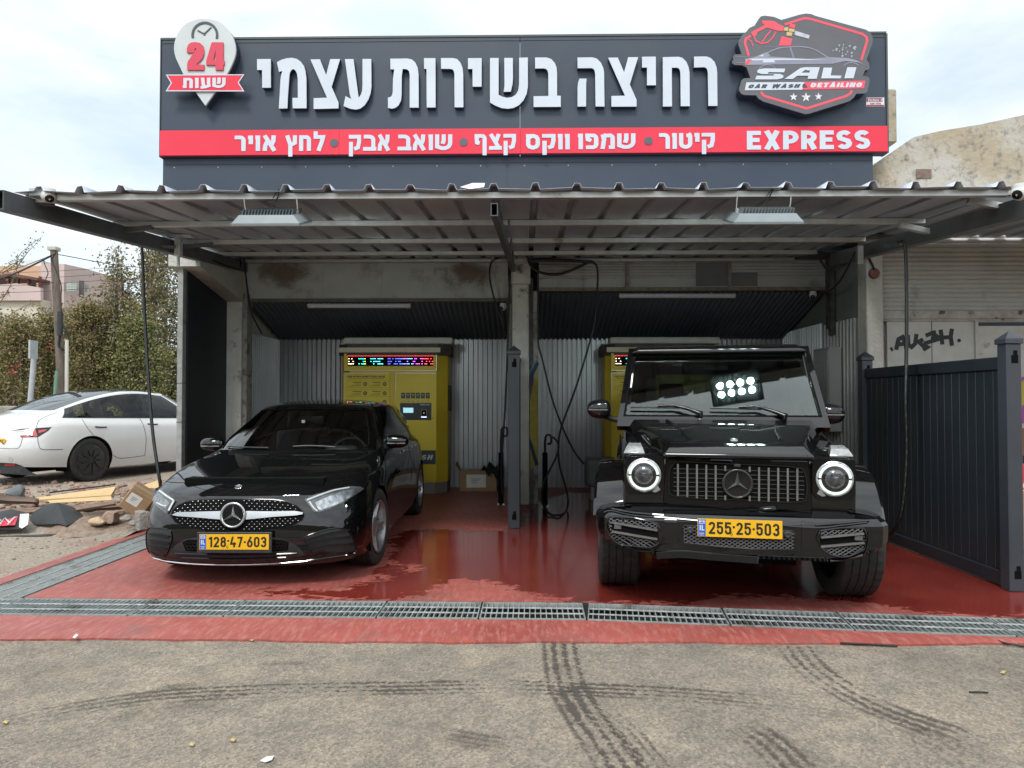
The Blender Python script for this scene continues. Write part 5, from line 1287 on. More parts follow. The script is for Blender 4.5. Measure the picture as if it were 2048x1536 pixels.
def star_badge(parent, name, C, r, n_dir, ring_mat, star_mat, disc_mat, M=None):
    """ring with a three-pointed star, centre C (local), facing local -y, tilted by M"""
    e = bpy.data.objects.new(name, None); COL.objects.link(e); e.parent = parent
    B = T(*C) @ (M or Matrix.Identity(4))
    def mk(mb, n, m, sm=None): o = mb.transform(B).build(n, m, smooth=sm); o.parent = e
    mb = MB(); mb.lathe([(r * 0.90, 0.0), (0, 0.002)], 40, RX(PI / 2)); mk(mb, 'disc', disc_mat)
    mb = MB(); t = r * 0.10
    prof = [(r - t + t * math.cos(a), t * 1.0 * math.sin(a)) for a in [2 * PI * k / 10 for k in range(10)]]
    mb.lathe(prof, 48, RX(PI / 2), closed=True); mk(mb, 'ring', ring_mat, 60)
    mb = MB(); rr = r * 0.86
    for k in range(3):
        a = PI / 2 + k * 2 * PI / 3; tip = Vector((math.cos(a) * rr, -0.004 * r / 0.1, math.sin(a) * rr)); c = Vector((0, -0.30 * r, 0))
        l_ = Vector((math.cos(a + PI / 3) * r * 0.17, -0.004 * r / 0.1, math.sin(a + PI / 3) * r * 0.17)); r_ = Vector((math.cos(a - PI / 3) * r * 0.17, -0.004 * r / 0.1, math.sin(a - PI / 3) * r * 0.17))
        mb.add([c, l_, tip, r_], [(0, 1, 2), (0, 2, 3)])
    mk(mb, 'star', star_mat)
    return e
def seat(parent, x, y, z, m=None, w=0.5):
    m = m or M_SEAT
    mb = MB(); mb.box(x - w / 2, x + w / 2, y - 0.48, y, z, z + 0.16, 0.05, seg=3)
    mb.box(-w / 2 + 0.02, w / 2 - 0.02, -0.07, 0.07, 0, 0.56, 0.05, T(x, y + 0.02, z + 0.12) @ RX(-0.28), seg=3)
    mb.box(-0.13, 0.13, -0.045, 0.045, 0.57, 0.78, 0.035, T(x, y + 0.02, z + 0.12) @ RX(-0.28), seg=3)
    return mb.build('seat', m, parent, 40)
def steering_wheel(parent, x, y, z, r=0.185, tilt=0.45):
    mb = MB(); B = T(x, y, z) @ RX(-tilt)
    prof = [(r + 0.014 * math.cos(a), 0.014 * math.sin(a)) for a in [2 * PI * k / 8 for k in range(8)]]
    mb.lathe(prof, 40, B @ RX(PI / 2), closed=True)
    mb.box(-r, r, -0.01, 0.012, -0.03, 0.02, M=B); mb.box(-0.025, 0.025, -0.01, 0.012, -r, 0.0, M=B); mb.box(-0.07, 0.07, -0.02, 0.03, -0.06, 0.05, 0.02, B)
    return mb.build('steering_wheel', M_SEAT, parent, 40)
def mirror_shell(parent, c, sx, sy, sz, side, m, stalk):
    """door mirror: shaped shell on a stalk; c centre (local)"""
    bm = bmesh.new(); bmesh.ops.create_uvsphere(bm, u_segments=20, v_segments=12, radius=1)
    for v in bm.verts:
        x, y, z = v.co
        x = math.copysign(abs(x) ** 0.72, x); z = math.copysign(abs(z) ** 0.8, z)
        y = y if y < 0 else y * 0.35
        k = 1 + 0.12 * side * -x
        v.co = Vector((x * sx, y * sy, z * sz * k))
    e = bpy.data.objects.new('door_mirror', None); COL.objects.link(e); e.parent = parent
    o = MB().add_bm(bm, T(*c)).build('shell', m, smooth=60); o.parent = e
    o = MB().tube([(c[0] - side * sx * 0.5, c[1] + 0.02, c[2] - sz * 0.7), (c[0] - side * (sx * 1.0), c[1] + 0.05, c[2] - sz * 1.0), stalk], [0.03, 0.026, 0.03], 8).build('stalk', M_MATB, smooth=50); o.parent = e
    return e, o
def car_cage(K, H, TOP, rows_, level=4):
    verts = []; names = {}
    def vid(key, co):
        if key not in names: names[key] = len(verts); verts.append(Vector(co))
        return names[key]
    def mir(co): return (-co[0], co[1], co[2])
    faces = []; crease = {}
    NS = 13
    for side in (1, -1):
        S = lambda co: co if side > 0 else mir(co)
        kv = lambda k, i: vid(('k', k, i, 0 if i in (0, 12) else side), S(K[k][i]))
        hv = lambda r, i: vid(('h', r, i, 0 if i == 0 else side), S(H[r][i]))
        def quad(a, b, c, d, tg, uv=None):
            q = (a, b, c, d); u = uv
            if side < 0: q = q[::-1]; u = uv[::-1] if uv else None
            faces.append((q, tg, u))
        for k in range(5):
            for i in range(NS - 1): quad(kv(k, i), kv(k, i + 1), kv(k + 1, i + 1), kv(k + 1, i), 'body')
        rows = [[kv(5, 0), kv(5, 1), kv(5, 2), kv(5, 3)], [hv('r1', 0), hv('r1', 1), hv('r1', 2), kv(5, 4)], [hv('r2', 0), hv('r2', 1), hv('r2', 2), kv(5, 5)]]
        for r in range(2):
            for c in range(3): quad(rows[r][c], rows[r][c + 1], rows[r + 1][c + 1], rows[r + 1][c], 'body')
        base = rows[2][:3] + [kv(5, i) for i in range(5, 13)]
        bco = [H['r2'][0], H['r2'][1], H['r2'][2]] + [K[5][i] for i in range(5, 13)]
        tv = [vid(('t', i, 0 if i in (0, 10) else side), S(TOP[i])) for i in range(11)]
        mid = []
        for i in range(11):
            b, t = Vector(bco[i]), Vector(TOP[i]); m = (b + t) / 2
            bul = 0.035 if i > 2 and i < 8 else 0.0
            m.x += bul if m.x > 0 else 0
            m.z += 0.03 if i < 3 else 0
            mid.append(vid(('m', i, 0 if i in (0, 10) else side), S(tuple(m))))
        for i in range(10):
            u0, u1 = i, i + 1
            quad(base[i], base[i + 1], mid[i + 1], mid[i], 'gh', [(u0, 0), (u1, 0), (u1, 1), (u0, 1)])
            quad(mid[i], mid[i + 1], tv[i + 1], tv[i], 'gh', [(u0, 1), (u1, 1), (u1, 2), (u0, 2)])
        roof = [[tv[0], tv[1], tv[2], tv[3]]]
        for r, (y, zc, j) in enumerate(rows_):
            roof.append([vid(('r', r, 0, 0), (0, y, zc)), vid(('r', r, 1, side), S((.27, y, zc - .006))), vid(('r', r, 2, side), S((.48, y, zc - .022))), tv[j]])
        roof.append([tv[10], tv[9], tv[8], tv[7]])
        for r in range(4):
            for c in range(3): quad(roof[r][c], roof[r][c + 1], roof[r + 1][c + 1], roof[r + 1][c], 'roof', [(c, r), (c + 1, r), (c + 1, r + 1), (c, r + 1)])
        for a, b in zip(base[:-1], base[1:]): crease[tuple(sorted((a, b)))] = 0.7
        for a, b in zip(tv[:-1], tv[1:]): crease[tuple(sorted((a, b)))] = 0.55
        for i in range(NS - 1): crease[tuple(sorted((kv(0, i), kv(0, i + 1))))] = 0.8
        for i in range(0, 3): crease[tuple(sorted((kv(4, i), kv(4, i + 1))))] = 0.35
        for i in range(3, 11): crease[tuple(sorted((kv(4, i), kv(4, i + 1))))] = 0.25
    return cage_mesh(verts, faces, level, crease)
# ============================================================ BLACK HATCHBACK
A_ORG, A_PSI = (-2.14, 5.42), math.radians(-0.8)
hat = thing('parked_car', 'black five-door hatchback with a diamond grille parked in the left wash bay', 'car', (A_ORG[0], A_ORG[1], 0), -A_PSI)
HC = Car(hat, A_ORG, A_PSI)
K = [
 [(0,.07,.16),(.42,.09,.16),(.75,.19,.17),(.86,.44,.18),(.875,.87,.19),(.87,1.38,.19),(.865,2.2,.19),(.87,2.95,.19),(.875,3.6,.21),(.83,4.2,.26),(.55,4.42,.28),(.28,4.45,.28),(0,4.46,.28)],
 [(0,-.01,.25),(.45,.015,.25),(.81,.14,.25),(.90,.44,.27),(.905,.87,.3),(.895,1.38,.3),(.885,2.2,.3),(.89,2.95,.3),(.905,3.6,.32),(.875,4.2,.36),(.58,4.45,.38),(.28,4.48,.38),(0,4.49,.38)],
 [(0,-.03,.42),(.45,.0,.42),(.80,.13,.43),(.905,.44,.44),(.915,.87,.46),(.905,1.38,.46),(.895,2.2,.46),(.9,2.95,.47),(.915,3.6,.48),(.88,4.2,.5),(.58,4.44,.52),(.28,4.47,.52),(0,4.48,.52)],
 [(0,-.01,.57),(.44,.02,.57),(.77,.17,.58),(.885,.45,.60),(.91,.87,.63),(.91,1.38,.64),(.905,2.2,.66),(.91,2.95,.68),(.915,3.6,.69),(.865,4.15,.72),(.57,4.38,.75),(.28,4.41,.75),(0,4.42,.75)],
 [(0,.05,.685),(.42,.08,.685),(.72,.26,.70),(.85,.50,.735),(.885,.87,.79),(.895,1.38,.84),(.895,2.2,.87),(.895,2.95,.89),(.885,3.6,.91),(.81,4.1,.93),(.53,4.29,.95),(.27,4.32,.95),(0,4.33,.95)],
 [(0,.15,.745),(.40,.18,.745),(.62,.36,.775),(.74,.58,.815),(.785,.90,.885),(.80,1.42,.94),(.825,2.2,.955),(.825,2.95,.975),(.80,3.6,.995),(.71,4.0,1.01),(.48,4.17,1.03),(.24,4.2,1.03),(0,4.21,1.03)],
]
H = {'r1': [(0,.62,.86),(.34,.63,.86),(.58,.69,.862)], 'r2': [(0,1.22,.945),(.36,1.24,.945),(.64,1.31,.94)]}
TOP = [(0,2.02,1.375),(.30,2.04,1.37),(.50,2.10,1.355),(.585,2.18,1.335),(.645,2.7,1.375),(.645,3.2,1.36),(.61,3.62,1.315),(.53,3.92,1.26),(.36,4.02,1.27),(.18,4.05,1.28),(0,4.06,1.285)]
V, F = car_cage(K, H, TOP, ((2.65, 1.435, 4), (3.2, 1.425, 5), (3.62, 1.385, 6)))
F = cut_wheel(V, F, .87, .325, .355); F = cut_wheel(V, F, 3.60, .325, .355)
def gh_kind(u, v):
    if u < 3:
        return 'windscreen' if (u < 2.80 and 0.06 < v < 1.88) else 'body'
    if u < 7:
        if not (0.12 < v < 1.80): return 'body'
        if u < 3.25: return 'body'
        if 4.80 < u < 4.94: return 'body'
        if u > 6.3: return 'body'
        if 5.68 < u < 5.82: return 'body'
        return 'side_window' if u < 4.87 else ('side_window2' if u < 5.75 else 'side_window3')
    return 'rear_window' if (u > 7.4 and 0.2 < v < 1.75) else 'body'
groups = {}
for f in F:
    kd = gh_kind(f[2], f[3]) if f[1] == 'gh' else 'body'
    if kd.startswith('side_window'): kd += 'L' if sum(V[i].x for i in f[0]) > 0 else 'R'
    groups.setdefault(kd, []).append(f)
HC.set_surface(V, F)
body = sub_object('body', V, groups['body'], M_PAINT, hat, 40)
sub_object('windscreen', V, groups['windscreen'], M_GLASS, hat, 40)
for k in groups:
    if k.startswith('side_window'): sub_object('side_window', V, groups[k], M_GLASS_D, hat, 40)
sub_object('rear_window', V, groups['rear_window'], M_GLASS, hat, 40)
ov = lambda pts: [(200 + x / 2.8444, 720 + y / 2.8444) for x, y in pts]
# underbody, wheel wells
mb = MB(); mb.box(-.62, .62, .35, 4.25, .20, .23); mb.build('underbody', M_DEEP, hat)
mb = MB(); mb.box(-.78, .78, 1.3, 4.0, .30, .33); mb.box(-.55, .55, .30, 1.35, .24, .80); mb.build('floor_pan', M_DEEP, hat)
for cy in (.87, 3.60):
    for sd in (1, -1):
        mb = MB(); a = [(cy + .352 * math.cos(t), .325 + .352 * math.sin(t)) for t in [math.radians(d) for d in range(-25, 206, 10)]]
        vs = [(sd * x, y, z) for (y, z) in a for x in (.60, .885)]
        mb.add(vs, [(2 * i, 2 * i + 2, 2 * i + 3, 2 * i + 1) for i in range(len(a) - 1)])
        mb.add([(sd * .60, y, z) for y, z in a] + [(sd * .60, cy, .325)], [(i, i + 1, len(a)) for i in range(len(a) - 1)])
        mb.build('wheel_well', M_DEEP, hat, 40, fix=False)
for cy in (.87, 3.60):
    for sd in (1, -1): make_wheel(hat, 'wheel', .325, .225, 'spoke', (sd * .785, cy, .325), -0.09 if cy < 1 else 0.0, sd)
# grille
GR = ov([(405,885),(415,855),(445,828),(490,808),(560,797),(760,793),(980,796),(1060,806),(1120,830),(1155,865),(1163,888),(1150,912),(1110,936),(1040,953),(900,968),(760,973),(600,966),(490,948),(430,923)])
HC.patch('grille_surround', M_GLOSSB, [(468 + (x - 468) * 1.022, 1031 + (y - 1031) * 1.05) for x, y in GR], 0.002)
gr = HC.patch('grille', M_DEEP, GR, 0.005)
mb = MB(); gpl = [(468 + (x - 468) * 0.965, 1031 + (y - 1031) * 0.94) for x, y in GR]; mesh = MB()
o_ = HC.I @ _C
for r, (yb, dy) in enumerate(((803, 0), (818, 6), (833, 10), (848, 13), (905, -2), (920, -6), (935, -10), (949, -14), (962, -16))):
    for j in range(-16, 17):
        x = 765 + (j + (0.5 if r % 2 else 0)) * 29; y = yb + dy * ((x - 765) / 380) ** 2
        if r < 4: y += 0.00016 * (x - 765) ** 2 * (0.6 if r == 0 else 0.45)
        p = ov([(x, y)])[0]
        if not pip(p[0], p[1], gpl) or math.hypot(x - 765, y - 885) < 88: continue
        c = HC.pt(p[0], p[1], 0.012)
        if c is None: continue
        mb.add([c + Vector(v) for v in ((-.0052, 0, 0), (0, 0, .0038), (.0052, 0, 0), (0, 0, -.0038), (0, -.004, 0))], [(0, 1, 4), (1, 2, 4), (2, 3, 4), (3, 0, 4)])
        c2 = c + Vector((0, .005, 0)); mesh.box(c2.x - .012, c2.x + .012, c2.y, c2.y + .003, c2.z - .0015, c2.z + .0015)
nst = len(mb.f); mb.add([Vector(v) for v in mesh.v], mesh.f)
o = mb.build('grille_mesh', [pm('bright_stud', (0.7, 0.7, 0.7), rough=0.25, metal=0.6), M_GLOSSB]); o.parent = gr
for i, p in enumerate(o.data.polygons): p.material_index = 0 if i < nst else 1
HC.patch('grille_bar', M_SATIN, ov([(418,884),(450,869),(560,866),(695,862),(695,908),(560,897),(450,890)]), 0.022, 3, 0.016)
HC.patch('grille_bar', M_SATIN, ov([(835,862),(980,864),(1110,862),(1155,870),(1152,880),(1110,886),(980,894),(835,908)]), 0.022, 3, 0.016)
c = HC.pt(*ov([(765, 885)])[0], 0.03)
star_badge(hat, 'star_emblem', c, 0.097, None, M_SATIN, M_CHROME, M_GLOSSB, RX(-0.10))
c = HC.pt(*ov([(788, 724)])[0], 0.003)
star_badge(hat, 'bonnet_emblem', c, 0.027, None, M_CHROME, M_CHROME, M_MATB, RX(-1.05))
# headlights: dark housing, silver reflector bowls, bright light guide, clear lens
M_HLS = pm('lamp_reflector', (0.22, 0.23, 0.24), (0.62, 0.63, 0.64), scale=28, rough=0.22, metal=0.6)
M_DRL = pm('light_guide', (0.80, 0.81, 0.82), rough=0.25)
M_HLD = pm('lamp_bezel', (0.07, 0.074, 0.08), (0.13, 0.135, 0.14), scale=25, rough=0.2)
for outline, refl, drl in (
    ([(1163,795),(1240,763),(1330,735),(1420,719),(1480,722),(1500,735),(1440,775),(1390,810),(1300,850),(1240,869),(1215,862)], [(1222,812),(1300,778),(1390,745),(1448,738),(1428,778),(1345,824),(1255,856),(1240,850)], [[(1178,800),(1250,773),(1330,747),(1415,731)], [(1190,808),(1212,840),(1236,862)]]),
    ([(322,728),(302,755),(300,795),(330,832),(384,876),(402,850),(430,800),(385,768),(345,738)], [(318,748),(310,790),(338,822),(380,852),(400,815),(360,776)], [[(330,738),(380,775),(424,803)], [(396,858),(412,826),(424,806)], [(330,815),(360,830),(385,835)]])):
    h = HC.patch('headlight', M_HLD, ov(outline), 0.003, 3, 0.01)
    HC.patch('reflector', M_HLS, ov(refl), 0.008, 3, 0.004, h)
    for l in drl: HC.rod('light_guide', M_DRL, ov(l), 0.0075, 0.010, 5, h)
    HC.patch('lens', M_LENS, ov(outline), 0.018, 4, 0.002, h)
# lower intake, honeycomb, blades
LI = ov([(385,1108),(430,1052),(490,1017),(560,1008),(970,1008),(1040,1017),(1110,1048),(1150,1085),(1165,1108),(1090,1124),(760,1138),(450,1128)])
li = HC.patch('lower_intake', M_MATB, LI, 0.003, 5)
for poly in ([(470,1035),(500,1022),(568,1022),(568,1090),(490,1085)], [(960,1020),(1040,1022),(1075,1035),(1070,1082),(960,1090)]):
    pl = ov(poly); HC.patch('honeycomb', M_DEEP, pl, 0.005, 4, 0.004, li); mb = MB(); s = 21
    for a in range(-3, 8):
        for b in range(-2, 6):
            cx, cy = poly[0][0] + a * s + (s / 2 if b % 2 else 0), poly[1][1] + 8 + b * s * 0.80
            ring = [(cx + s * 0.56 * math.cos(k * PI / 3 + PI / 6), cy + s * 0.50 * math.sin(k * PI / 3 + PI / 6)) for k in range(6)]
            if all(pip(x, y, poly) for x, y in ring):
                L_ = HC.line(ov(ring), 0.012, 1)
                if len(L_) == 6: mb.tube(L_ + [L_[0]], 0.0022, 4)
    if mb.v: o = mb.build('honeycomb_web', M_GLOSSB); o.parent = li
for l in ([(430,1098),(600,1103),(765,1105),(960,1103),(1120,1097)], [(470,1122),(765,1128),(1060,1120)]): HC.rod('intake_blade', M_GLOSSB, ov(l), 0.008, 0.008, 6, li)
HC.rod('chrome_lip', M_CHROME, ov([(276,1096),(292,1116),(330,1130),(385,1142),(480,1153),(600,1160),(765,1162),(930,1158),(1050,1150),(1150,1143),(1180,1139)]), 0.006, 0.006)
HC.rod('black_lip', M_GLOSSB, ov([(1180,1138),(1290,1122),(1380,1110),(1440,1098),(1455,1082)]), 0.009, 0.006)
# side vents with fins
for outl, fins, panel in (
    ([(1158,1014),(1240,978),(1330,958),(1395,962),(1432,1005),(1456,1070),(1448,1088),(1330,1108),(1222,1120),(1195,1070)], [[(1165,1020),(1290,985),(1410,965)], [(1180,1040),(1300,1012),(1430,1000)], [(1195,1068),(1310,1045),(1445,1040)]], [(1218,1090),(1240,1080),(1330,1095),(1445,1085),(1330,1107),(1224,1118)]),
    ([(268,985),(285,953),(330,955),(392,965),(410,1010),(400,1050),(372,1118),(340,1124),(282,1092),(268,1045)], [[(285,985),(340,990),(400,1003)], [(285,1020),(340,1028),(402,1040)], [(285,1055),(335,1064),(390,1072)]], [(275,1085),(335,1110),(372,1098),(366,1122),(338,1124),(283,1096)])):
    v = HC.patch('side_vent', M_MATB, ov(outl), 0.003, 4)
    for f in fins: HC.rod('vent_fin', M_GLOSSB, ov(f), 0.007, 0.014, 5, v, flat=(0.022, 0.008))
    HC.patch('vent_foot', M_PAINT, ov(panel), 0.010, 4, 0.006, v)
    HC.rod('vent_edge', M_GLOSSB, ov(outl), 0.005, 0.006, 3, v, closed=True)
# shut lines
for l in ([(345,688),(380,692),(440,698),(600,700),(765,700),(930,699),(1080,695),(1250,683),(1330,676),(1400,668)], [(1400,668),(1450,695),(1490,715)]): HC.rod('shut_line', M_DEEP, ov(l), 0.0028, 0.0005)
for l in ([(1608,495),(1618,560),(1625,640),(1618,720)], [(1742,440),(1760,520),(1775,600),(1768,690)]): HC.rod('shut_line', M_DEEP, ov(l), 0.003, 0.0005)
for p in ((1735, 517), (1800, 482)):
    HC.rod('door_handle', M_CHROME, ov([(p[0] - 16, p[1] + 5), (p[0], p[1] - 2), (p[0] + 14, p[1] - 4)]), 0.009, 0.02, 3)
HC.rod('belt_trim', M_CHROME, ov([(1620,455),(1700,430),(1765,405),(1800,395)]), 0.005, 0.006)
# mirrors
for p, sd, yl in (((1690, 462), 1, 1.62), ((641, 478), -1, 1.62)):
    c = HC.plane_pt(*ov([p])[0], yl); e, _o = mirror_shell(hat, c, .115, .07, .066, sd, M_PAINT, (sd * .80, yl + .12, c.z - .07))
    mb = MB(); mb.box(c.x - .09, c.x + .09, c.y - .068, c.y - .060, c.z - .022, c.z - .012, 0.003); o = mb.build('indicator', M_SATIN); o.parent = e
number_plate(hat, '128:47.603', HC.plane_pt(468, 1084, -.065), .515, .113, 0.0, 0.0, frame=True)
# cabin
seat(hat, .37, 2.55, .42); seat(hat, -.37, 2.55, .42)
mb = MB(); mb.box(-.62, .62, 3.25, 3.5, .42, .98, .06); mb.box(-.42, -.2, 3.3, 3.42, .98, 1.14, .04); mb.box(.2, .42, 3.3, 3.42, .98, 1.14, .04); mb.build('rear_bench', M_SEAT, hat, 40)
mb = MB(); mb.box(-.70, .70, 1.28, 1.75, .60, .90, .05, seg=2); mb.box(.22, .52, 1.60, 1.78, .85, .97, .03); mb.build('dashboard', M_SEAT, hat, 40)
steering_wheel(hat, .37, 1.98, .86)
p = HC.pt(*ov([(1190, 340)])[0], 0.0)
mb = MB(); mb.box(p.x - .12, p.x + .12, p.y + .06, p.y + .09, p.z - .03, p.z + .03, .012, seg=2); mb.build('rear_view_mirror', M_GLOSSB, hat, 40)
HC.patch('sensor_housing', M_DEEP, ov([(1130,308),(1150,290),(1210,290),(1225,308)]), -0.012, 3, 0.004)
HC.patch('windscreen_sticker', M_PLW, ov([(1146,338),(1164,336),(1166,352),(1148,354)]), -0.008, 3, 0.001)
WS = [(835,300),(1200,288),(1500,296),(1515,480),(1480,492),(1100,498),(720,497)]
HC.rod('windscreen_seal', M_DEEP, ov([(700,500),(760,418),(825,340),(868,296),(1000,284),(1200,280),(1400,282),(1510,288)]), 0.006, 0.004)
HC.rod('windscreen_seal', M_DEEP, ov([(1512,290),(1524,380),(1530,470),(1510,500)]), 0.009, 0.004)
HC.rod('wiper', M_MATB, ov([(1100,499),(1180,495),(1260,497),(1340,503)]), 0.008, 0.014)
HC.rod('wiper', M_MATB, ov([(730,498),(850,503),(960,505)]), 0.007, 0.012)
HC.rod('roof_seam', M_GLOSSB, ov([(1545,250),(1560,290),(1575,350)]), 0.008, 0.004)
# ============================================================ BLACK OFF-ROADER
G_ORG, G_PSI = (1.38, 4.70), math.radians(10.5)
gw = thing('parked_car', 'boxy black off-road car with lit round headlights parked in the right wash bay', 'car', (G_ORG[0], G_ORG[1], 0), -G_PSI)
GC = Car(gw, G_ORG, G_PSI)
def loft(secs, bev=0.0, seg=2, caps=True):
    """secs: list of (y, [(x,z)...]) closed rings with equal counts"""
    mb = MB(); n = len(secs[0][1])
    for y, ring in secs: mb.v += [(x, (y[i] if isinstance(y, (list, tuple)) else y), z) for i, (x, z) in enumerate(ring)]
    for j in range(len(secs) - 1):
        for k in range(n): mb.f.append((j * n + k, j * n + (k + 1) % n, (j + 1) * n + (k + 1) % n, (j + 1) * n + k))
    if caps: mb.f += [tuple(range(n)), tuple((len(secs) - 1) * n + k for k in reversed(range(n)))]
    bm = bmesh.new(); me = mb.mesh('t'); bm.from_mesh(me); bpy.data.meshes.remove(me); bmesh.ops.recalc_face_normals(bm, faces=bm.faces[:])
    if bev:
        es = [e for e in bm.edges if len(e.link_faces) == 2 and e.calc_face_angle(0) > 0.28]
        bmesh.ops.bevel(bm, geom=es, offset=bev, segments=seg, profile=0.6, affect='EDGES', clamp_overlap=True)
    r = MB(); r.add_bm(bm); return r
def sym(half): return half + [(-x, z) for x, z in reversed(half)]
ALLV, ALLF = [], []
def reg(mb):
    o = len(ALLV); ALLV.extend(Vector(v) for v in mb.v); ALLF.extend((tuple(i + o for i in f),) for f in mb.f); return mb
# lower body (nose, wings, doors)
bd = reg(loft([(.17, sym([(.74, .68), (.745, .99), (.715, 1.035), (.40, 1.04)])), (.45, sym([(.765, .62), (.77, 1.02), (.735, 1.065), (.40, 1.08)])), (1.45, sym([(.82, .56), (.825, 1.11), (.79, 1.16), (.40, 1.17)])), (2.4, sym([(.835, .50), (.84, 1.13), (.815, 1.18), (.40, 1.18)])), (4.45, sym([(.83, .56), (.835, 1.13), (.81, 1.18), (.40, 1.18)])), (4.55, sym([(.78, .6), (.79, 1.1), (.77, 1.14), (.40, 1.15)]))], 0.022))
lb = bd.build('body', M_PAINT, gw, 35)
for cy in (.86, 3.71):                                              # wheel openings
    cut = MB(); cut.lathe([(.47, -1.2), (.47, 1.2)], 40, T(0, cy, .42) @ RY(PI / 2)); co = cut.build('cutter', None)
    mo = lb.modifiers.new('arch', 'BOOLEAN'); mo.operation = 'DIFFERENCE'; mo.object = co; mo.solver = 'EXACT'
    co.parent = gw; bpy.context.view_layer.update()
    dg = bpy.context.evaluated_depsgraph_get(); nm = bpy.data.meshes.new_from_object(lb.evaluated_get(dg)); lb.modifiers.clear(); lb.data = nm; bpy.data.objects.remove(co)
mb = MB(); mb.box(-.6, .6, .4, 4.4, .42, .56); mb.box(-.40, .40, .35, 4.3, .30, .42); mb.build('underbody', M_DEEP, gw)
mb = MB(); mb.box(-.5, .5, .78, .94, .36, .50, .04); mb.tube([(-.8, .86, .40), (.8, .86, .40)], .05, 10); mb.build('axle', M_MATB, gw, 40)
# bonnet with the raised front lip
hd = reg(loft([(.105, sym([(.475, 1.04), (.475, 1.05), (.465, 1.058)])), (.118, sym([(.478, 1.03), (.478, 1.06), (.462, 1.072)])), (.205, sym([(.485, 1.02), (.485, 1.075), (.425, 1.128)])), (.24, sym([(.50, 1.02), (.50, 1.075), (.44, 1.134)])), (.60, sym([(.58, 1.04), (.585, 1.085), (.53, 1.17)])), (1.05, sym([(.70, 1.08), (.705, 1.13), (.63, 1.215)])), (1.47, sym([(.80, 1.10), (.80, 1.165), (.72, 1.255)]))], 0.014))
hd.build('bonnet', M_PAINT, gw, 35)
for sd in (1, -1):                                                  # raised bonnet creases
    mb = MB(); mb.tube([(sd * .30, .30, 1.148), (sd * .34, .8, 1.192), (sd * .44, 1.40, 1.248)], 0.012, 8); mb.build('bonnet_crease', M_PAINT, gw, 60)
GC.set_surface(ALLV, ALLF)
# scuttle and windscreen frame on a leaning plane
WB, WT = Vector((0, 1.46, 1.255)), Vector((0, 1.825, 1.845))
wd = (WT - WB); wl_ = wd.length; wd.normalize(); wnv = Vector((0, -wd.z, wd.y))
WM = Matrix(((1, 0, 0, WB.x), (0, -wnv.y, wd.y, WB.y), (0, -wnv.z, wd.z, WB.z), (0, 0, 0, 1)))   # (u, depth inwards, v)
def wq(px, py):                                                      # picture point on the windscreen plane -> (u, v)
    o = GC.I @ _C; d = GC.I.to_3x3() @ ray(px, py); k = wnv.dot(WB - o) / wnv.dot(d); p = o + d * k - WB
    return (p.x, p.dot(wd))
half_o = [(-.86, -.075), (.86, -.075), (.775, wl_ + .05), (-.775, wl_ + .05)]
gin = [(-.795, .035), (.795, .035), (.725, wl_ - .03), (-.725, wl_ - .03)]
def frame_polys(a, b): return [flipcc([a[i], a[(i + 1) % 4], b[(i + 1) % 4], b[i]]) for i in range(4)]
mb = MB(); mb.flat(frame_polys(half_o, gin), -.01, .06, WM); mb.build('windscreen_frame', M_PAINT, gw, 30)
mb = MB(); mb.flat([flipcc(gin)], .012, .016, WM); mb.build('windscreen', glass_mat('upright_glass', (0.80, 0.87, 0.86), 1.55), gw)
rin = [(-.745, .10), (-.70, .055), (.70, .055), (.745, .10), (.69, wl_ - .10), (.655, wl_ - .062), (-.655, wl_ - .062), (-.69, wl_ - .10)]
fr = [[(-.79, .038), (-.745, .10), (-.70, .055)], [(-.79, .038), (-.70, .055), (.70, .055), (.79, .038)], [(.79, .038), (.70, .055), (.745, .10)], [(.79, .038), (.745, .10), (.69, wl_ - .10), (.722, wl_ - .033)], [(.722, wl_ - .033), (.69, wl_ - .10), (.655, wl_ - .062)],
      [(.722, wl_ - .033), (.655, wl_ - .062), (-.655, wl_ - .062), (-.722, wl_ - .033)], [(-.722, wl_ - .033), (-.655, wl_ - .062), (-.69, wl_ - .10)], [(-.722, wl_ - .033), (-.69, wl_ - .10), (-.745, .10), (-.79, .038)]]
mb = MB(); mb.flat([flipcc(p) for p in fr], .017, .02, WM); mb.build('glass_border', M_DEEP, gw)
mb = MB(); mb.flat(stroke([(-.80, .03), (.80, .03), (.728, wl_ - .026), (-.728, wl_ - .026)], .014, True), -.013, -.0105, WM); mb.build('windscreen_seal', M_DEEP, gw)
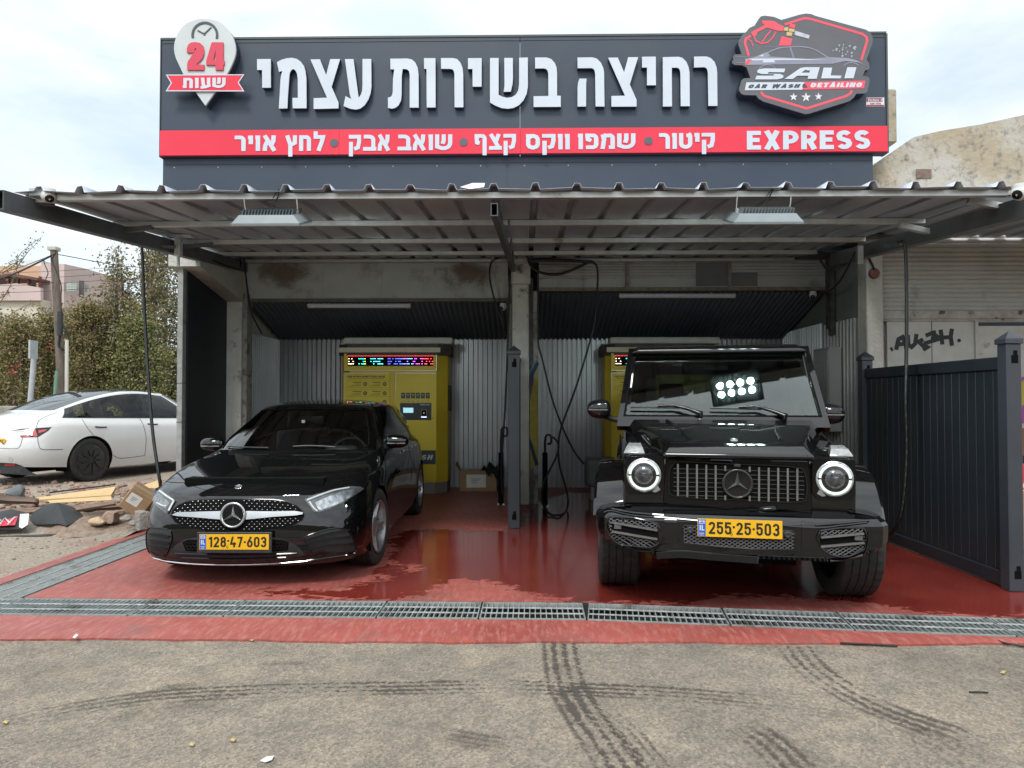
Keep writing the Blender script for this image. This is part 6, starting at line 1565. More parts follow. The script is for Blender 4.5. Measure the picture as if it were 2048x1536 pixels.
# roof, cabin sides
loft([(1.76, sym([(.745, 1.835), (.74, 1.86), (.69, 1.875)])), (1.92, sym([(.755, 1.835), (.75, 1.885), (.68, 1.915)])), (2.3, sym([(.755, 1.83), (.75, 1.90), (.67, 1.935)])), (4.35, sym([(.755, 1.83), (.75, 1.90), (.67, 1.935)])), (4.48, sym([(.74, 1.80), (.73, 1.87), (.66, 1.90)]))], 0.02, 3).build('roof', M_PAINT, gw, 40)
for sd in (1, -1):
    def sidequad(pts, name, m, th=.03):
        mb = MB(); vs = [Vector((sd * x, y, z)) for x, y, z in pts] + [Vector((sd * (x - th), y, z)) for x, y, z in pts]; n = len(pts)
        mb.add(vs, [tuple(range(n)), tuple(range(2 * n - 1, n - 1, -1))] + [(i, (i + 1) % n, n + (i + 1) % n, n + i) for i in range(n)]); return mb.build(name, m, gw)
    xb, xt = .805, .745
    X = lambda z: lerp(xb, xt, (z - 1.17) / .66)
    P = lambda y, z, dx=0.0: (X(z) + dx, y, z)
    sidequad([P(1.47, 1.17), P(1.60, 1.17), P(1.93, 1.83), P(1.80, 1.83)], 'pillar', M_PAINT)
    sidequad([P(2.62, 1.17), P(2.74, 1.17), P(2.74, 1.83), P(2.62, 1.83)], 'pillar', M_PAINT)
    sidequad([P(3.66, 1.17), P(3.82, 1.17), P(3.82, 1.83), P(3.66, 1.83)], 'pillar', M_PAINT)
    sidequad([P(4.35, 1.17), P(4.50, 1.17), P(4.46, 1.83), P(4.32, 1.83)], 'pillar', M_PAINT)
    for a, b in ((1.62, 2.62), (2.74, 3.66), (3.82, 4.35)):
        sidequad([P(a, 1.18, -.008), P(b, 1.18, -.008), P(b, 1.83, -.008), P(a + (.30 if a < 2 else 0), 1.83, -.008)], 'side_window', M_GLASS_D, .004)
    mb = MB(); mb.box(sd * .845 - .012, sd * .845 + .012, 1.05, 4.4, .88, .94, .01); mb.build('rub_strip', M_MATB, gw)
    for y in (1.50, 2.68, 3.74):
        mb = MB(); mb.box(sd * .838 - .004, sd * .838 + .006, y - .003, y + .003, .60, 1.12); mb.build('shut_line', M_DEEP, gw)
    mb = MB(); mb.box(sd * .86 - .025, sd * .86 + .02, 1.3, 3.3, .40, .46, .015); mb.build('running_board', M_MATB, gw)
mb = MB(); mb.box(-.80, .80, 4.46, 4.52, 1.15, 1.25); mb.box(-.78, -.55, 4.44, 4.50, 1.25, 1.85); mb.box(.55, .78, 4.44, 4.50, 1.25, 1.85); mb.box(-.55, .55, 4.44, 4.50, 1.74, 1.85); mb.build('tailgate', M_PAINT, gw)
mb = MB(); mb.box(-.55, .55, 4.465, 4.47, 1.25, 1.74); mb.build('rear_window', M_GLASS_D, gw)
mb = MB(); mb.lathe([(.40, 0), (.40, .26), (.36, .28), (0, .28)], 40, T(0, 4.55, .98) @ RX(-PI / 2)); mb.build('spare_wheel_cover', M_GLOSSB, gw, 40)
# wheels, flares
for cy in (.86, 3.71):
    for sd in (1, -1):
        make_wheel(gw, 'wheel', .405, .30, 'spoke', (sd * .825, cy, .405), (0.10 if cy < 1 else 0), sd, 5, M_RIMB, 0.66, seg=108)
        mb = MB(); a = [math.radians(d) for d in range(-8, 161, 6)]; vs = []
        for t in a:
            for r, x in ((.475, .74), (.475, .945), (.488, .972), (.520, .972), (.545, .950), (.558, .80), (.558, .74)):
                vs.append((sd * x, cy + r * math.cos(t), .42 + r * 0.97 * math.sin(t)))
        n = 7; mb.add(vs, [(i * n + k, i * n + k + 1, (i + 1) * n + k + 1, (i + 1) * n + k) for i in range(len(a) - 1) for k in range(n - 1)] + [tuple(range(n)), tuple((len(a) - 1) * n + k for k in range(n))])
        mb.build('wheel_flare', M_PAINT, gw, 30)
# bumper: one shaped beam wrapping the corners
plan = [(0, -.005), (.55, .005), (.80, .035), (.865, .06), (.91, .12), (.938, .26), (.945, .50)]
prof = [(.10, .385, .0), (.03, .40, .0), (.002, .43, .0), (-.004, .55, .0), (-.004, .628, .0), (.012, .650, .0), (.035, .668, .0), (.10, .685, .0), (.22, .70, .0)]
mb = MB(); vs = []; full = [(-x, y) for x, y in reversed(plan[1:])] + plan
for i, (x, y) in enumerate(full):
    a = full[max(i - 1, 0)]; b = full[min(i + 1, len(full) - 1)]; t = Vector((b[0] - a[0], b[1] - a[1])).normalized(); nn = Vector((-t.y, t.x))
    if nn.y < 0 and abs(x) < .9: nn = -nn
    if abs(x) >= .9: nn = Vector((-math.copysign(1, x), .15)).normalized()
    lift = 0.10 * max(0, (abs(x) - .55) / .4) ** 1.3
    for d, z, _ in prof:
        zz = z + (lift if z < .5 else 0)
        vs.append((x + nn.x * d, y + nn.y * d, zz))
m_ = len(prof); nf = len(full)
mb.add(vs, [(i * m_ + k, (i + 1) * m_ + k, (i + 1) * m_ + k + 1, i * m_ + k + 1) for i in range(nf - 1) for k in range(m_ - 1)] + [(i * m_ + m_ - 1, (i + 1) * m_ + m_ - 1, (i + 1) * m_, i * m_) for i in range(nf - 1)])
# rounder surface
bm = bmesh.new(); me = mb.mesh('t'); bm.from_mesh(me); bpy.data.meshes.remove(me); bmesh.ops.recalc_face_normals(bm, faces=bm.faces[:])
mb = MB(); mb.add_bm(bm)
bump = mb.build('bumper', M_PAINT, gw, 14)
reg(mb); GC.set_surface(ALLV, ALLF)
gv = lambda pts: [(1150 + x / 2.8452, 680 + y / 2.8452) for x, y in pts]
# nose: headlight panels, grille frame
M_GFR = pm('dark_grille_frame', (0.004, 0.004, 0.0045), rough=0.14, spec=0.35)
GC.patch('grille_frame', M_GFR, gv([(520,660),(700,672),(920,680),(1120,688),(1325,692),(1345,975),(1120,972),(920,960),(700,940),(505,925)]), 0.012, 5, 0.012)
GI = gv([(535,860),(535,760),(548,718),(580,692),(700,694),(920,705),(1130,712),(1270,725),(1305,760),(1318,830),(1312,885),(1290,918),(1130,918),(920,905),(700,898),(590,888),(552,880)])
M_GBAR = pm('smoked_chrome', (0.26, 0.26, 0.265), (0.34, 0.34, 0.345), scale=9, rough=0.28, metal=0.9)
gg = GC.patch('grille', M_DEEP, GI, 0.016, 5)
GC.rod('grille_rim', M_GLOSSB, GI, 0.007, 0.02, 2, gg, closed=True)
for x, y0, y1 in ((585, 703, 882), (638, 704, 889), (692, 706, 896), (745, 708, 901), (798, 711, 905), (1043, 722, 912), (1097, 724, 915), (1151, 725, 915), (1205, 727, 914), (1259, 729, 910)):
    L_ = GC.line(gv([(x, y0), (x, (y0 + y1) / 2), (x, y1)]), 0.03, 1); mb = MB(); mb.tube(L_, .01, flat=(.012, .020)); o = mb.build('grille_bar', M_GBAR); o.parent = gg
for x, ys_ in ((852, ((713, 742), (880, 906))), (990, ((718, 748), (882, 912)))):
    for y0, y1 in ys_:
        L_ = GC.line(gv([(x, y0), (x, y1)]), 0.03, 1); mb = MB(); mb.tube(L_, .01, flat=(.012, .020)); o = mb.build('grille_bar', M_GBAR); o.parent = gg
mb = MB()
for k in range(7):
    yy = 740 + k * 25
    L_ = GC.line(gv([(560, yy - 8), (920, yy), (1300, yy + 12)]), 0.019, 1); mb.tube(L_, .0035, 4)
o = mb.build('grille_mesh', M_MATB); o.parent = gg
c = GC.pt(*gv([(922, 815)])[0], 0.035)
star_badge(gw, 'star_emblem', c, 0.101, None, pm('dark_ring', (0.05, 0.05, 0.052), rough=0.2, metal=0.6), M_GBAR, M_GLOSSB)
c = GC.pt(*gv([(920, 712)])[0], 0.035); mb = MB(); mb.box(c.x - .022, c.x + .022, c.y - .01, c.y + .02, c.z - .012, c.z + .012, .006); mb.build('front_camera', M_MATB, gw)
c = GC.pt(*gv([(905, 573)])[0], 0.004); star_badge(gw, 'bonnet_emblem', c, 0.028, None, M_CHROME, M_CHROME, M_MATB, RX(-1.2))
# headlights with lit rings
M_RING = pm('lit_ring', (0.9, 0.92, 0.88), rough=0.4, emit=(0.93, 1.0, 0.90), estr=0.75)
M_HLG = pm('projector_glass', (0.08, 0.08, 0.085), (0.25, 0.25, 0.26), scale=30, rough=0.08, metal=0.3)
for sd, px_, py_ in ((-1, 378, 765), (1, 1458, 805)):
    c = Vector((sd * .607, .158, .91))
    e = bpy.data.objects.new('headlight', None); COL.objects.link(e); e.parent = gw
    def mk(mb, n, m, sm=40): mb.transform(T(*c) @ Matrix.Scale(.92, 4) @ T(*(-c))) if n != 'lamp_panel' else None; o = mb.build(n, m, smooth=sm); o.parent = e; return o
    B = T(c.x, c.y, c.z) @ RX(PI / 2)
    sqr = [(c.x + a * .135 * (1 if a * sd < 0 else .92), c.z + b) for a, b in ((-1, -.10), (-.78, -.135), (.78, -.135), (1, -.10), (1, .115), (.93, .125), (-.93, .125), (-1, .115))]
    mk(MB().flat([flipcc(sqr)], .145, .168), 'lamp_panel', M_GFR)
    mk(MB().lathe([(.125, -.006), (.125, .014), (.118, .018), (.085, .0), (.0, -.004)], 48, B), 'lamp_bowl', M_HLS)
    for h0 in (0, 1):
        n_ = 22; t0 = 4 + h0 * 180; A_ = [math.radians(t0 + 172 * k / n_) for k in range(n_ + 1)]
        mk(MB().tube([c + Vector((.1005 * math.cos(a), -.024, .1005 * math.sin(a))) for a in A_], .0092, 8), 'light_ring', M_RING, 60)
    mk(MB().lathe([(.066, .0), (.066, .026), (.058, .034), (.03, .042), (.0, .045)], 32, B), 'projector', M_HLG)
    mk(MB().box(c.x - .035, c.x + .035, c.y - .046, c.y - .040, c.z + .018, c.z + .040, .003), 'projector_shade', M_MATB)
    mk(MB().box(c.x - .010, c.x + .012, c.y - .05, c.y - .044, c.z - .062, c.z - .056), 'lamp_mark', M_PLW)
    mk(MB().lathe([(.118, .034), (.09, .048), (.0, .058)], 40, B), 'lens', M_LENS)
    mk(MB().flat([flipcc([(c.x - sd * .10, c.z - .075), (c.x - sd * .06, c.z - .12), (c.x - sd * .085, c.z - .125), (c.x - sd * .12, c.z - .105)])], .140, .1445), 'lamp_wedge', M_SATIN)
    # wing-top indicator
    bx = sd * .675; by = .36
    mb = loft([(by - .10, sym([(.075, 1.045), (.072, 1.055)])), (by - .05, sym([(.066, 1.05), (.055, 1.095)])), (by + .02, sym([(.06, 1.05), (.042, 1.115)])), (by + .12, sym([(.045, 1.06), (.03, 1.11)]))], 0.006).transform(T(bx, 0, 0)); mb.build('indicator', pm('indicator_lens', (0.16, 0.165, 0.165), (0.30, 0.30, 0.30), scale=25, rough=0.12, coat=1.0), gw, 40)
for l in ([(503,922),(512,790),(520,660),(510,640)], [(1348,975),(1338,830),(1328,690),(1322,660)]): GC.rod('shut_line', M_DEEP, gv(l), 0.0035, 0.001, 1)
# bumper openings
M_MESHG = pm('mesh_grey', (0.10, 0.10, 0.105), rough=0.45, metal=0.3)
for outl, slot, lampx, trim in (
    ([(195,1010),(470,1042),(476,1145),(468,1160),(425,1180),(330,1168),(260,1160),(200,1110)], [(215,1035),(470,1080),(470,1130),(215,1085)], 245, [(185,960),(330,985),(505,1000)]),
    ([(1395,1085),(1640,1070),(1648,1160),(1640,1190),(1560,1225),(1480,1228),(1430,1205),(1393,1165)], [(1395,1120),(1636,1098),(1636,1150),(1395,1172)], 1610, [(1365,1055),(1500,1045),(1670,1030)])):
    v = GC.patch('bumper_intake', M_DEEP, gv(outl), 0.004, 4)
    lo, hi = min(p[0] for p in outl), max(p[0] for p in outl); top, bot = min(p[1] for p in outl), max(p[1] for p in outl)
    mb = MB()
    for sl in (1, -1):
        k = lo - 200
        while k < hi + 200:
            seg_ = []
            for t in range(0, 41):
                yy = top + (bot - top) * t / 40; xx = k + sl * (yy - top) * 1.7
                if pip(xx, yy, outl) and not pip(xx, yy, slot): seg_.append((xx, yy))
                else:
                    if len(seg_) > 1:
                        L_ = GC.line(gv([seg_[0], seg_[-1]]), 0.009, 1)
                        if len(L_) > 1: mb.tube(L_, .003, 4, caps=False)
                    seg_ = []
            if len(seg_) > 1:
                L_ = GC.line(gv([seg_[0], seg_[-1]]), 0.009, 1)
                if len(L_) > 1: mb.tube(L_, .003, 4, caps=False)
            k += 33
    o = mb.build('intake_mesh', M_MESHG); o.parent = v
    for a, b in ((slot[0], slot[1]), (slot[3], slot[2])):
        L_ = GC.line(gv([a, b]), 0.014, 1); mb = MB(); mb.tube(L_, .01, flat=(.02, .014)); o = mb.build('intake_bar', M_GBAR); o.parent = v
    c = GC.pt(*gv([(lampx, (slot[0][1] + slot[3][1]) / 2 if lampx < 800 else (slot[1][1] + slot[2][1]) / 2)])[0], 0.012); mb = MB(); mb.box(c.x - .024, c.x + .024, c.y - .004, c.y + .02, c.z - .018, c.z + .018, .004); o = mb.build('sensor', M_MESHG); o.parent = v
    GC.rod('intake_edge', M_GLOSSB, gv(outl), 0.006, 0.007, 2, v, closed=True)
    GC.rod('bumper_crease', M_PAINT, gv(trim), 0.009, 0.004, 4)
CI = gv([(612,1070),(625,1055),(1230,1085),(1248,1100),(1248,1185),(1235,1192),(1000,1188),(800,1172),(620,1152)])
v = GC.patch('lower_grille', M_DEEP, CI, 0.004, 5); outl = [(612,1070),(625,1055),(1230,1085),(1248,1100),(1248,1185),(1235,1192),(1000,1188),(800,1172),(620,1152)]
mb = MB()
for sl in (1, -1):
    k = 300
    while k < 1500:
        seg_ = [(k + sl * (1055 + 137 * t / 40 - 1055) * 1.7, 1055 + 137 * t / 40) for t in range(41)]; seg_ = [p for p in seg_ if pip(p[0], p[1], outl)]
        if len(seg_) > 1:
            L_ = GC.line(gv([seg_[0], seg_[-1]]), 0.009, 1)
            if len(L_) > 1: mb.tube(L_, .003, 4, caps=False)
        k += 33
o = mb.build('intake_mesh', M_MESHG); o.parent = v
GC.rod('intake_edge', M_GLOSSB, CI, 0.006, 0.007, 1, v, closed=True)
for x, y in ((655, 1078), (1208, 1106)):
    c = GC.pt(*gv([(x, y)])[0], 0.012); mb = MB(); mb.lathe([(.022, 0), (.022, .012), (.014, .016), (0, .012)], 20, T(*c) @ RX(PI / 2)); o = mb.build('parking_sensor', M_MATB); o.parent = v
for a, b, c_, d in ((508, 992, 580, 1160), (1288, 1030, 1365, 1200)):
    GC.patch('bumper_block', M_GLOSSB, gv([(a, b), (c_, b + 10), (c_, d), (a, d - 8)]), 0.005, 5, 0.008)
for l in ([(186,1075),(200,1125),(255,1172),(330,1188),(428,1200),(452,1188),(478,1160)], [(1450,1254),(1540,1248),(1610,1236),(1650,1205),(1668,1150),(1672,1090)]): GC.rod('bumper_crease', M_PAINT, gv(l), 0.010, 0.004, 4)
for l in ([(160,985),(210,975),(330,1000),(505,1012),(700,1030)], [(1170,1055),(1365,1068),(1500,1058),(1660,1040)]): GC.rod('bumper_crease', M_PAINT, gv(l), 0.007, 0.003, 4)
# ribbed skid strip under the bumper
sk = MB(); s2 = MB()
L_ = GC.line(gv([(440,1222),(600,1212),(760,1225),(920,1236),(1100,1250),(1260,1262),(1400,1272)]), 0.004, 6)
sk.tube(L_, .01, flat=(.03, .05)); sk.build('skid_strip', M_MATB, gw)
for i in range(0, len(L_) - 1):
    for t in (0, .33, .66):
        p = L_[i].lerp(L_[i + 1], t); s2.box(p.x - .004, p.x + .004, p.y - .025, p.y - .012, p.z - .018, p.z + .018)
s2.build('skid_rib', M_GLOSSB, gw)
number_plate(gw, '255:25.503', GC.plane_pt(1479, 1057.5, -.03), .52, .115, 0.0, 0.0)
# mirrors, wipers, cabin
for sd, p, st in ((-1, (1198, 818), None), (1, (1663, 828), None)):
    c = GC.plane_pt(p[0], p[1], 1.62); e, _o = mirror_shell(gw, c, .105, .08, .085, sd, M_GLOSSB, (sd * .84, 1.66, c.z - .10))
    mb = MB(); mb.box(c.x - .085, c.x + .085, c.y - .081, c.y - .072, c.z - .012, c.z, .003); o = mb.build('indicator', M_CHROME); o.parent = e
def wline(pts, d): return [WM @ Vector((*[wq(*gv([p])[0])[0]], d, wq(*gv([p])[0])[1])) for p in pts]
for bl, am in (([(315, 390), (400, 391), (600, 393)], [(470, 387), (560, 385), (640, 405), (712, 432)]), ([(768, 395), (900, 397), (1060, 402)], [(930, 395), (1030, 392), (1110, 415), (1190, 445)])):
    e = bpy.data.objects.new('wiper', None); COL.objects.link(e); e.parent = gw
    o = MB().tube(wline(bl, -.022), .009, 6).build('blade', M_MATB, smooth=50); o.parent = e
    o = MB().tube(wline(am, -.04), [.009, .011, .014, .02], 8).build('arm', M_GLOSSB, smooth=50); o.parent = e
    q_ = wline([am[-1]], -.03)[0]; o = MB().lathe([(.022, -.02), (.022, .02), (.0, .024)], 14, T(*q_) @ RX(.6)).build('pivot', M_GLOSSB, smooth=40); o.parent = e
mb = MB(); mb.flat([flipcc([(-.05, wl_ - .09), (.05, wl_ - .09), (.035, wl_ - .055), (-.035, wl_ - .055)])], .03, .05, WM); mb.build('sensor_housing', M_DEEP, gw)
seat(gw, .38, 2.75, .72); seat(gw, -.38, 2.75, .72)
mb = MB(); mb.box(-.6, .6, 3.5, 3.7, .72, 1.35, .06); mb.build('rear_bench', pm('red_brown_leather', (0.16, 0.03, 0.03), rough=0.5), gw, 40)
mb = MB(); mb.box(-.74, .74, 1.52, 1.95, .95, 1.25, .04, seg=2); mb.build('dashboard', M_SEAT, gw, 40)
steering_wheel(gw, .38, 2.12, 1.20, .19)
mb = MB(); mb.box(-.11, .11, 1.86, 1.89, 1.68, 1.745, .012); mb.build('rear_view_mirror', M_GLOSSB, gw, 40)
# ============================================================ THINGS IN AND AROUND THE BAYS
# ------------------------------------------------------------ LED flood lights hung under the canopy front
M_LED = pm('lit_led', (1, 1, 1), emit=(0.82, 1.0, 0.97), estr=190.0)
M_FLH = pm('floodlight_grey', (0.20, 0.235, 0.25), (0.24, 0.275, 0.29), scale=5, rough=0.45)
def flood(cx, cy, zb, label, yawz=0.0):
    t = thing('flood_light', label, 'flood light', (cx, cy, zb), 0.0, group='LED flood lights under the canopy')
    t.rotation_euler = (0.32, 0, yawz)
    w, d, h = .262, .17, .075
    mb = MB(); vs = [(-w, -d, 0), (w, -d, 0), (w, d, 0), (-w, d, 0), (-w, -d, .016), (w, -d, .016), (w, d, .016), (-w, d, .016), (-w + .05, -d + .035, h), (w - .05, -d + .035, h), (w - .05, d - .035, h), (-w + .05, d - .035, h)]
    mb.add(vs, [(0, 1, 5, 4), (1, 2, 6, 5), (2, 3, 7, 6), (3, 0, 4, 7), (4, 5, 9, 8), (5, 6, 10, 9), (6, 7, 11, 10), (7, 4, 8, 11), (8, 9, 10, 11)])
    mb.add([(-w + .02, -d + .02, .006), (w - .02, -d + .02, .006), (w - .02, d - .02, .006), (-w + .02, d - .02, .006)], [(3, 2, 1, 0)])
    mb.add([(-w, -d, 0), (w, -d, 0), (w, d, 0), (-w, d, 0), (-w + .02, -d + .02, .0), (w - .02, -d + .02, .0), (w - .02, d - .02, .0), (-w + .02, d - .02, .0)], [(0, 1, 5, 4), (1, 2, 6, 5), (2, 3, 7, 6), (3, 0, 4, 7)])
    mb.build('housing', M_FLH, t)
    for k in range(17):
        x = -w + .07 + k * (2 * w - .14) / 16
        mb = MB(); mb.add([(x - .004, -d + .05, h), (x + .004, -d + .05, h), (x + .004, d - .05, h), (x - .004, d - .05, h), (x - .002 + .012, -d + .055, h + .04), (x + .002 + .012, -d + .055, h + .04), (x + .014, d - .055, h + .04), (x + .010, d - .055, h + .04)], [(0, 1, 5, 4), (1, 2, 6, 5), (2, 3, 7, 6), (3, 0, 4, 7), (4, 5, 6, 7)])
        mb.build('cooling_fin', pm('fin_grey', (0.12, 0.14, 0.15), rough=0.5), t)
    for a in range(4):
        for b in range(2):
            mb = MB(); mb.lathe([(.033, 0), (.028, -.01), (0, -.014)], 20, T(-.156 + a * .104, -.048 + b * .096, .0055)); mb.build('led_lens', M_LED, t, 50)
    for sx in (-1, 1):
        zt = roof_z(5.66) - .05 - zb
        mb = MB(); mb.tube([(sx * (w - .06), -.0, h + .0), (sx * (w - .055), 0, h + .06), (sx * (w - .055), 5.66 - cy, zt)], .0045, 6); mb.build('hanger', M_GALV, t)
        mb = MB(); mb.box(sx * (w - .06) - .008, sx * (w - .06) + .008, -.02, .02, h - .02, h + .03); mb.build('lug', M_GALV, t)
    P_ = smooth_path([(0, 0, h + .05), (.05, .02, h + .12), (.07, .01, h + .19), (.02, 5.66 - cy, zt)], 5); mb = MB(); mb.tube(P_, .004, 6); mb.build('lead', M_MATB, t)
fl = W(542, 458, 5.62); flood(fl.x, 5.66, fl.z + .052, 'grey LED flood light hanging under the canopy above the hatchback')
fl = W(1527, 455, 5.62); flood(fl.x, 5.66, fl.z + .052, 'grey LED flood light hanging under the canopy above the off-roader')
# ------------------------------------------------------------ dome cameras and box on the canopy
M_CAMW = pm('camera_white', (0.62, 0.62, 0.6), rough=0.35)
def dome(px, py, Y, r, look, label):
    c = W(px, py, Y); t = thing('security_camera', label, 'camera', (c.x, c.y, c.z + r))
    mb = MB(); mb.lathe([(r * .85, .0), (r * .9, .35 * r), (r * .9, r)], 24, T(c.x, c.y, c.z)); mb.build('mount', M_CAMW, t, 40)
    bm = bmesh.new(); bmesh.ops.create_uvsphere(bm, u_segments=24, v_segments=14, radius=r); MB().add_bm(bm, T(c.x, c.y, c.z)).build('dome', M_CAMW, t, 60)
    d = Vector(look).normalized(); q = d.to_track_quat('Z', 'Y').to_matrix().to_4x4()
    mb = MB(); mb.lathe([(r * .62, r * .72), (r * .58, r * .88), (r * .40, r * .97), (0, r * .99)], 24, T(c.x, c.y, c.z) @ q); mb.build('lens', M_GLOSSB, t, 40)
dome(97, 392, 5.62, .055, (.5, -.5, -.6), 'white dome camera at the left end of the canopy edge')
dome(2040, 385, 5.45, .06, (-.8, -.5, -.5), 'white dome camera at the right end of the canopy edge')
dome(1006, 614, 10.0, .05, (-.5, -.6, -.4), 'white dome camera in the left bay beside the middle column')
dome(1626, 590, 10.0, .05, (-.3, -.6, -.6), 'white dome camera under the shutter in the right bay')
a, b = W(60, 393, 5.6), W(85, 376, 5.6); mb = MB(); mb.box(a.x, b.x, 5.58, 5.66, a.z, b.z, .006)
recenter(tag(mb.build('junction_box', pm('box_plastic', (0.40, 0.42, 0.44), rough=0.5)), 'small grey junction box on the left canopy edge beside a camera', 'box'))
# ------------------------------------------------------------ tube lights
M_TUBE = pm('tube_diffuser', (0.62, 0.62, 0.70), (0.66, 0.66, 0.74), scale=3, rough=0.3)
def tube_light(x0, x1, py, Y, label, lit=None):
    a, b = W(x0, py, Y), W(x1, py, Y); z = a.z; t = thing('tube_light', label, 'tube light', ((a.x + b.x) / 2, Y, z))
    mb = MB(); mb.tube([(a.x + .06, Y, z), (b.x - .06, Y, b.z)], .034, 14, caps=True); mb.build('diffuser', M_TUBE, t, 50)
    for p, q, z_ in ((a.x, a.x + .075, a.z), (b.x - .075, b.x, b.z)):
        mb = MB(); mb.tube([(p, Y, z_), (p + .01, Y, z_), (q - .01, Y, z_), (q, Y, z_)], [.024, .036, .037, .035], 14); mb.build('end_cap', M_CAMW, t, 50)
    for f in (.2, .8):
        x = lerp(a.x, b.x, f); mb = MB(); mb.box(x - .012, x + .012, Y - .006, Y + .008, z + .03, z + .075); mb.build('clip', M_GALV, t)
tube_light(615, 821, 611.5, 10.22, 'sealed tube light under the sloped ceiling of the left bay')
tube_light(1238, 1470, 591.5, 10.22, 'sealed tube light under the sloped ceiling of the right bay')

# ------------------------------------------------------------ yellow wash machines
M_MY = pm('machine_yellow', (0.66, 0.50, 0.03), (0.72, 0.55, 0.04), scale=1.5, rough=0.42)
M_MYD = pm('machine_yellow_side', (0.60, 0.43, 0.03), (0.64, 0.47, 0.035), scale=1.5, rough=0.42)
M_WOOD = pm('bleached_wood', (0.66, 0.57, 0.44), (0.78, 0.70, 0.57), scale=14, rough=0.8, stretch=(1, 6, 10))
M_STEEL = pm('stainless', (0.40, 0.39, 0.37), rough=0.3, metal=0.9)
YM = 11.0
m0 = W(785, 985, YM).x
mach = thing('wash_machine', 'yellow self-service wash machine with LED display behind the hatchback', 'machine', (m0, YM, 0), 0.0, group='yellow wash machines')
hw, fw, dp = .82, .655, .62
def mx(px): return W(px, 800, YM).x - m0
def mz(py): return W(785, py, YM).z
plan_ = [(-fw, 0), (fw, 0), (hw, .17), (hw, dp), (-hw, dp), (-hw, .17)]
mb = MB(); n = 6; vs = [(x, y, z) for z in (.17, 2.10) for x, y in plan_]
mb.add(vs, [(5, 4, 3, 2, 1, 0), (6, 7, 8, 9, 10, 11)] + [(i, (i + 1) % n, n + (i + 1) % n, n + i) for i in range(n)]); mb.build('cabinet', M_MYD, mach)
mb = MB(); vs = [(x * .985, y + .012, z) for z in (.0, .168) for x, y in plan_]; mb.add(vs, [(5, 4, 3, 2, 1, 0), (6, 7, 8, 9, 10, 11)] + [(i, (i + 1) % n, n + (i + 1) % n, n + i) for i in range(n)]); mb.build('plinth', pm('plinth_grey', (0.22, 0.21, 0.19), rough=0.5), mach)
mb = MB(); vs = [(x * 1.05, y - .03 if y < .3 else y, z) for z in (2.102, 2.27) for x, y in plan_]; mb.add(vs, [(5, 4, 3, 2, 1, 0), (6, 7, 8, 9, 10, 11)] + [(i, (i + 1) % n, n + (i + 1) % n, n + i) for i in range(n)]); mb.build('roof_cap', pm('cap_brown', (0.06, 0.052, 0.05), (0.1, 0.09, 0.085), scale=6, rough=0.6), mach)
mb = MB(); mb.box(mx(679), mx(881), -.05, -.031, mz(705), mz(695.5)); mb.build('fascia_board', M_WOOD, mach)
mb = MB(); mb.box(mx(686), mx(905), .0, .30, 2.272, 2.272 + .105, .03, seg=2); mb.build('light_box', pm('dusty_diffuser', (0.58, 0.58, 0.55), (0.70, 0.70, 0.66), scale=7, rough=0.5), mach, 40)
mb = MB(); mb.box(mx(688), mx(873), -.012, -.001, mz(741.5), mz(707)); hdp = mb.build('header_door', M_MY, mach)
mb = MB(); mb.box(mx(687.5), mx(779), -.012, -.001, .20, mz(746)); pl_ = mb.build('door_panel', M_MY, mach)
mb = MB(); mb.box(mx(791), mx(873), -.012, -.001, .20, mz(746)); pr_ = mb.build('door_panel', M_MY, mach)
mb = MB(); mb.flat(stroke([(mx(688), mz(741.2)), (mx(873), mz(741.2)), (mx(873), mz(707))], .006) + stroke([(mx(688.5), .2), (mx(688.5), mz(746.3)), (mx(778.5), mz(746.3))], .006) + stroke([(mx(791.5), .2), (mx(791.5), mz(746.3)), (mx(872.5), mz(746.3))], .006), -.0145, -.0122); mb.build('panel_edge', M_STEEL, mach)
# LED display
mb = MB(); mb.box(mx(696), mx(866.5), -.018, -.0123, mz(732), mz(711.5)); dsp = mb.build('display', M_DEEP, mach)
LEDC = [(1, .75, .5), (1, .75, .6), (.02, .9, .75), (.45, .95, .1), (.03, .85, .75), (.1, .7, .9), (.1, .75, .8), (.1, .75, .75), (.08, .1, .8), (.08, .12, 1), (.1, .15, 1), (.3, .2, 1), (.12, .6, 1), (.6, .08, 1), (.8, .1, .6), (1, .08, .1), (1, .06, .06)]
def led(mb, x, z, w=.011): mb.box(x - w / 2, x + w / 2, -.0205, -.0182, z - .004, z + .004)
rd = random.Random(4); bins = {}
for k in range(60): bins.setdefault((1, .03, .05), []).append((mx(696.5) + k * (mx(866) - mx(696.5)) / 59, mz(712.2), .009))
for r, z in enumerate((717.5, 723, 727.8)):
    for k in range(58):
        f = k / 57
        if rd.random() < (.22, .38, .36)[r] or .42 < f < .47 or .08 < f < .12: continue
        c = LEDC[min(16, int(f * 17))]; bins.setdefault(c, []).append((mx(698) + f * (mx(865) - mx(698)), mz(z), .014))
for i, (c, L_) in enumerate(bins.items()):
    mb = MB()
    for x, z, w in L_: led(mb, x, z, w)
    o = mb.build('led_row', pm('led_%d' % i, c, emit=c, estr=4.0 if i else 2.2)); o.parent = dsp
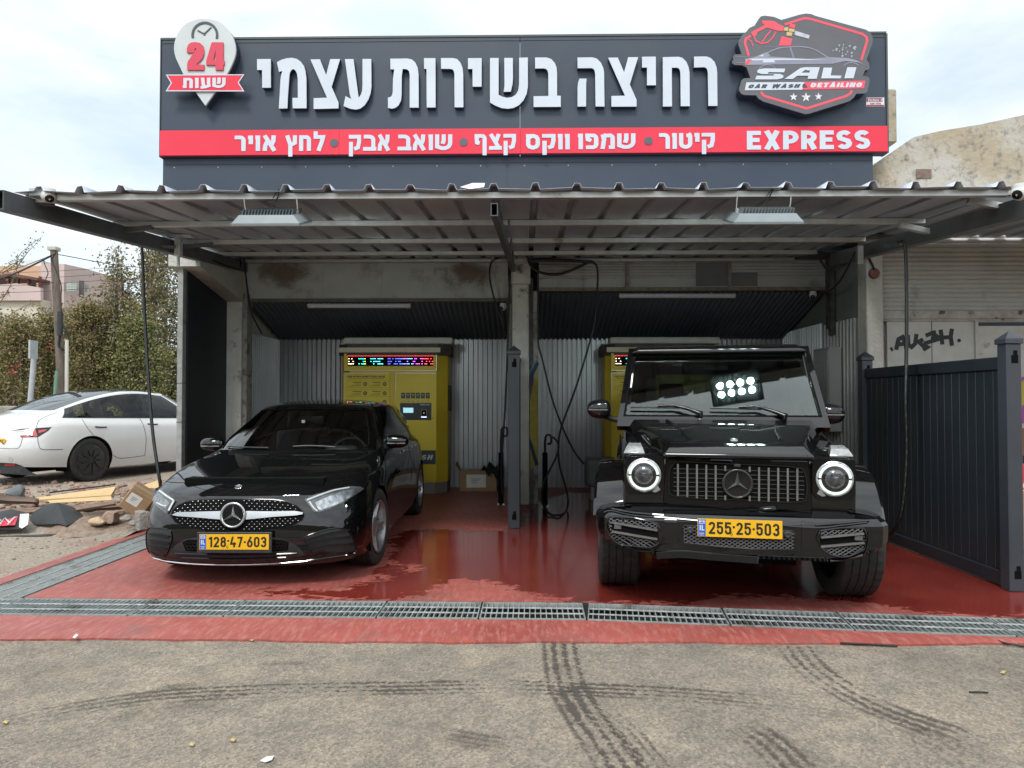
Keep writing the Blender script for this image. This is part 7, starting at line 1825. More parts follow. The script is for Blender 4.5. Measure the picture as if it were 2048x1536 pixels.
# instruction print on the left door
def mtext(par, s, x0, x1, yb, yt, t=.2, m=M_INK, gap=.14, dy=-.0145, dep=.002):
    h = mz(yt) - mz(yb); mb = MB()
    for ch in text_polys(s, mx(x0), mz(yb), h, mx(x1) - mx(x0), t, gap): 
        if ch: mb.flat(ch, dy, dy + dep)
    o = mb.build('lettering', m); o.parent = par
mtext(pl_, '\u05d9\u05de\u05e6\u05e2 \u05ea\u05d5\u05e8\u05d9\u05e9\u05d1 \u05d4\u05e4\u05d9\u05d8\u05e9\u05dc \u05d4\u05dc\u05e2\u05e4\u05d4 \u05ea\u05d5\u05d0\u05e8\u05d5\u05d4', 695, 770, 755, 751.5, .26)
def bars(rows):
    mb = MB()
    for x0, x1, y, th in rows: mb.box(mx(x0), mx(x1), -.0142, -.0122, mz(y) - th / 2, mz(y) + th / 2)
    o = mb.build('print_line', pm('print_ink', (0.12, 0.10, 0.03), rough=0.6)); o.parent = pl_
rows = [(697, 768, 757.5, .006)]
for (bx, by) in ((706, 768), (745, 768), (706, 786), (745, 786)):
    rows += [(bx, bx + 17, by - 3, .010), (bx + 5, bx + 16, by, .005), (bx - 2, bx + 16, by + 2.2, .005), (bx - 7, bx + 16, by + 4.2, .005)]
    fx = bx - 13
    rows += [(fx, bx + 33, by - 6.3, .003), (fx, bx + 33, by + 7.3, .003)]
bars(rows)
for s, cx, cy in (('01', 769.5, 768), ('02', 730.5, 768), ('03', 769.5, 786.5), ('04', 730.5, 786.5), ('05', 769.5, 804)):
    mb = MB(); mb.lathe([(.030, 0), (.030, .003)], 24, T(mx(cx), -.0122, mz(cy)) @ RX(PI / 2)); o = mb.build('step_disc', M_INK); o.parent = pl_
    mtext(pl_, s, cx - 2.2, cx + 2.2, cy + 1.6, cy - 1.6, .2, M_MY, .14, -.0175)
# programme cards, pay panel
for k in range(6):
    x = 806.5 + k * 9.85
    mb = MB(); mb.box(mx(x - 4), mx(x + 4), -.016, -.0122, mz(797), mz(785.5), .0015); c_ = mb.build('programme_card', M_INK, mach)
    mb = MB()
    mb.box(mx(x - 2.4), mx(x + 2.4), -.0175, -.0162, mz(790), mz(788.6)); mb.box(mx(x - 1.4), mx(x + 1.4), -.0175, -.0162, mz(791.6), mz(790.6)); mb.box(mx(x - 2.2), mx(x + 2.0), -.0175, -.0162, mz(794.2), mz(793.7)); o = mb.build('card_print', pm('card_print', (.35, .35, .33), rough=.6)); o.parent = c_
    mb = MB(); mb.box(mx(x) - .0015, mx(x) + .0015, -.0135, -.0122, mz(802), mz(797.2)); mb.lathe([(.012, 0), (.012, .006), (.006, .01)], 14, T(mx(x), -.0122, mz(803)) @ RX(PI / 2)); mb.build('button', M_SATIN, mach)
mb = MB(); mb.box(mx(800.5), mx(863), -.018, -.0122, mz(840), mz(806), .002); pay = mb.build('pay_panel', pm('pay_black', (0.025, 0.027, 0.032), rough=0.35), mach)
mb = MB(); mb.box(mx(807), mx(827), -.021, -.0182, mz(825.5), mz(815.5)); o = mb.build('screen', pm('lcd', (.2, .4, .5), emit=(.30, .55, .62), estr=.75)); o.parent = pay
mb = MB(); mb.box(mx(842), mx(855), -.034, -.0182, mz(833), mz(818.5), .004); o = mb.build('card_reader', M_GLOSSB); o.parent = pay
mb = MB(); mb.flat(stroke([(mx(843), mz(832)), (mx(843), mz(819.5)), (mx(854), mz(819.5)), (mx(854), mz(832))], .006, True), -.036, -.0342); o = mb.build('reader_rim', pm('bronze', (.3, .24, .15), rough=.4, metal=.6)); o.parent = pay
mb = MB(); mb.box(mx(843), mx(854), -.0363, -.0342, mz(834.6), mz(833.3)); mb.lathe([(.005, 0), (0, .003)], 8, T(mx(848.5), -.035, mz(826)) @ RX(PI / 2)); o = mb.build('reader_light', pm('reader_light', (.6, .7, 1), emit=(.6, .7, 1), estr=1.6)); o.parent = pay
mtext(pay, '\u05e8\u05d9\u05de\u05d5\u05e1\u05d1 \u05d5\u05e8\u05d9\u05d7\u05d1', 840, 859.5, 810.5, 808.3, .24, M_PLW, .14, -.0205)
mtext(pr_, 'S', 865, 867, 838, 834.5, .2)
mb = MB(); mb.box(-fw, mx(872), -.017, -.0122, mz(928), mz(900.5)); nb_ = mb.build('name_band', M_INK, mach)
def ntext(par, s, xa_, xb_, zb, zt):
    mb = MB()
    for ch in text_polys(s, xa_, zb, zt - zb, xb_ - xa_, .24, .16, .2):
        if ch: mb.flat(ch, -.0195, -.0172)
    o = mb.build('lettering', M_PLW); o.parent = par
ntext(nb_, 'SALI CAR WASH', mx(720), mx(864), mz(919.5), mz(909.5))
mb = MB(); mb.box(hw + .001, hw + .035, .22, .40, 1.25, 1.65, .01); mb.build('hose_valve', M_MATB, mach)
m2 = copy_tree(mach); m2.location = (W(1322, 985, YM).x, YM, 0)
m2['label'] = 'yellow self-service wash machine mostly hidden behind the off-roader'

# ------------------------------------------------------------ black vinyl fences with capped posts
M_FP = pm('fence_post_grey', (0.034, 0.039, 0.048), (0.042, 0.047, 0.057), scale=3, rough=0.4)
M_FB = pm('fence_board_black', (0.018, 0.023, 0.029), (0.024, 0.029, 0.036), scale=2, rough=0.38)
def fence(name, label, x, y0, y1, ztop, w=.14, pw=.14, side=-1, skew=0.0):
    t = thing(name, label, 'fence', (x, (y0 + y1) / 2, 0))
    def post(yy, xx, h):
        mb = MB(); mb.box(xx - pw / 2, xx + pw / 2, yy - pw / 2, yy + pw / 2, 0, h, .005); p = mb.build('post', M_FP, t)
        mb = MB(); a = pw / 2 + .012; mb.box(xx - a, xx + a, yy - a, yy + a, h + .0005, h + .04, .003); mb.add([(xx - a + .005, yy - a + .005, h + .041), (xx + a - .005, yy - a + .005, h + .041), (xx + a - .005, yy + a - .005, h + .041), (xx - a + .005, yy + a - .005, h + .041), (xx, yy, h + .10)], [(0, 1, 4), (1, 2, 4), (2, 3, 4), (3, 0, 4), (3, 2, 1, 0)]); o = mb.build('cap', M_FP); o.parent = p; o.location = (0, 0, 0)
        for zc in (h - .10, .14):
            yf = yy - pw / 2 - .002; mb = MB()
            mb.flat([[(xx - .02, zc - .045), (xx + .03, zc - .045), (xx + .03, zc + .015), (xx - .02, zc + .015)], [(xx - .005, zc + .014), (xx + .025, zc + .014), (xx + .025, zc + .05), (xx - .005, zc + .05)]], yf, yf + .0015)
            o = mb.build('rail_slot', M_DEEP); o.parent = p; o.location = (0, 0, 0)
    post(y0, x, ztop); post(y1, x + skew, ztop)
    ya, yb = y0 + pw / 2 + .002, y1 - pw / 2 - .002
    for z0, z1 in ((ztop - .19, ztop - .09), (.012, .122)):
        mb = MB(); mb.box(x - .035, x + .035, ya, yb, z0, z1, .006); mb.build('rail', M_FB, t)
    n = int((yb - ya) / .105); mb = MB(); bw = (yb - ya) / n
    for i in range(n): mb.box(x - .014, x + .014, ya + i * bw + .003, ya + (i + 1) * bw - .003, .1225, ztop - .191, .004); mb.box(x - .008, x + .008, ya + (i + 1) * bw - .0029, ya + (i + 1) * bw + .0029, .1225, ztop - .191)
    mb.build('boards', M_FB, t)
    mb = MB(); mb.tube([(x, lerp(ya, yb, .55), 0), (x, lerp(ya, yb, .55), .10)], .012, 8); mb.build('foot', M_GALV, t)
    return t
fence('vinyl_fence', 'black boarded fence with capped grey posts right of the off-roader', 3.645, 5.515, 7.82, 1.84, pw=.11)
fence('vinyl_fence', 'black boarded fence seen end-on between the two wash bays', -.12, 8.11, 9.75, 1.93, pw=.13)

# ------------------------------------------------------------ hoses, arms, lances
M_HOSE = pm('black_hose', (0.005, 0.005, 0.0055), (0.010, 0.010, 0.011), scale=30, rough=0.45)
M_PRINT = pm('hose_print', (0.10, 0.13, 0.02), rough=0.6)
def hose(name, label, pts, r=.013, cat='hose', extra=None, n=8):
    mb = MB(); P_ = smooth_path([Vector(p) for p in pts], n); mb.tube(P_, r, 8); o = mb.build(name, M_HOSE, smooth=60); recenter(tag(o, label, cat)); return o
t = thing('hose_boom', 'swivel boom on the left canopy beam with a black hose hanging to the hatchback', 'hose boom', (-3.93, 7.75, 3.0))
b0, b1 = W(356, 494, 7.75), W(290, 491, 7.55)
mb = MB(); mb.tube([b0, b0.lerp(b1, .5), b1], .022, 8); mb.build('arm', M_BEAM, t, 60)
mb = MB(); mb.box(b0.x - .03, b0.x + .03, 7.72, 7.80, b0.z - .10, b0.z + .12, .006); mb.box(b0.x - .10, b0.x + .16, 7.70, 7.78, b0.z + .10, b0.z + .125); mb.tube([(b0.x, 7.76, b0.z - .1), (b0.x, 7.76, b0.z - .2)], .018, 8); mb.build('swivel', M_GALV, t)
P_ = smooth_path([b1, W(284, 496, 7.55), W(285, 520, 7.55), W(290, 640, 7.5), W(297, 760, 7.4), W(306, 870, 7.3), W(320, 965, 7.2)] + [Vector((-3.62, 7.3, .10)), Vector((-3.5, 7.6, .02))], 8)
mb = MB(); mb.tube(P_, .0165, 8); mb.build('hose', M_HOSE, t, 60)
t = thing('hose_boom', 'swivel boom on the right canopy beam with a black hose hanging by the fence', 'hose boom', (3.87, 7.4, 2.9))
b0, b1 = W(1720, 510, 7.6), W(1803, 486, 6.7)
mb = MB(); mb.tube([W(1770, 492, 7.0), b1], .022, 8); mb.build('arm', M_BEAM, t, 60)
P_ = smooth_path([W(1795, 487, 6.72), W(1806, 484, 6.7), W(1811, 498, 6.7), W(1813, 560, 6.7), W(1813, 700, 6.66), W(1811, 800, 6.6), W(1813, 900, 6.6), W(1808, 985, 6.6), W(1798, 1040, 6.65), W(1778, 1070, 6.85), G(1757, 1078, .02), G(1735, 1074, .02), G(1690, 1070, .02)], 8)
mb = MB(); mb.tube(P_, .0165, 8); mb.build('hose', M_HOSE, t, 60)
pr = MB()
for i in range(34, len(P_) - 24, 2):
    a, b = P_[i], P_[i].lerp(P_[i + 1], .6); pr.tube([a + Vector((-.004, -.0152, 0)), b + Vector((-.004, -.0152, 0))], .0028, 4)
pr.build('hose_print', M_PRINT, t)
mb = MB(); mb.box(b0.x - .03, b0.x + .03, 7.58, 7.64, b0.z - .1, b0.z + .1, .005); mb.build('swivel', M_STEEL, t)
# middle booms and hoses
t = thing('hose_boom', 'twin swivel boom on the middle column with two crossing hoses in the right bay', 'hose boom', (0, 9.6, 3.0))
for pts, r in (([(1062, 489), (1120, 486), (1180, 485)], .020), ([(1052, 508), (1070, 540), (1120, 548), (1183, 522)], .018), ([(1056, 520), (1110, 520), (1186, 524)], .022)):
    mb = MB(); mb.tube(smooth_path([W(a, b, 9.5) for a, b in pts], 5), r, 8); mb.build('arm', M_HOSE, t, 60)
for px_ in (986, 1031):
    c = W(px_, 498, 9.6); mb = MB(); mb.box(c.x - .035, c.x + .035, 9.57, 9.63, c.z - .05, c.z + .06, .008); mb.tube([(c.x, 9.6, c.z - .14), (c.x, 9.6, c.z + .15)], .022, 10); mb.build('swivel', M_STEEL, t, 40)
P_ = smooth_path([W(a, b, 9.5) for a, b in ((1186, 524), (1194, 535), (1195, 570), (1190, 640), (1178, 690), (1150, 780), (1124, 850), (1117, 890), (1119, 930), (1130, 970), (1136, 1000))] + [W(1132, 1022, 9.3), G(1118, 1030, .02), G(1100, 1028, .02), W(1086, 1010, 9.2), W(1084, 985, 9.3), W(1092, 955, 9.4), W(1112, 915, 9.45), W(1117, 890, 9.47), W(1108, 876, 9.5), W(1100, 875, 9.5)], 8)
mb = MB(); mb.tube(P_, .0135, 8); mb.build('hose', M_HOSE, t, 60)
P_ = smooth_path([W(a, b, 9.55) for a, b in ((1076, 545), (1076, 600), (1076, 680), (1085, 720), (1105, 800), (1130, 866), (1150, 905), (1168, 928))], 8)
mb = MB(); mb.tube(P_, .0125, 8); mb.build('hose', M_HOSE, t, 60)
hose('hose', 'thin black hose looping from the middle column to the left bay ceiling', [W(a, b, 9.9) for a, b in ((1028, 500), (1005, 512), (985, 522), (979, 545), (984, 580), (996, 620), (1008, 655))], .012)
hose('hose', 'black hose running straight down beside the middle column', [W(a, b, 9.82) for a, b in ((1024, 500), (1020, 560), (1015, 700), (1011, 800), (1006, 880), (1003, 935), (1004, 990))], .013)
hose('cable', 'black cable sagging from the left column to the side wall', [W(a, b, 9.9) for a, b in ((488, 518), (494, 570), (503, 625), (524, 668))], .012, 'cable')
hose('cable', 'black cable along the left canopy beam to the column top', [W(360, 486, 7.9), W(390, 505, 8.6), (-3.72, 9.3, 3.12), W(480, 515, 9.85), W(487, 517, 9.9)], .011, 'cable')
hose('cable', 'black cable curving from the right boom down to the dome camera', [W(1712, 502, 8.2), W(1690, 545, 8.6), W(1668, 575, 9.2), W(1640, 588, 9.9)], .011, 'cable')
hose('conduit', 'grey bent conduit running from the right beam to the red alarm disc', [W(1640, 520, 8.9), W(1660, 540, 8.9), W(1700, 525, 8.8), W(1728, 505, 8.78), W(1742, 525, 8.78), W(1748, 540, 8.79)], .014, 'conduit')
mb = MB(); c = W(1750, 546, 8.80); mb.lathe([(.066, 0), (.066, .02), (.055, .04), (.02, .05), (0, .05)], 24, T(c.x, 8.835, c.z) @ RX(PI / 2)); recenter(tag(mb.build('alarm_disc', pm('dull_red', (0.16, 0.055, 0.045), (0.2, 0.08, 0.065), scale=20, rough=0.6), smooth=40), 'dull red alarm disc on the right front column', 'alarm'))
def lance(px, y0, y1, yb, Y, label):
    a, b = W(px, y0, Y), W(px, y1, Y); base = W(px, yb, Y); t = thing('wash_lance', label, 'spray lance', (a.x, Y, 0))
    mb = MB(); mb.tube([(base.x, Y, 0.0), (base.x, Y, b.z)], .036, 12); mb.build('holder', M_DEEP, t, 50)
    mb = MB(); mb.tube([(a.x - .0, Y, b.z - .1), (a.x, Y, b.z + .15), (a.x + .01, Y, a.z)], .017, 8); mb.build('barrel', M_HOSE, t, 50)
    mb = MB(); mb.tube(smooth_path([(a.x, Y, a.z), (a.x + .03, Y - .02, a.z + .05), (a.x + .08, Y - .02, a.z + .03), (a.x + .075, Y - .02, a.z - .06), (a.x + .03, Y - .01, a.z - .07)], 5), .016, 8); mb.build('grip', M_MATB, t, 50)
    mb = MB(); mb.box(base.x - .05, base.x + .05, Y - .03, Y + .05, 0, .02); mb.build('foot', M_GALV, t)
lance(1090, 877, 905, 1005, 9.7, 'black spray lance standing in its holder left of the hanging hose loop')
lance(1002, 862, 905, 998, 9.85, 'black spray lance in its holder beside the middle fence post')
# ------------------------------------------------------------ vacuum, electric box, cartons
M_GREYP = pm('grey_plastic', (0.14, 0.155, 0.155), (0.17, 0.185, 0.185), scale=3, rough=0.5)
Yv = 10.3; a, b = W(1173, 975, Yv), W(1237, 917, Yv)
t = thing('vacuum_cabinet', 'grey rounded pump cabinet on a short stand behind the left mirror of the off-roader', 'pump cabinet', ((a.x + b.x) / 2, Yv, 0))
mb = MB(); mb.box(a.x, b.x, Yv, Yv + .4, a.z, b.z, .06, seg=3); mb.build('cabinet', M_GREYP, t, 40)
mb = MB(); mb.box(a.x + .06, b.x - .05, Yv + .03, Yv + .35, 0, a.z - .001, .005); mb.build('stand', pm('stand_grey', (0.25, 0.24, 0.22), rough=0.6), t)
mb = MB(); mb.box(a.x + .03, b.x - .03, Yv - .012, Yv - .001, a.z + .06, b.z - .06, .01); mb.build('door', M_GREYP, t)
a, b = WX(1622, 872, XR - .12), WX(1605, 700, XR - .12)
t = thing('electric_cabinet', 'pale grey electric cabinet on the right side wall above the off-roader mirror', 'electric box', (XR - .08, 9.9, a.z))
ya, yb = 9.62, 10.14
mb = MB(); mb.box(XR - .17, XR + .0, ya, yb, 1.0, 2.12, .01); mb.build('case', pm('cabinet_grey', (0.30, 0.305, 0.30), rough=0.5), t)
mb = MB(); mb.box(XR - .178, XR - .171, ya + .03, yb - .03, 1.03, 2.09); mb.build('door', pm('cabinet_door', (0.36, 0.365, 0.36), rough=0.45), t)
mb = MB(); mb.box(XR - .182, XR - .1785, ya + .12, yb - .12, 1.62, 1.95); mb.build('notice', pm('notice_grey', (0.22, 0.22, 0.22), (0.45, 0.45, 0.45), scale=40, rough=0.6), t)
M_CARD = pm('cardboard', (0.26, 0.16, 0.085), (0.32, 0.205, 0.12), scale=5, rough=0.85)
M_PAPER = pm('paper_label', (0.55, 0.54, 0.5), (0.62, 0.61, 0.58), scale=9, rough=0.7)
def carton(label, c, size, rz, tilt=(0, 0), labels=None, open_=False):
    t = thing('cardboard_box', label, 'cardboard box', c, rz); t.rotation_euler = (tilt[0], tilt[1], rz)
    w, d, h = size
    mb = MB(); mb.box(-w / 2, w / 2, -d / 2, d / 2, 0, h, .006); mb.build('carton', M_CARD, t)
    mb = MB(); mb.box(-w / 2 + .004, w / 2 - .004, -.03, .03, h + .0005, h + .0015); mb.build('tape', pm('parcel_tape', (0.34, 0.25, 0.15), rough=0.3), t)
    for (x0, x1, z0, z1, face) in labels or []:
        mb = MB()
        if face == 'f': mb.box(x0, x1, -d / 2 - .002, -d / 2 - .0005, z0, z1)
        else: mb.box(x0, x1, z0, z1, h + .002, h + .0035)
        mb.build('label_sheet', M_PAPER, t)
        if face == 'f':
            mb = MB()
            for k in range(3): mb.box(lerp(x0, x1, .25), lerp(x0, x1, .5 + .12 * k), -d / 2 - .0032, -d / 2 - .0021, lerp(z0, z1, .35 + .15 * k), lerp(z0, z1, .39 + .15 * k))
            mb.build('label_print', M_INK, t)
    for s in ((-1, 1) if open_ else ()):
        mb = MB(); mb.add([(s * w / 2, -d / 2, h), (s * w / 2, d / 2, h), (s * (w / 2 + .05), d / 2, h + .12), (s * (w / 2 + .07), -d / 2, h + .10)], [(0, 1, 2, 3)]); o = mb.build('flap', M_CARD, t); m_ = o.modifiers.new('t', 'SOLIDIFY'); m_.thickness = .005
    return t
c = G(955, 983); carton('brown cardboard box with torn white label at the foot of the left bay wall', (c.x, c.y + .18, 0), (.58, .34, .32), .05, (0, 0), [(-.18, .12, .06, .26, 'f')], True)
# black cloth draped over that box
mb = MB(); rnd.seed(5); vs = []; N_ = 9
for j in range(N_):
    for i in range(N_):
        x, y = c.x + .06 + .30 * i / (N_ - 1), c.y - .02 + .30 * j / (N_ - 1)
        z = .34 + .05 * math.sin(i * 1.7) * math.cos(j * 1.3) + .06 * (1 if 2 < i < 5 and j > 3 else 0)
        if j == 0: z -= .14 * (i / (N_ - 1)); y -= .03
        vs.append((x, y, z))
mb.add(vs, [(j * N_ + i, j * N_ + i + 1, (j + 1) * N_ + i + 1, (j + 1) * N_ + i) for j in range(N_ - 1) for i in range(N_ - 1)])
o = mb.build('black_cloth', pm('black_cloth', (0.01, 0.01, 0.011), rough=0.9), smooth=70); o.modifiers.new('t', 'SOLIDIFY').thickness = .006; recenter(tag(o, 'crumpled black cloth lying on the cardboard box in the left bay', 'cloth'))

# ------------------------------------------------------------ rubble and rubbish left of the bays
M_BOARD = pm('raw_plywood', (0.45, 0.30, 0.14), (0.56, 0.40, 0.22), scale=6, rough=0.75, stretch=(1, 8, 8))
M_BARK = pm('old_timber', (0.13, 0.085, 0.06), (0.22, 0.15, 0.11), scale=8, rough=0.85, stretch=(1, 6, 6))
M_ROCK = pm('broken_rock', (0.20, 0.12, 0.09), (0.34, 0.25, 0.20), scale=7, rough=0.95, bump=1.0, bscale=22)
M_BLOCK = pm('concrete_lump', (0.20, 0.19, 0.17), (0.30, 0.28, 0.25), scale=11, rough=0.95, bump=0.8, bscale=40)
def quad_board(name, label, pxs, th, m, cat):
    """pxs: four (px,py,Y) corners of the seen face"""
    P_ = [W(*p) for p in pxs]; nrm = (P_[1] - P_[0]).cross(P_[3] - P_[0]).normalized()
    if nrm.y < 0: nrm = -nrm
    n = 8; A_, B_ = [], []
    for i in range(n + 1):
        A_.append(P_[0].lerp(P_[1], i / n)); B_.append(P_[3].lerp(P_[2], i / n))
    vs = A_ + B_ + [p + nrm * th for p in A_] + [p + nrm * th for p in B_]; k = n + 1; fs = []
    for i in range(n): fs += [(i, i + 1, k + i + 1, k + i), (2 * k + i, 3 * k + i, 3 * k + i + 1, 2 * k + i + 1), (i, 2 * k + i, 2 * k + i + 1, i + 1), (k + i, k + i + 1, 3 * k + i + 1, 3 * k + i)]
    fs += [(0, k, 3 * k, 2 * k), (n, 2 * k + n, 3 * k + n, k + n)]
    mb = MB(); mb.add(vs, fs); return recenter(tag(mb.build(name, m), label, cat))
quad_board('plywood_board', 'long raw plywood board lying across the rubble left of the hatchback', [(52, 998, 8.7), (232, 973, 8.6), (222, 990, 8.45), (70, 1000, 8.5)], .03, M_BOARD, 'board')
quad_board('plywood_board', 'short pale board end sticking out behind the tilted cardboard box', [(282, 972, 8.2), (322, 958, 8.2), (322, 972, 8.1), (286, 986, 8.1)], .03, M_BOARD, 'board')
quad_board('plank', 'narrow weathered plank in front of the plywood board', [(0, 1018, 8.3), (245, 1006, 8.1), (248, 1013, 8.05), (0, 1028, 8.25)], .05, M_BARK, 'plank')
quad_board('metal_angle', 'thin dark metal bar on the upper edge of the plywood board', [(98, 984, 8.75), (228, 968, 8.65), (228, 970.5, 8.65), (98, 987, 8.75)], .02, M_MATB, 'metal bar')
# curled brown sheet at far left
mb = MB(); vs = []
for i in range(12):
    t_ = i / 11; px_ = lerp(-30, 78, t_); top = 972 + 30 * t_ ** 0.6 + 3 * math.sin(5 * t_); bot = 1006
    vs += [W(px_, top, 8.45), W(px_, lerp(top, bot, .5) + 2, 8.36), W(px_, bot, 8.42)]
mb.add(vs, [(3 * i + k, 3 * i + 3 + k, 3 * i + 4 + k, 3 * i + 1 + k) for i in range(11) for k in range(2)])
o = mb.build('bent_sheet', pm('brown_sheet', (0.09, 0.055, 0.04), (0.15, 0.10, 0.075), scale=5, rough=0.7), smooth=60); o.modifiers.new('t', 'SOLIDIFY').thickness = .012; recenter(tag(o, 'curled dark brown sheet at the left edge below the white car', 'metal sheet'))
# tilted carton with a white label
c = W(262, 1017, 7.75)
t = carton('tilted cardboard box with white shipping label on the rubble heap', (c.x, c.y, c.z), (.25, .22, .25), .45, (.30, .62), [(-.10, .03, .09, .21, 'f')])
def rock(name, label, px_, py_, Y, r, seed, m, cat='rock', sq=(1, 1, .8), group=None, cube=False):
    rg = random.Random(seed); bm = bmesh.new()
    if cube:
        bmesh.ops.create_cube(bm, size=1.7); bmesh.ops.subdivide_edges(bm, edges=bm.edges[:], cuts=3, use_grid_fill=True)
    else: bmesh.ops.create_icosphere(bm, subdivisions=3, radius=1)
    ax = [Vector((rg.uniform(-1, 1), rg.uniform(-1, 1), rg.uniform(-1, 1))).normalized() for _ in range(10)]; cut = [rg.uniform(.55, .95) for _ in ax]
    for v in bm.verts:
        p = v.co.copy()
        for a, k in zip(ax, cut):
            d = p.dot(a)
            if d > k: p = p - a * (d - k) * (.9 if not cube else .6)
        p = p * (1 + rg.uniform(-.03, .03)); v.co = Vector((p.x * r * sq[0], p.y * r * sq[1], p.z * r * sq[2]))
    c = W(px_, py_, Y); mb = MB(); mb.add_bm(bm, T(c.x, c.y, c.z) @ RZ(rg.uniform(0, 3)))
    o = recenter(tag(mb.build(name, m, smooth=25), label, cat, group)); return o
rock('rock', 'large reddish rock beside the front left corner of the hatchback', 303, 1003, 8.1, .17, 1, M_ROCK, sq=(.62, .9, 1.0))
rock('concrete_block', 'grey rough concrete block by the hatchback headlight', 284, 1040, 7.0, .115, 2, M_BLOCK, 'concrete block', (.6, .7, .95), cube=True)
rock('rock', 'flat ochre stone in front of the black sheet pile', 195, 1042, 7.7, .085, 3, pm('ochre_stone', (0.40, 0.28, 0.17), (0.48, 0.37, 0.25), scale=9, rough=0.9, bump=.6, bscale=30), sq=(1.3, 1, .55))
rock('rock', 'brown angular stone behind the flat ochre stone', 222, 1034, 7.85, .095, 4, M_ROCK, sq=(1.2, 1, .75), cube=True)
for i, (lab, x, y, Y, r, sq) in enumerate((('small red stone between the flat ochre stone and the concrete block', 252, 1036, 7.6, .05, (1.2, 1, .8)), ('grey broken brick piece under the tilted cardboard box', 238, 1026, 7.9, .06, (1.5, .8, .6)), ('small pale stone at the foot of the concrete block', 266, 1046, 7.2, .04, (1.1, 1, .7)),
        ('dark stone lying left of the black sheet pile', 62, 1012, 8.6, .06, (1.3, 1, .7)), ('flat reddish stone before the narrow plank', 175, 1020, 8.2, .06, (1.6, 1, .5)))):
    rock('rock', lab, x, y, Y, r, 40 + i, M_ROCK if i % 2 else M_BLOCK, sq=sq, cube=i == 1)
quad_board('plank', 'dark splintered plank end sticking out left of the tilted box', [(150, 1012, 8.0), (228, 1001, 8.0), (230, 1007, 7.95), (152, 1020, 7.95)], .03, M_BARK, 'plank')
quad_board('plywood_board', 'curled thin pale veneer strip hanging off the plywood board', [(95, 1001, 8.35), (222, 992, 8.3), (224, 1000, 8.22), (100, 1006, 8.3)], .008, M_BOARD, 'board')
rg = random.Random(9)
mb = MB()
for k in range(420):                                                 # loose rubble that nobody could count
    px_ = rg.uniform(-10, 300) if k % 3 == 0 else rg.uniform(140, 300); py_ = rg.uniform(1000, 1046); Y = 1.42 * FPX / (py_ - 800) * rg.uniform(1.0, 1.06); c = W(px_, py_, Y); r = rg.uniform(.012, .05)
    bm = bmesh.new(); bmesh.ops.create_icosphere(bm, subdivisions=1, radius=1)
    for v in bm.verts: v.co = Vector((v.co.x * r * rg.uniform(.7, 1.3), v.co.y * r * rg.uniform(.7, 1.3), v.co.z * r * rg.uniform(.4, 1)))
    mb.add_bm(bm, T(c.x, c.y, max(c.z, lot_z(c.x, c.y) + r * .3)))
for k in range(900):
    x, y = rg.uniform(-9, -4.2), rg.uniform(6.5, 11.5); r = rg.uniform(.006, .02)
    bm = bmesh.new(); bmesh.ops.create_icosphere(bm, subdivisions=1, radius=1)
    for v in bm.verts: v.co = Vector((v.co.x * r * rg.uniform(.7, 1.3), v.co.y * r * rg.uniform(.7, 1.3), v.co.z * r * rg.uniform(.4, 1)))
    mb.add_bm(bm, T(x, y, lot_z(x, y) + r * .2))
o = mb.build('loose_rubble', M_ROCK, smooth=20); o['kind'] = 'stuff'; o['label'] = 'loose stones and gravel left of the hatchback'; o['category'] = 'rubble'
# heap the rubble sits on
mb = MB(); N_ = 16; vs = []
for j in range(N_):
    for i in range(N_):
        u, v_ = i / (N_ - 1), j / (N_ - 1); x, y = lerp(-5.2, -4.25, u), lerp(7.4, 8.7, v_)
        vs.append((x, y, lot_z(x, y) + max(0, math.sin(PI * u) * math.sin(PI * v_)) ** .7 * .10 + .02 * math.sin(9 * x + 5 * y) - .012))
mb.add(vs, [(j * N_ + i, j * N_ + i + 1, (j + 1) * N_ + i + 1, (j + 1) * N_ + i) for j in range(N_ - 1) for i in range(N_ - 1)])
struct(mb.build('earth_heap', pm('red_earth', (0.17, 0.115, 0.085), (0.28, 0.215, 0.17), scale=12, rough=0.95, bump=1, bscale=30), smooth=60))
# black sheet folded on the ground + printed banner scrap
def tent(name, label, cat, pts, fs, m, th=.01):
    mb = MB(); mb.add([W(*p) + Vector((0, 0, .02)) for p in pts], fs); o = mb.build(name, m); o.modifiers.new('t', 'SOLIDIFY').thickness = th; return recenter(tag(o, label, cat))
M_TARP = pm('black_sheet', (0.012, 0.0125, 0.014), (0.022, 0.023, 0.025), scale=5, rough=0.6)
tent('black_sheet', 'folded black plastic sheet standing like a tent on the dirt', 'plastic sheet', [(75, 1054, 7.9), (116, 1010, 8.0), (133, 1057, 7.6), (170, 1041, 7.9), (150, 1020, 8.2), (60, 1045, 8.1), (92, 1014, 8.2), (66, 1030, 8.2), (118, 1052, 7.7)], [(0, 1, 8), (8, 1, 2), (2, 1, 3), (3, 1, 4), (5, 6, 1), (5, 1, 0), (7, 6, 5)], M_TARP)
bn = thing('banner_scrap', 'torn black, white and red banner scrap at the left edge', 'banner', W(20, 1055, 7.9))
pts = [(-30, 1030, 7.9), (22, 1018, 7.95), (58, 1026, 7.9), (57, 1050, 7.6), (45, 1058, 7.5), (5, 1058, 7.5), (-30, 1062, 7.45)]
mb = MB(); mb.add([W(*p) for p in pts], [(0, 1, 2, 3, 4, 5, 6)]); mb.build('sheet', M_TARP, bn)
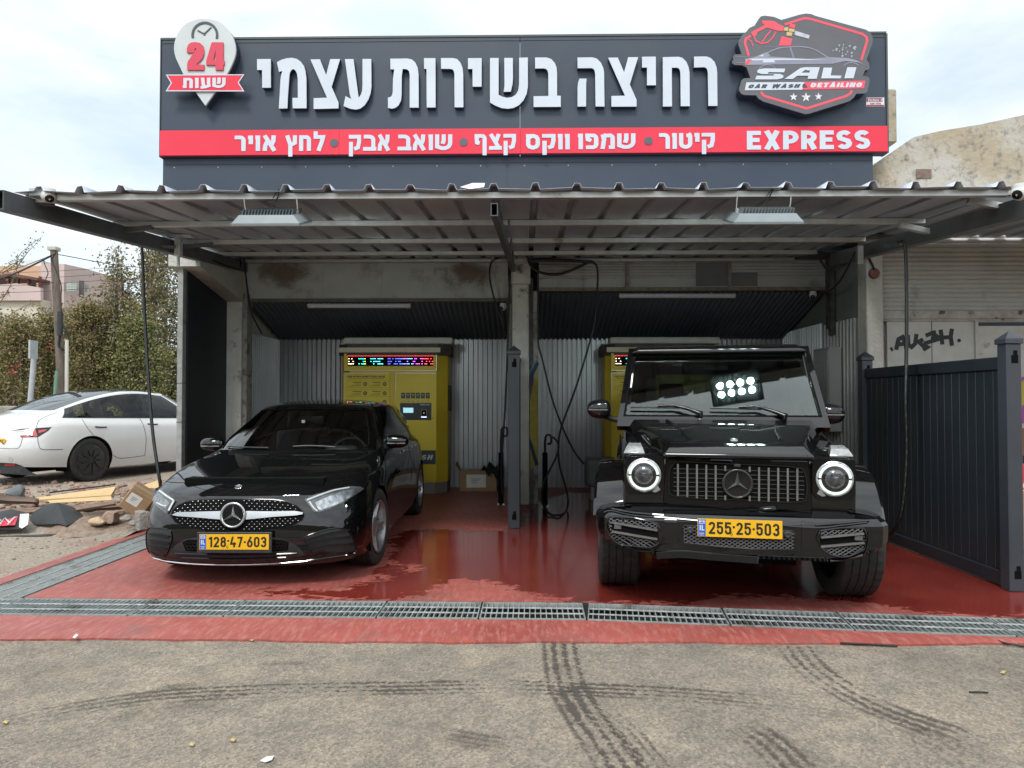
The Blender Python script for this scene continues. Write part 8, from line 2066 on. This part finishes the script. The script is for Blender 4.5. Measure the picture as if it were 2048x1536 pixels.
for poly, mm in (([(-30, 1036, 7.82), (36, 1030, 7.85), (30, 1050, 7.57), (-30, 1054, 7.52)], M_BANDRED), ([(40, 1028, 7.87), (58, 1027, 7.87), (56, 1049, 7.58), (44, 1057, 7.49), (38, 1054, 7.53)], M_PLW)):
    P_ = [W(a, b, Y - .03) for a, b, Y in poly]; mb = MB(); mb.add(P_, [tuple(range(len(P_)))]); mb.build('print', mm, bn)
L_ = [[(0, 1048, 7.57), (10, 1036, 7.76), (20, 1046, 7.6)], [(16, 1048, 7.57), (30, 1034, 7.78)], [(-12, 1044, 7.64), (2, 1040, 7.7)]]
mb = MB()
for l in L_: mb.tube([W(a, b, Y - .05) for a, b, Y in l], .008, 5)
mb.build('print', M_PLW, bn)
rock('bucket_lump', 'grey rounded plastic drum lying behind the boards', 32, 985, 8.9, .11, 12, pm('drum_grey', (0.10, 0.11, 0.115), rough=0.6), 'drum', (1.25, 1, .95))
hose('rubber_pipe', 'black rubber pipe lying on the dirt at the left edge', [G(-30, 1076, .0), G(60, 1073, .01), G(120, 1070, .01), G(169, 1066, .01)], .017, 'pipe', n=5)
# bits on the yard
hose('cable_tie', 'black cable tie lying at the apron edge before the off-roader', [G(1680, 1286, AZ + .012), G(1722, 1288, AZ + .012), G(1760, 1290, AZ + .01), G(1795, 1292, AZ + .01)], .006, 'cable tie', n=4)
hose('cable_tie', 'black cable tie with a bent end at the right edge of the yard', [G(1978, 1274, AZ + .012), G(2005, 1285, AZ + .014), G(2050, 1293, AZ + .01)], .006, 'cable tie', n=4)
hose('twig', 'thin brown stick on the asphalt at the right', [G(1938, 1384, AZ + .006), G(1958, 1384, AZ + .008), G(1976, 1385, AZ + .006)], .004, 'twig', n=3)
def scrap(name, label, cat, pts, m, z=.006):
    mb = MB(); P_ = [G(a, b, AZ + z + .006 * (i % 2)) for i, (a, b) in enumerate(pts)]; mb.add(P_, [tuple(range(len(P_)))]); o = mb.build(name, m); o.modifiers.new('t', 'SOLIDIFY').thickness = .002; recenter(tag(o, label, cat))
scrap('paper_scrap', 'white ribbed paper scrap near the bottom of the yard', 'litter', [(520, 1521), (533, 1513), (548, 1511), (544, 1519), (530, 1524)], M_PLW)
scrap('paper_scrap', 'white paper scrap on the red apron edge', 'litter', [(145, 1275), (152, 1268), (157, 1270), (150, 1277)], M_PLW, .03)
M_LEAF = pm('dry_leaf', (0.42, 0.30, 0.10), (0.50, 0.38, 0.16), scale=20, rough=0.8)
for lab, p in (('yellow dry leaf on the asphalt near the paper scrap', (384, 1489)), ('yellow dry leaf lying on the front edge of the red apron', (503, 1279)), ('yellow dry leaf at the left edge of the yard', (12, 1444)), ('pale dry leaf on the asphalt at the far right', (2006, 1344)), ('brown flat leaf on the asphalt left of the centre', (466, 1480))):
    a, b = p; scrap('dry_leaf', lab, 'leaf', [(a - 6, b + 1), (a - 1, b - 3), (a + 6, b - 2), (a + 2, b + 3)], M_LEAF)
# right edge: brown carton with a red-and-white packet
c = G(2046, 1098, .0); cc = (4.9, 7.2, 0.0)
carton('brown cardboard box behind the corner post at the right edge', (W(2062, 1060, 7.0).x, 7.1, 0.0), (.5, .35, .55), 0.0, (0, 0), None)
mb = MB(); a = W(2052, 1010, 6.95); mb.box(a.x - .09, a.x + .2, 6.98, 7.2, .552, .66, .005); mb.box(a.x - .085, a.x + .18, 6.99, 7.19, .6605, .80, .004)
recenter(tag(mb.build('red_packet', pm('packet_red', (0.6, 0.03, 0.03), (0.62, 0.6, 0.58), scale=6, lo=.5, hi=.52, rough=0.5)), 'red and white packet on top of the brown box at the right edge', 'packet'))
# ============================================================ WHITE SALOON
W_PSI = math.radians(201); W_ORG = (-6.19, 14.86); W_Z = 0.165
M_WPAINT = pm('white_car_paint', (0.52, 0.52, 0.515), (0.56, 0.56, 0.555), scale=1.2, rough=0.35, coat=1.0)
wc = thing('parked_car', 'white electric saloon parked on the gravel left of the wash, seen from behind', 'car', (W_ORG[0], W_ORG[1], W_Z), -W_PSI)
WC = Car(wc, W_ORG, W_PSI, W_Z)
KW = [
 [(0,.10,.2),(.45,.12,.2),(.76,.22,.2),(.86,.46,.2),(.885,.84,.2),(.885,1.4,.2),(.88,2.3,.2),(.885,3.1,.2),(.885,3.72,.23),(.86,4.33,.27),(.6,4.60,.29),(.3,4.66,.29),(0,4.67,.29)],
 [(0,.0,.32),(.48,.03,.32),(.82,.17,.32),(.905,.46,.33),(.925,.84,.34),(.92,1.4,.33),(.91,2.3,.33),(.92,3.1,.34),(.93,3.72,.38),(.905,4.38,.42),(.63,4.67,.44),(.3,4.74,.44),(0,4.75,.44)],
 [(0,-.01,.48),(.48,.02,.48),(.82,.17,.48),(.91,.46,.49),(.932,.84,.5),(.925,1.4,.5),(.915,2.3,.5),(.925,3.1,.52),(.938,3.72,.55),(.91,4.38,.58),(.64,4.66,.60),(.3,4.73,.60),(0,4.74,.60)],
 [(0,.03,.60),(.46,.06,.61),(.78,.22,.63),(.88,.48,.66),(.915,.84,.68),(.918,1.4,.68),(.915,2.3,.69),(.925,3.1,.71),(.93,3.72,.74),(.88,4.34,.77),(.60,4.58,.79),(.28,4.63,.79),(0,4.64,.79)],
 [(0,.10,.66),(.44,.13,.67),(.72,.30,.70),(.83,.52,.75),(.87,.84,.80),(.888,1.4,.82),(.892,2.3,.84),(.90,3.1,.86),(.895,3.72,.885),(.83,4.28,.905),(.57,4.50,.92),(.27,4.55,.925),(0,4.56,.925)],
 [(0,.22,.71),(.40,.25,.72),(.60,.42,.76),(.70,.62,.80),(.755,.92,.845),(.79,1.36,.905),(.815,2.3,.925),(.825,3.1,.945),(.80,3.72,.965),(.74,4.22,.985),(.52,4.44,1.0),(.26,4.50,1.005),(0,4.51,1.005)],
]
HW = {'r1': [(0,.60,.80),(.34,.61,.80),(.56,.68,.81)], 'r2': [(0,1.12,.90),(.36,1.14,.90),(.64,1.24,.90)]}
TW = [(0,1.95,1.395),(.30,1.97,1.39),(.50,2.02,1.37),(.575,2.08,1.335),(.625,2.60,1.405),(.635,3.10,1.375),(.62,3.62,1.255),(.585,4.06,1.075),(.40,4.18,1.065),(.2,4.24,1.07),(0,4.26,1.07)]
V, F = car_cage(KW, HW, TW, ((2.55, 1.465, 4), (3.05, 1.44, 5), (3.62, 1.315, 6)))
F = cut_wheel(V, F, .84, .335, .37); F = cut_wheel(V, F, 3.72, .335, .37)
def gw_kind(u, v):
    if u < 3: return 'windscreen' if (u < 2.85 and v > 0.06) else 'body'
    if u < 7:
        if not (0.06 < v < 1.87) or u < 3.06 or u > 6.75: return 'body'
        if v < .16 or v > 1.75 or u < 3.18 or u > 6.56: return 'window_trim'
        if 4.06 < u < 4.25: return 'window_trim'
        if 5.56 < u < 5.64: return 'window_trim'
        return 'side_window%d' % (0 if u < 4.1 else 1 if u < 5.6 else 2)
    return 'body'
groups = {}
for f in F:
    if f[1] == 'gh': kd = gw_kind(f[2], f[3])
    elif f[1] == 'roof':
        u, v = f[2], f[3]
        kd = 'body' if u > 2.6 else ('rear_window' if 1.9 < v < 3.9 else ('glass_roof' if .25 < v <= 1.9 else 'body'))
    else: kd = 'body'
    if kd.startswith('side') or kd == 'window_trim': kd += 'L' if sum(V[i].x for i in f[0]) > 0 else 'R'
    groups.setdefault(kd, []).append(f)
WC.set_surface(V, F)
sub_object('body', V, groups['body'], M_WPAINT, wc, 40)
M_GLASS_W = glass_mat('saloon_side_glass', (0.80, 0.86, 0.84), 1.42)
for k, g in groups.items():
    if k.startswith('side'): sub_object('side_window', V, g, M_GLASS_W, wc, 40)
    elif k.startswith('window_trim'): sub_object('window_trim', V, g, M_GLOSSB, wc, 40)
    elif k in ('windscreen',): sub_object(k, V, g, M_GLASS, wc, 40)
    elif k in ('rear_window', 'glass_roof'): sub_object(k, V, g, pm('black_roof_glass', (0.02, 0.03, 0.03), rough=0.04, ior=2.0), wc, 40)
for cy in (.84, 3.72):
    for sd in (1, -1):
        mb = MB(); a = [(cy + .367 * math.cos(t), .335 + .367 * math.sin(t)) for t in [math.radians(d) for d in range(-25, 206, 10)]]
        mb.add([(sd * x, y, z) for (y, z) in a for x in (.60, .895)], [(2 * i, 2 * i + 2, 2 * i + 3, 2 * i + 1) for i in range(len(a) - 1)])
        mb.add([(sd * .60, y, z) for y, z in a] + [(sd * .60, cy, .335)], [(i, i + 1, len(a)) for i in range(len(a) - 1)])
        mb.build('wheel_well', M_DEEP, wc, 40, fix=False)
        make_wheel(wc, 'wheel', .334, .235, 'cover', (sd * .80, cy, .334), 0, sd, 9, M_RIMB, .74)
mb = MB(); mb.box(-.62, .62, .35, 4.5, .20, .24); mb.build('underbody', M_DEEP, wc)
mb = MB(); mb.box(-.84, .84, 1.3, 3.3, .24, .30); mb.build('floor_pan', M_DEEP, wc)
seat(wc, .38, 2.35, .40); seat(wc, -.38, 2.35, .40)
mb = MB(); mb.box(-.62, .62, 3.1, 3.35, .40, .95, .06); mb.box(-.45, -.2, 3.15, 3.28, .95, 1.12, .04); mb.box(.2, .45, 3.15, 3.28, .95, 1.12, .04); mb.build('rear_bench', M_SEAT, wc, 40)
mb = MB(); mb.box(-.72, .72, 1.15, 1.6, .6, .88, .05); mb.build('dashboard', M_SEAT, wc, 40); steering_wheel(wc, .38, 1.78, .85)
wv = lambda pts: [(x / 3.49, 660 + y / 3.49) for x, y in pts]
M_TAILR = pm('tail_red', (0.45, 0.01, 0.015), rough=0.15, coat=1.0)
tl = WC.patch('tail_light', M_GLOSSB, wv([(82,703),(150,690),(250,685),(360,678),(338,703),(266,748),(150,751),(138,737),(190,735),(215,728),(205,706),(150,702)]), 0.003, 2.5, 0.006)
for p in ([(222,706),(246,690),(262,742),(236,746)], [(268,700),(330,694),(316,706),(272,722)], [(150,740),(210,740),(212,748),(152,750)]): WC.patch('lit_segment', M_TAILR, wv(p), 0.008, 2.5, 0.004, tl)
WC.patch('light_edge', M_CHROME, wv([(90,703),(190,697),(222,712),(228,735),(216,736),(205,712),(150,705)]), 0.007, 2.5, 0.003, tl)
WC.patch('diffuser', M_MATB, wv([(-200,930),(0,925),(110,931),(160,950),(205,985),(262,1012),(150,1012),(0,1000),(-200,990)]), 0.004, 4)
WC.patch('reflector', M_TAILR, wv([(30,935),(110,936),(105,946),(40,945)]), 0.009, 2.5, 0.004)
for l in ([(575,625),(615,690),(665,745),(720,800),(770,855),(828,893),(920,888),(1010,876)], [(975,618),(1000,665),(1018,740),(1018,800),(1010,876)], [(258,690),(258,665),(275,630),(330,600),(400,575)], [(262,748),(270,800),(290,832),(360,835),(440,833)], [(0,826),(110,828),(140,810),(158,752)]): WC.rod('shut_line', M_DEEP, wv(l), 0.0035, 0.0005)
for a, b in ((664, 742), (1030, 1098)):
    y0 = 676 if a < 900 else 656
    WC.rod('door_handle', M_GLOSSB, wv([(a, y0), ((a + b) / 2, y0 + 3), (b, y0 + 2)]), .011, 0.004, 3)
WC.rod('fuel_cap_ring', pm('panel_gap', (.25, .25, .25), rough=.5), wv([(75 + 12 * math.cos(k), 903 + 14 * math.sin(k)) for k in [i * PI / 5 for i in range(10)]]), .002, .001, 2, closed=True)
# door mirror (its right one)
e, _o = mirror_shell(wc, (-.99, 1.56, 1.0), .10, .10, .07, -1, M_WPAINT, (-.84, 1.5, .92))
# plate: only its end is in view
c = WC.pt(2, 884, 0.012)
e = bpy.data.objects.new('number_plate', None); COL.objects.link(e); e.parent = wc
c0 = WC.pt(11, 886, 0.012) if WC.pt(11, 886) is not None else c
B = T(c0.x, c0.y, c0.z) @ RZ(PI)
o = MB().box(-.52, 0, 0, .004, -.06, .06, .001).transform(B).build('plate_panel', M_YEL); o.parent = e
for i, ch in enumerate(text_polys('04', -.115, -.04, .08, .10, .17, .13)):
    mb = MB(); mb.flat(ch, -.0015, -.0002); o = mb.transform(B).build('digit', M_PBLK); o.parent = e
# ============================================================ BACKGROUND: trees, poles, house
def leaf_mat(name, cols, trans=0.25):
    m = bpy.data.materials.new(name); m.use_nodes = True; nt = m.node_tree; L = nt.links; b = nt.nodes['Principled BSDF']
    g = _n(nt, 'ShaderNodeNewGeometry'); r = _n(nt, 'ShaderNodeValToRGB'); L.new(g.outputs['Random Per Island'], r.inputs['Fac'])
    el = r.color_ramp.elements; el[0].color = (*cols[0], 1); el[-1].color = (*cols[-1], 1)
    for i, c in enumerate(cols[1:-1]): e = el.new((i + 1) / (len(cols) - 1)); e.color = (*c, 1)
    L.new(r.outputs['Color'], b.inputs['Base Color']); b.inputs['Roughness'].default_value = 0.6; b.inputs['Specular IOR Level'].default_value = 0.3
    t = _n(nt, 'ShaderNodeBsdfTranslucent'); L.new(r.outputs['Color'], t.inputs['Color']); mx = _n(nt, 'ShaderNodeMixShader'); mx.inputs['Fac'].default_value = trans
    L.new(b.outputs['BSDF'], mx.inputs[1]); L.new(t.outputs['BSDF'], mx.inputs[2]); L.new(mx.outputs['Shader'], nt.nodes['Material Output'].inputs['Surface'])
    return m
LM1 = leaf_mat('olive_leaf', [(0.057, 0.073, 0.027), (0.104, 0.122, 0.048), (0.158, 0.168, 0.070), (0.234, 0.209, 0.094), (0.335, 0.253, 0.128), (0.171, 0.107, 0.059)])
LM2 = leaf_mat('green_leaf', [(0.056, 0.081, 0.029), (0.098, 0.129, 0.048), (0.169, 0.191, 0.073), (0.271, 0.251, 0.109), (0.354, 0.293, 0.126)])
LM3 = leaf_mat('dry_bush_leaf', [(0.066, 0.077, 0.029), (0.130, 0.140, 0.054), (0.232, 0.208, 0.086), (0.335, 0.260, 0.121), (0.258, 0.158, 0.085)])
M_TWIG = pm('grey_twig', (0.14, 0.115, 0.09), (0.24, 0.2, 0.16), scale=12, rough=0.9)
def leaves(pts, size, rg, asp=0.55):
    vs, fs = [], []
    for p in pts:
        s = size * rg.uniform(.6, 1.25)
        a = Vector((rg.gauss(0, 1), rg.gauss(0, 1), rg.gauss(0, .8))).normalized(); b = a.cross(Vector((rg.gauss(0, 1), rg.gauss(0, 1), rg.gauss(0, 1)))).normalized()
        o = len(vs); vs += [p - a * s * .5, p + b * s * asp * .5, p + a * s * .5, p - b * s * asp * .5]; fs.append((o, o + 1, o + 2, o + 3))
    return vs, fs
def tree(name, label, cat, cx, cy, z0, ztop, rx, ry, ncl, per, size, seed, lm, trunk=.08, top_sparse=True, zlow=0.15, lean=0.0, flowers=None):
    rg = random.Random(seed); H_ = ztop - z0
    t = thing(name, label, cat, (cx, cy, z0), group='trees and bushes behind the white car')
    cl = []
    ph = [rg.uniform(0, 6.28) for _ in range(4)]
    while len(cl) < ncl:
        h = rg.random() ** .8; z = z0 + H_ * (zlow + (1 - zlow) * h)
        wv_ = (1 - max(0, h - .45) / .55 * .72) * (.78 + .16 * math.sin(7 * h + ph[0]) + .12 * math.sin(15 * h + ph[1]))
        a = rg.uniform(0, 2 * PI); r = rg.random() ** .42 * wv_ * (1 + .22 * math.sin(3 * a + ph[2]) + .12 * math.sin(5 * a + 9 * h + ph[3]))
        cl.append((Vector((cx + rx * r * math.cos(a) + lean * h, cy + ry * r * math.sin(a), z)), h))
    pts = []
    for c, h in cl:
        k = int(per * (1.0 if not top_sparse else max(.25, 1.15 - h * .95)))
        sg = rg.uniform(.10, .22)
        for _ in range(k): pts.append(c + Vector((rg.gauss(0, sg), rg.gauss(0, sg), rg.gauss(0, sg * .8))))
    mb = MB(); br = []
    base = Vector((cx, cy, z0))
    stems = [base + Vector((rg.uniform(-.3, .3) * rx, rg.uniform(-.3, .3) * ry, 0)) for _ in range(4)]
    for s_ in stems:
        top = Vector((s_.x + rg.uniform(-.25, .25) * rx + lean * .8, s_.y, z0 + H_ * rg.uniform(.75, .98)))
        mid_ = s_.lerp(top, .5) + Vector((rg.uniform(-.15, .15), rg.uniform(-.1, .1), 0))
        mb.tube(smooth_path([s_, mid_, top], 6), [trunk * (1 - .9 * i / 12) for i in range(13)], 6); br.append((s_, mid_, top))
    for c, h in cl:
        if rg.random() < .55:
            s_, m_, tp = rg.choice(br); q = s_.lerp(tp, max(.05, h - .18))
            mb.tube([q, q.lerp(c, .5) + Vector((0, 0, .06)), c], [.016, .010, .004], 4, caps=False)
            if h > .7 and rg.random() < .6:
                e_ = c + Vector((rg.uniform(-.15, .15), rg.uniform(-.1, .1), rg.uniform(.2, .55))); mb.tube([c, e_], [.006, .003], 4, caps=False)
                for k in range(12): pts.append(c.lerp(e_, rg.random()) + Vector((rg.gauss(0, .05), rg.gauss(0, .05), rg.gauss(0, .04))))
    mb.build('trunk', M_TWIG, t, 60, fix=False)
    vs, fs = leaves(pts, size, rg); mb = MB(); mb.add(vs, fs); mb.build('crown', lm, t, fix=False)
    if flowers:
        mb = MB()
        for px_, py_, n_ in flowers:
            c = W(px_, py_, cy - ry * .9)
            vs, fs = leaves([c + Vector((rg.gauss(0, .06), rg.gauss(0, .05), rg.gauss(0, .035))) for _ in range(n_)], .06, rg, .9); mb.add(vs, fs)
        mb.build('blossom', pm('red_blossom', (0.40, 0.08, 0.05), (0.30, 0.05, 0.06), scale=9, rough=0.6), t, fix=False)
    return t
def tz(px, py, Y): return W(px, py, Y).z
gx = lambda px, Y: W(px, 800, Y).x
tree('tree', 'tall loose olive-green tree rising behind the canopy post', 'tree', gx(318, 19.0), 19.0, .1, tz(300, 492, 19.0), 1.25, 1.2, 300, 82, .085, 11, LM1, .09, lean=-.1)
tree('tree', 'slender thin-topped tree left of the tall olive-green one', 'tree', gx(228, 18.6), 18.6, .1, tz(228, 500, 18.6), .75, .8, 150, 72, .08, 12, LM1, .07, lean=.05)
tree('tree', 'dense green tree half hidden by the dark side board', 'tree', gx(385, 19.8), 19.8, .1, tz(380, 520, 19.8), 1.2, 1.0, 170, 90, .085, 13, LM2, .09)
tree('bush', 'broad bush with dull green leaves behind the wooden pole', 'bush', gx(175, 17.9), 17.9, .1, tz(170, 618, 17.9), .95, .7, 190, 95, .07, 14, LM3, .05, False, .04)
tree('bush', 'bush with red blossom behind the grey sign post', 'bush', gx(30, 17.6), 17.6, .1, tz(60, 640, 17.6), .95, .7, 190, 85, .07, 15, LM3, .05, False, .04, flowers=((30, 731, 9), (26, 745, 8), (97, 692, 6), (112, 697, 6), (5, 705, 7)))
tree('bush', 'bush filling the gap under the tall trees behind the saloon roof', 'bush', gx(275, 17.7), 17.7, .1, tz(275, 640, 17.7), 1.0, .6, 230, 95, .07, 16, LM2, .05, False, .04)
tree('bush', 'low bush at the left edge below the terrace house', 'bush', gx(-35, 18.4), 18.4, .1, tz(-20, 625, 18.4), .85, .7, 150, 85, .075, 17, LM2, .05, False, .04)
tree('bush', 'green bush behind the wooden pole and the red blossom', 'bush', gx(100, 19.0), 19.0, .1, tz(100, 632, 19.0), 1.0, .7, 170, 90, .075, 18, LM3, .05, False, .04)
# arching sprays at the far left
vine = thing('vine', 'thin arching vine sprays against the sky at the left edge', 'vine', (gx(-20, 16), 16, 1.0), group='trees and bushes behind the white car')
rg = random.Random(21); mb = MB(); pts = []
for l in ([(-25, 640), (10, 590), (32, 545), (36, 515), (60, 490), (86, 472)], [(-25, 560), (5, 540), (25, 528), (45, 522)], [(0, 550), (25, 532), (40, 520)], [(-20, 655), (20, 630), (50, 612), (70, 608), (90, 615)], [(30, 540), (55, 505), (75, 485)], [(-20, 600), (0, 596), (12, 590)]):
    P_ = smooth_path([W(a, b, 16) for a, b in l], 6); mb.tube(P_, [.013 * (1 - .75 * i / len(P_)) for i in range(len(P_))], 5, caps=False)
    for p in P_:
        if rg.random() < .75:
            for k in range(5): pts.append(p + Vector((rg.gauss(0, .06), rg.gauss(0, .06), rg.gauss(0, .05))))
mb.build('stem', M_TWIG, vine, fix=False); vs, fs = leaves(pts, .06, rg); mb = MB(); mb.add(vs, fs); mb.build('foliage', LM3, vine, fix=False)
# wooden pole with its fittings
Yp = 16.4
pole = thing('utility_pole', 'weathered leaning wooden utility pole with a square cap and hanging cables', 'utility pole', (gx(128, Yp), Yp, .1))
a, b = W(128, 800, Yp), W(108, 500, Yp); a.z = .05
mb = MB(); mb.tube([a, a.lerp(b, .5) + Vector((.03, 0, 0)), b], [.095, .088, .078], 12); mb.build('shaft', pm('grey_wood', (0.10, 0.08, 0.065), (0.17, 0.14, 0.115), scale=7, rough=0.9, stretch=(6, 6, .6)), pole, 50)
mb = MB(); mb.box(b.x - .10, b.x + .10, Yp - .10, Yp + .10, b.z - .02, b.z + .07, .01); mb.build('cap', pm('weathered_cap', (0.42, 0.40, 0.36), rough=0.8), pole)
for l, r in (([(112, 505), (104, 520), (112, 540), (122, 570), (122, 600), (124, 660)], .012), ([(108, 508), (88, 520), (96, 545), (92, 560), (108, 566)], .010), ([(120, 640), (126, 650), (136, 668), (138, 690), (130, 700)], .02), ([(118, 625), (121, 660), (118, 690), (126, 700)], .03)):
    mb = MB(); mb.tube(smooth_path([W(x, y, Yp - .16) for x, y in l], 6), r, 6); mb.build('cable', M_HOSE, pole, 60)
mb = MB(); c = W(120, 645, Yp - .18); mb.tube([(c.x, c.y, c.z - .30), (c.x, c.y, c.z + .25)], .06, 8); mb.build('splice_box', M_MATB, pole, 40)
M_POST = pm('steel_post', (0.30, 0.33, 0.35), (0.38, 0.41, 0.42), scale=7, rough=0.5)
sp = thing('sign_post', 'grey leaning steel sign post with its sign seen edge-on', 'sign post', (gx(61, 15.8), 15.8, .1))
a, b = W(59, 820, 15.8), W(71, 682, 15.8); mb = MB(); mb.tube([a, b], .055, 10); mb.build('post', M_POST, sp, 50)
mb = MB(); c = W(74, 700, 15.75); mb.box(c.x - .02, c.x + .02, 15.5, 15.75, c.z - .2, c.z + .2); mb.build('sign_plate', M_POST, sp)
mb = MB(); mb.tube([W(133, 805, 16.2), W(134, 680, 16.2)], .04, 8); recenter(tag(mb.build('pipe_post', pm('white_pipe', (0.5, 0.48, 0.43), rough=0.6), smooth=50), 'thin white pipe post right of the wooden pole', 'post'))
mb = MB(); mb.tube([W(109, 805, 16.0), W(114, 742, 16.0)], .04, 8); recenter(tag(mb.build('pipe_post', pm('green_pipe', (0.12, 0.22, 0.17), rough=0.6), smooth=50), 'short green pipe post left of the wooden pole', 'post'))
mb = MB(); mb.box(gx(-60, 16.6), gx(60, 16.6), 16.5, 16.8, .0, tz(0, 812, 16.6), .03); recenter(tag(mb.build('low_wall', M_BLOCK), 'low rough concrete wall behind the tail of the white car', 'wall'))
# overhead wires
Wm = pm('wire_dark', (0.03, 0.03, 0.03), rough=0.6)
top = W(110, 508, Yp)
for i, (lab, p, r) in enumerate((('thick black cable from the pole top down to the left', (-60, 575), .022), ('thin wire from the pole top to the left edge', (-60, 556), .008), ('thin wire from the pole to the right behind the trees', (420, 520), .010))):
    e_ = W(p[0], p[1], 15.0 if i < 2 else 19.5); mid_ = top.lerp(e_, .5) - Vector((0, 0, .08 if i != 2 else .25))
    mb = MB(); mb.tube(smooth_path([top, mid_, e_], 10), r, 6); recenter(tag(mb.build('overhead_wire', Wm), lab, 'wire'))
for i, (y0, y1) in enumerate(((545, 536), (558, 548), (572, 560), (586, 574))):
    mb = MB(); a, b = W(-80, y0, 24), W(215, y1, 24); mb.tube(smooth_path([a, a.lerp(b, .5) - Vector((0, 0, .06)), b], 8), .008, 5)
    o = recenter(tag(mb.build('overhead_wire', Wm), 'one of four thin parallel wires crossing before the pink house', 'wire', 'parallel wires before the house'))
# house
YHS = 70
M_PINK = pm('pink_render', (0.42, 0.33, 0.315), (0.47, 0.37, 0.35), scale=.5, rough=0.9)
M_ORNG = pm('orange_render', (0.46, 0.29, 0.19), (0.5, 0.33, 0.22), scale=.5, rough=0.9)
hs = thing('terrace_house', 'pink and orange terraced house with a wooden pergola above the trees', 'house', (gx(80, YHS), YHS, 0))
hq = lambda x, y: (x / 4.0425, 440 + y / 4.0425)
def hbox(name, x0, x1, y0, y1, Y, d, m):
    a, b = W(*hq(x0, y1), Y), W(*hq(x1, y0), Y); mb = MB(); mb.box(a.x, b.x, Y, Y + d, a.z, b.z); return mb.build(name, m, hs)
def hslab(name, top, x0, x1, ybot, Y, d, m):
    pts = [XZ(*hq(x, y), Y) for x, y in top] + [XZ(*hq(x1, ybot), Y), XZ(*hq(x0, ybot), Y)]
    mb = MB(); mb.prism(flipcc(pts), Y, Y + d); return mb.build(name, m, hs)
P0, P1, P2 = W(*hq(330, 352), 69), W(*hq(520, 355), 68), W(*hq(700, 395), 73)
mb = MB(); vs = []
for p in (P0, P1, P2): vs += [(p.x, p.y, -2), (p.x, p.y, p.z)]
vs += [(P2.x, 80, -2), (P2.x, 80, P2.z), (P0.x, 80, -2), (P0.x, 80, P0.z)]
mb.add(vs, [(0, 2, 3, 1), (2, 4, 5, 3), (4, 6, 7, 5), (6, 8, 9, 7), (8, 0, 1, 9), (1, 3, 5, 7, 9)]); mb.build('wall', M_PINK, hs)
hbox('upper_wall', -200, 332, 372, 560, 71.5, 3, M_ORNG)
hslab('terrace_parapet', [(-200, 540), (130, 512), (328, 548)], -200, 328, 650, 66.5, .4, M_PINK)
hbox('lower_wall', -200, 330, 640, 900, 67.0, 3, pm('cream_render', (0.48, 0.45, 0.38), rough=0.9))
M_PERG = pm('red_timber', (0.10, 0.035, 0.03), (0.14, 0.05, 0.04), scale=3, rough=0.7)
mb = MB(); p_ = [XZ(*hq(x, y), 67.2) for x, y in ((-200, 448), (110, 436), (325, 472), (325, 492), (110, 462), (-200, 476))]; mb.prism(flipcc(p_), 66.8, 70.5); mb.build('pergola_roof', M_PERG, hs)
for x in (62, 138, 226, 316): hbox('pergola_post', x - 6, x + 6, 455, 548, 67.2, .3, M_PERG)
for x0, x1 in ((-40, 50), (75, 130), (240, 285)): hbox('window', x0, x1, 500, 540, 71.4, .09, pm('house_window', (0.02, 0.025, 0.03), rough=0.15))
wnd = hbox('window', 535, 620, 505, 576, 68.1, .2, pm('glass_block', (0.16, 0.20, 0.18), (0.3, 0.34, 0.3), scale=2.5, rough=0.3)); 
for k in range(1, 7):
    x = 535 + k * 85 / 7; o = hbox('frame', x - 1.2, x + 1.2, 505, 576, 68.06, .03, M_PLW); o.parent = wnd; o.location = (0, 0, 0)
for k in (1, 2): y = 505 + k * 24; o = hbox('frame', 535, 620, y - 1, y + 1, 68.05, .009, M_PLW); o.parent = wnd; o.location = (0, 0, 0)
hbox('window', 637, 667, 490, 622, 70.0, .3, pm('dark_slit', (0.10, 0.09, 0.085), rough=0.6)); hbox('window', 685, 708, 515, 580, 71.6, .2, MATS['glass_block'])
hbox('roof_box', 205, 335, 325, 372, 74, 3, pm('pale_render', (0.5, 0.51, 0.5), rough=0.9)); hbox('roof_box', 60, 132, 350, 375, 75, 2, MATS['pale_render'])
hbox('base', -200, 760, 800, 1400, 78, 3, M_PINK)
# distant wooded slope that closes the horizon behind the bushes
mb = MB(); rg = random.Random(31); pts = []
for k in range(7000):
    px_ = rg.uniform(-500, 420); Y = rg.uniform(22, 30); x = gx(px_, Y); pts.append(Vector((x, Y, .2 + rg.random() ** 1.3 * (2.6 + .6 * math.sin(x * .8)))))
vs, fs = leaves(pts, .30, rg, .8); mb.add(vs, fs); o = mb.build('undergrowth', LM3, fix=False); o['kind'] = 'stuff'; o['label'] = 'mass of undergrowth behind the bushes on the left'; o['category'] = 'undergrowth'

# added dark bank behind the camera, out of view, to darken the cars' reflections
mb = MB(); xs_ = [-60 + 4 * i for i in range(31)]; prof_ = [(-9.5, -.03), (-11, .2), (-13, 1.6), (-16, 3.4), (-20, 4.6), (-30, 5.2)]; vs = []
rg = random.Random(77)
for x in xs_: vs += [(x + rg.uniform(-.6, .6), y + rg.uniform(-.4, .4), z * rg.uniform(.75, 1.2)) for y, z in prof_]
k = len(prof_); mb.add(vs, [(i * k + j, i * k + j + 1, (i + 1) * k + j + 1, (i + 1) * k + j) for i in range(len(xs_) - 1) for j in range(k - 1)])
struct(mb.build('unseen_reflection_bank', pm('dark_unseen_bank', (0.04, 0.045, 0.02), (0.11, 0.09, 0.05), scale=.9, rough=.95), smooth=60, fix=False))
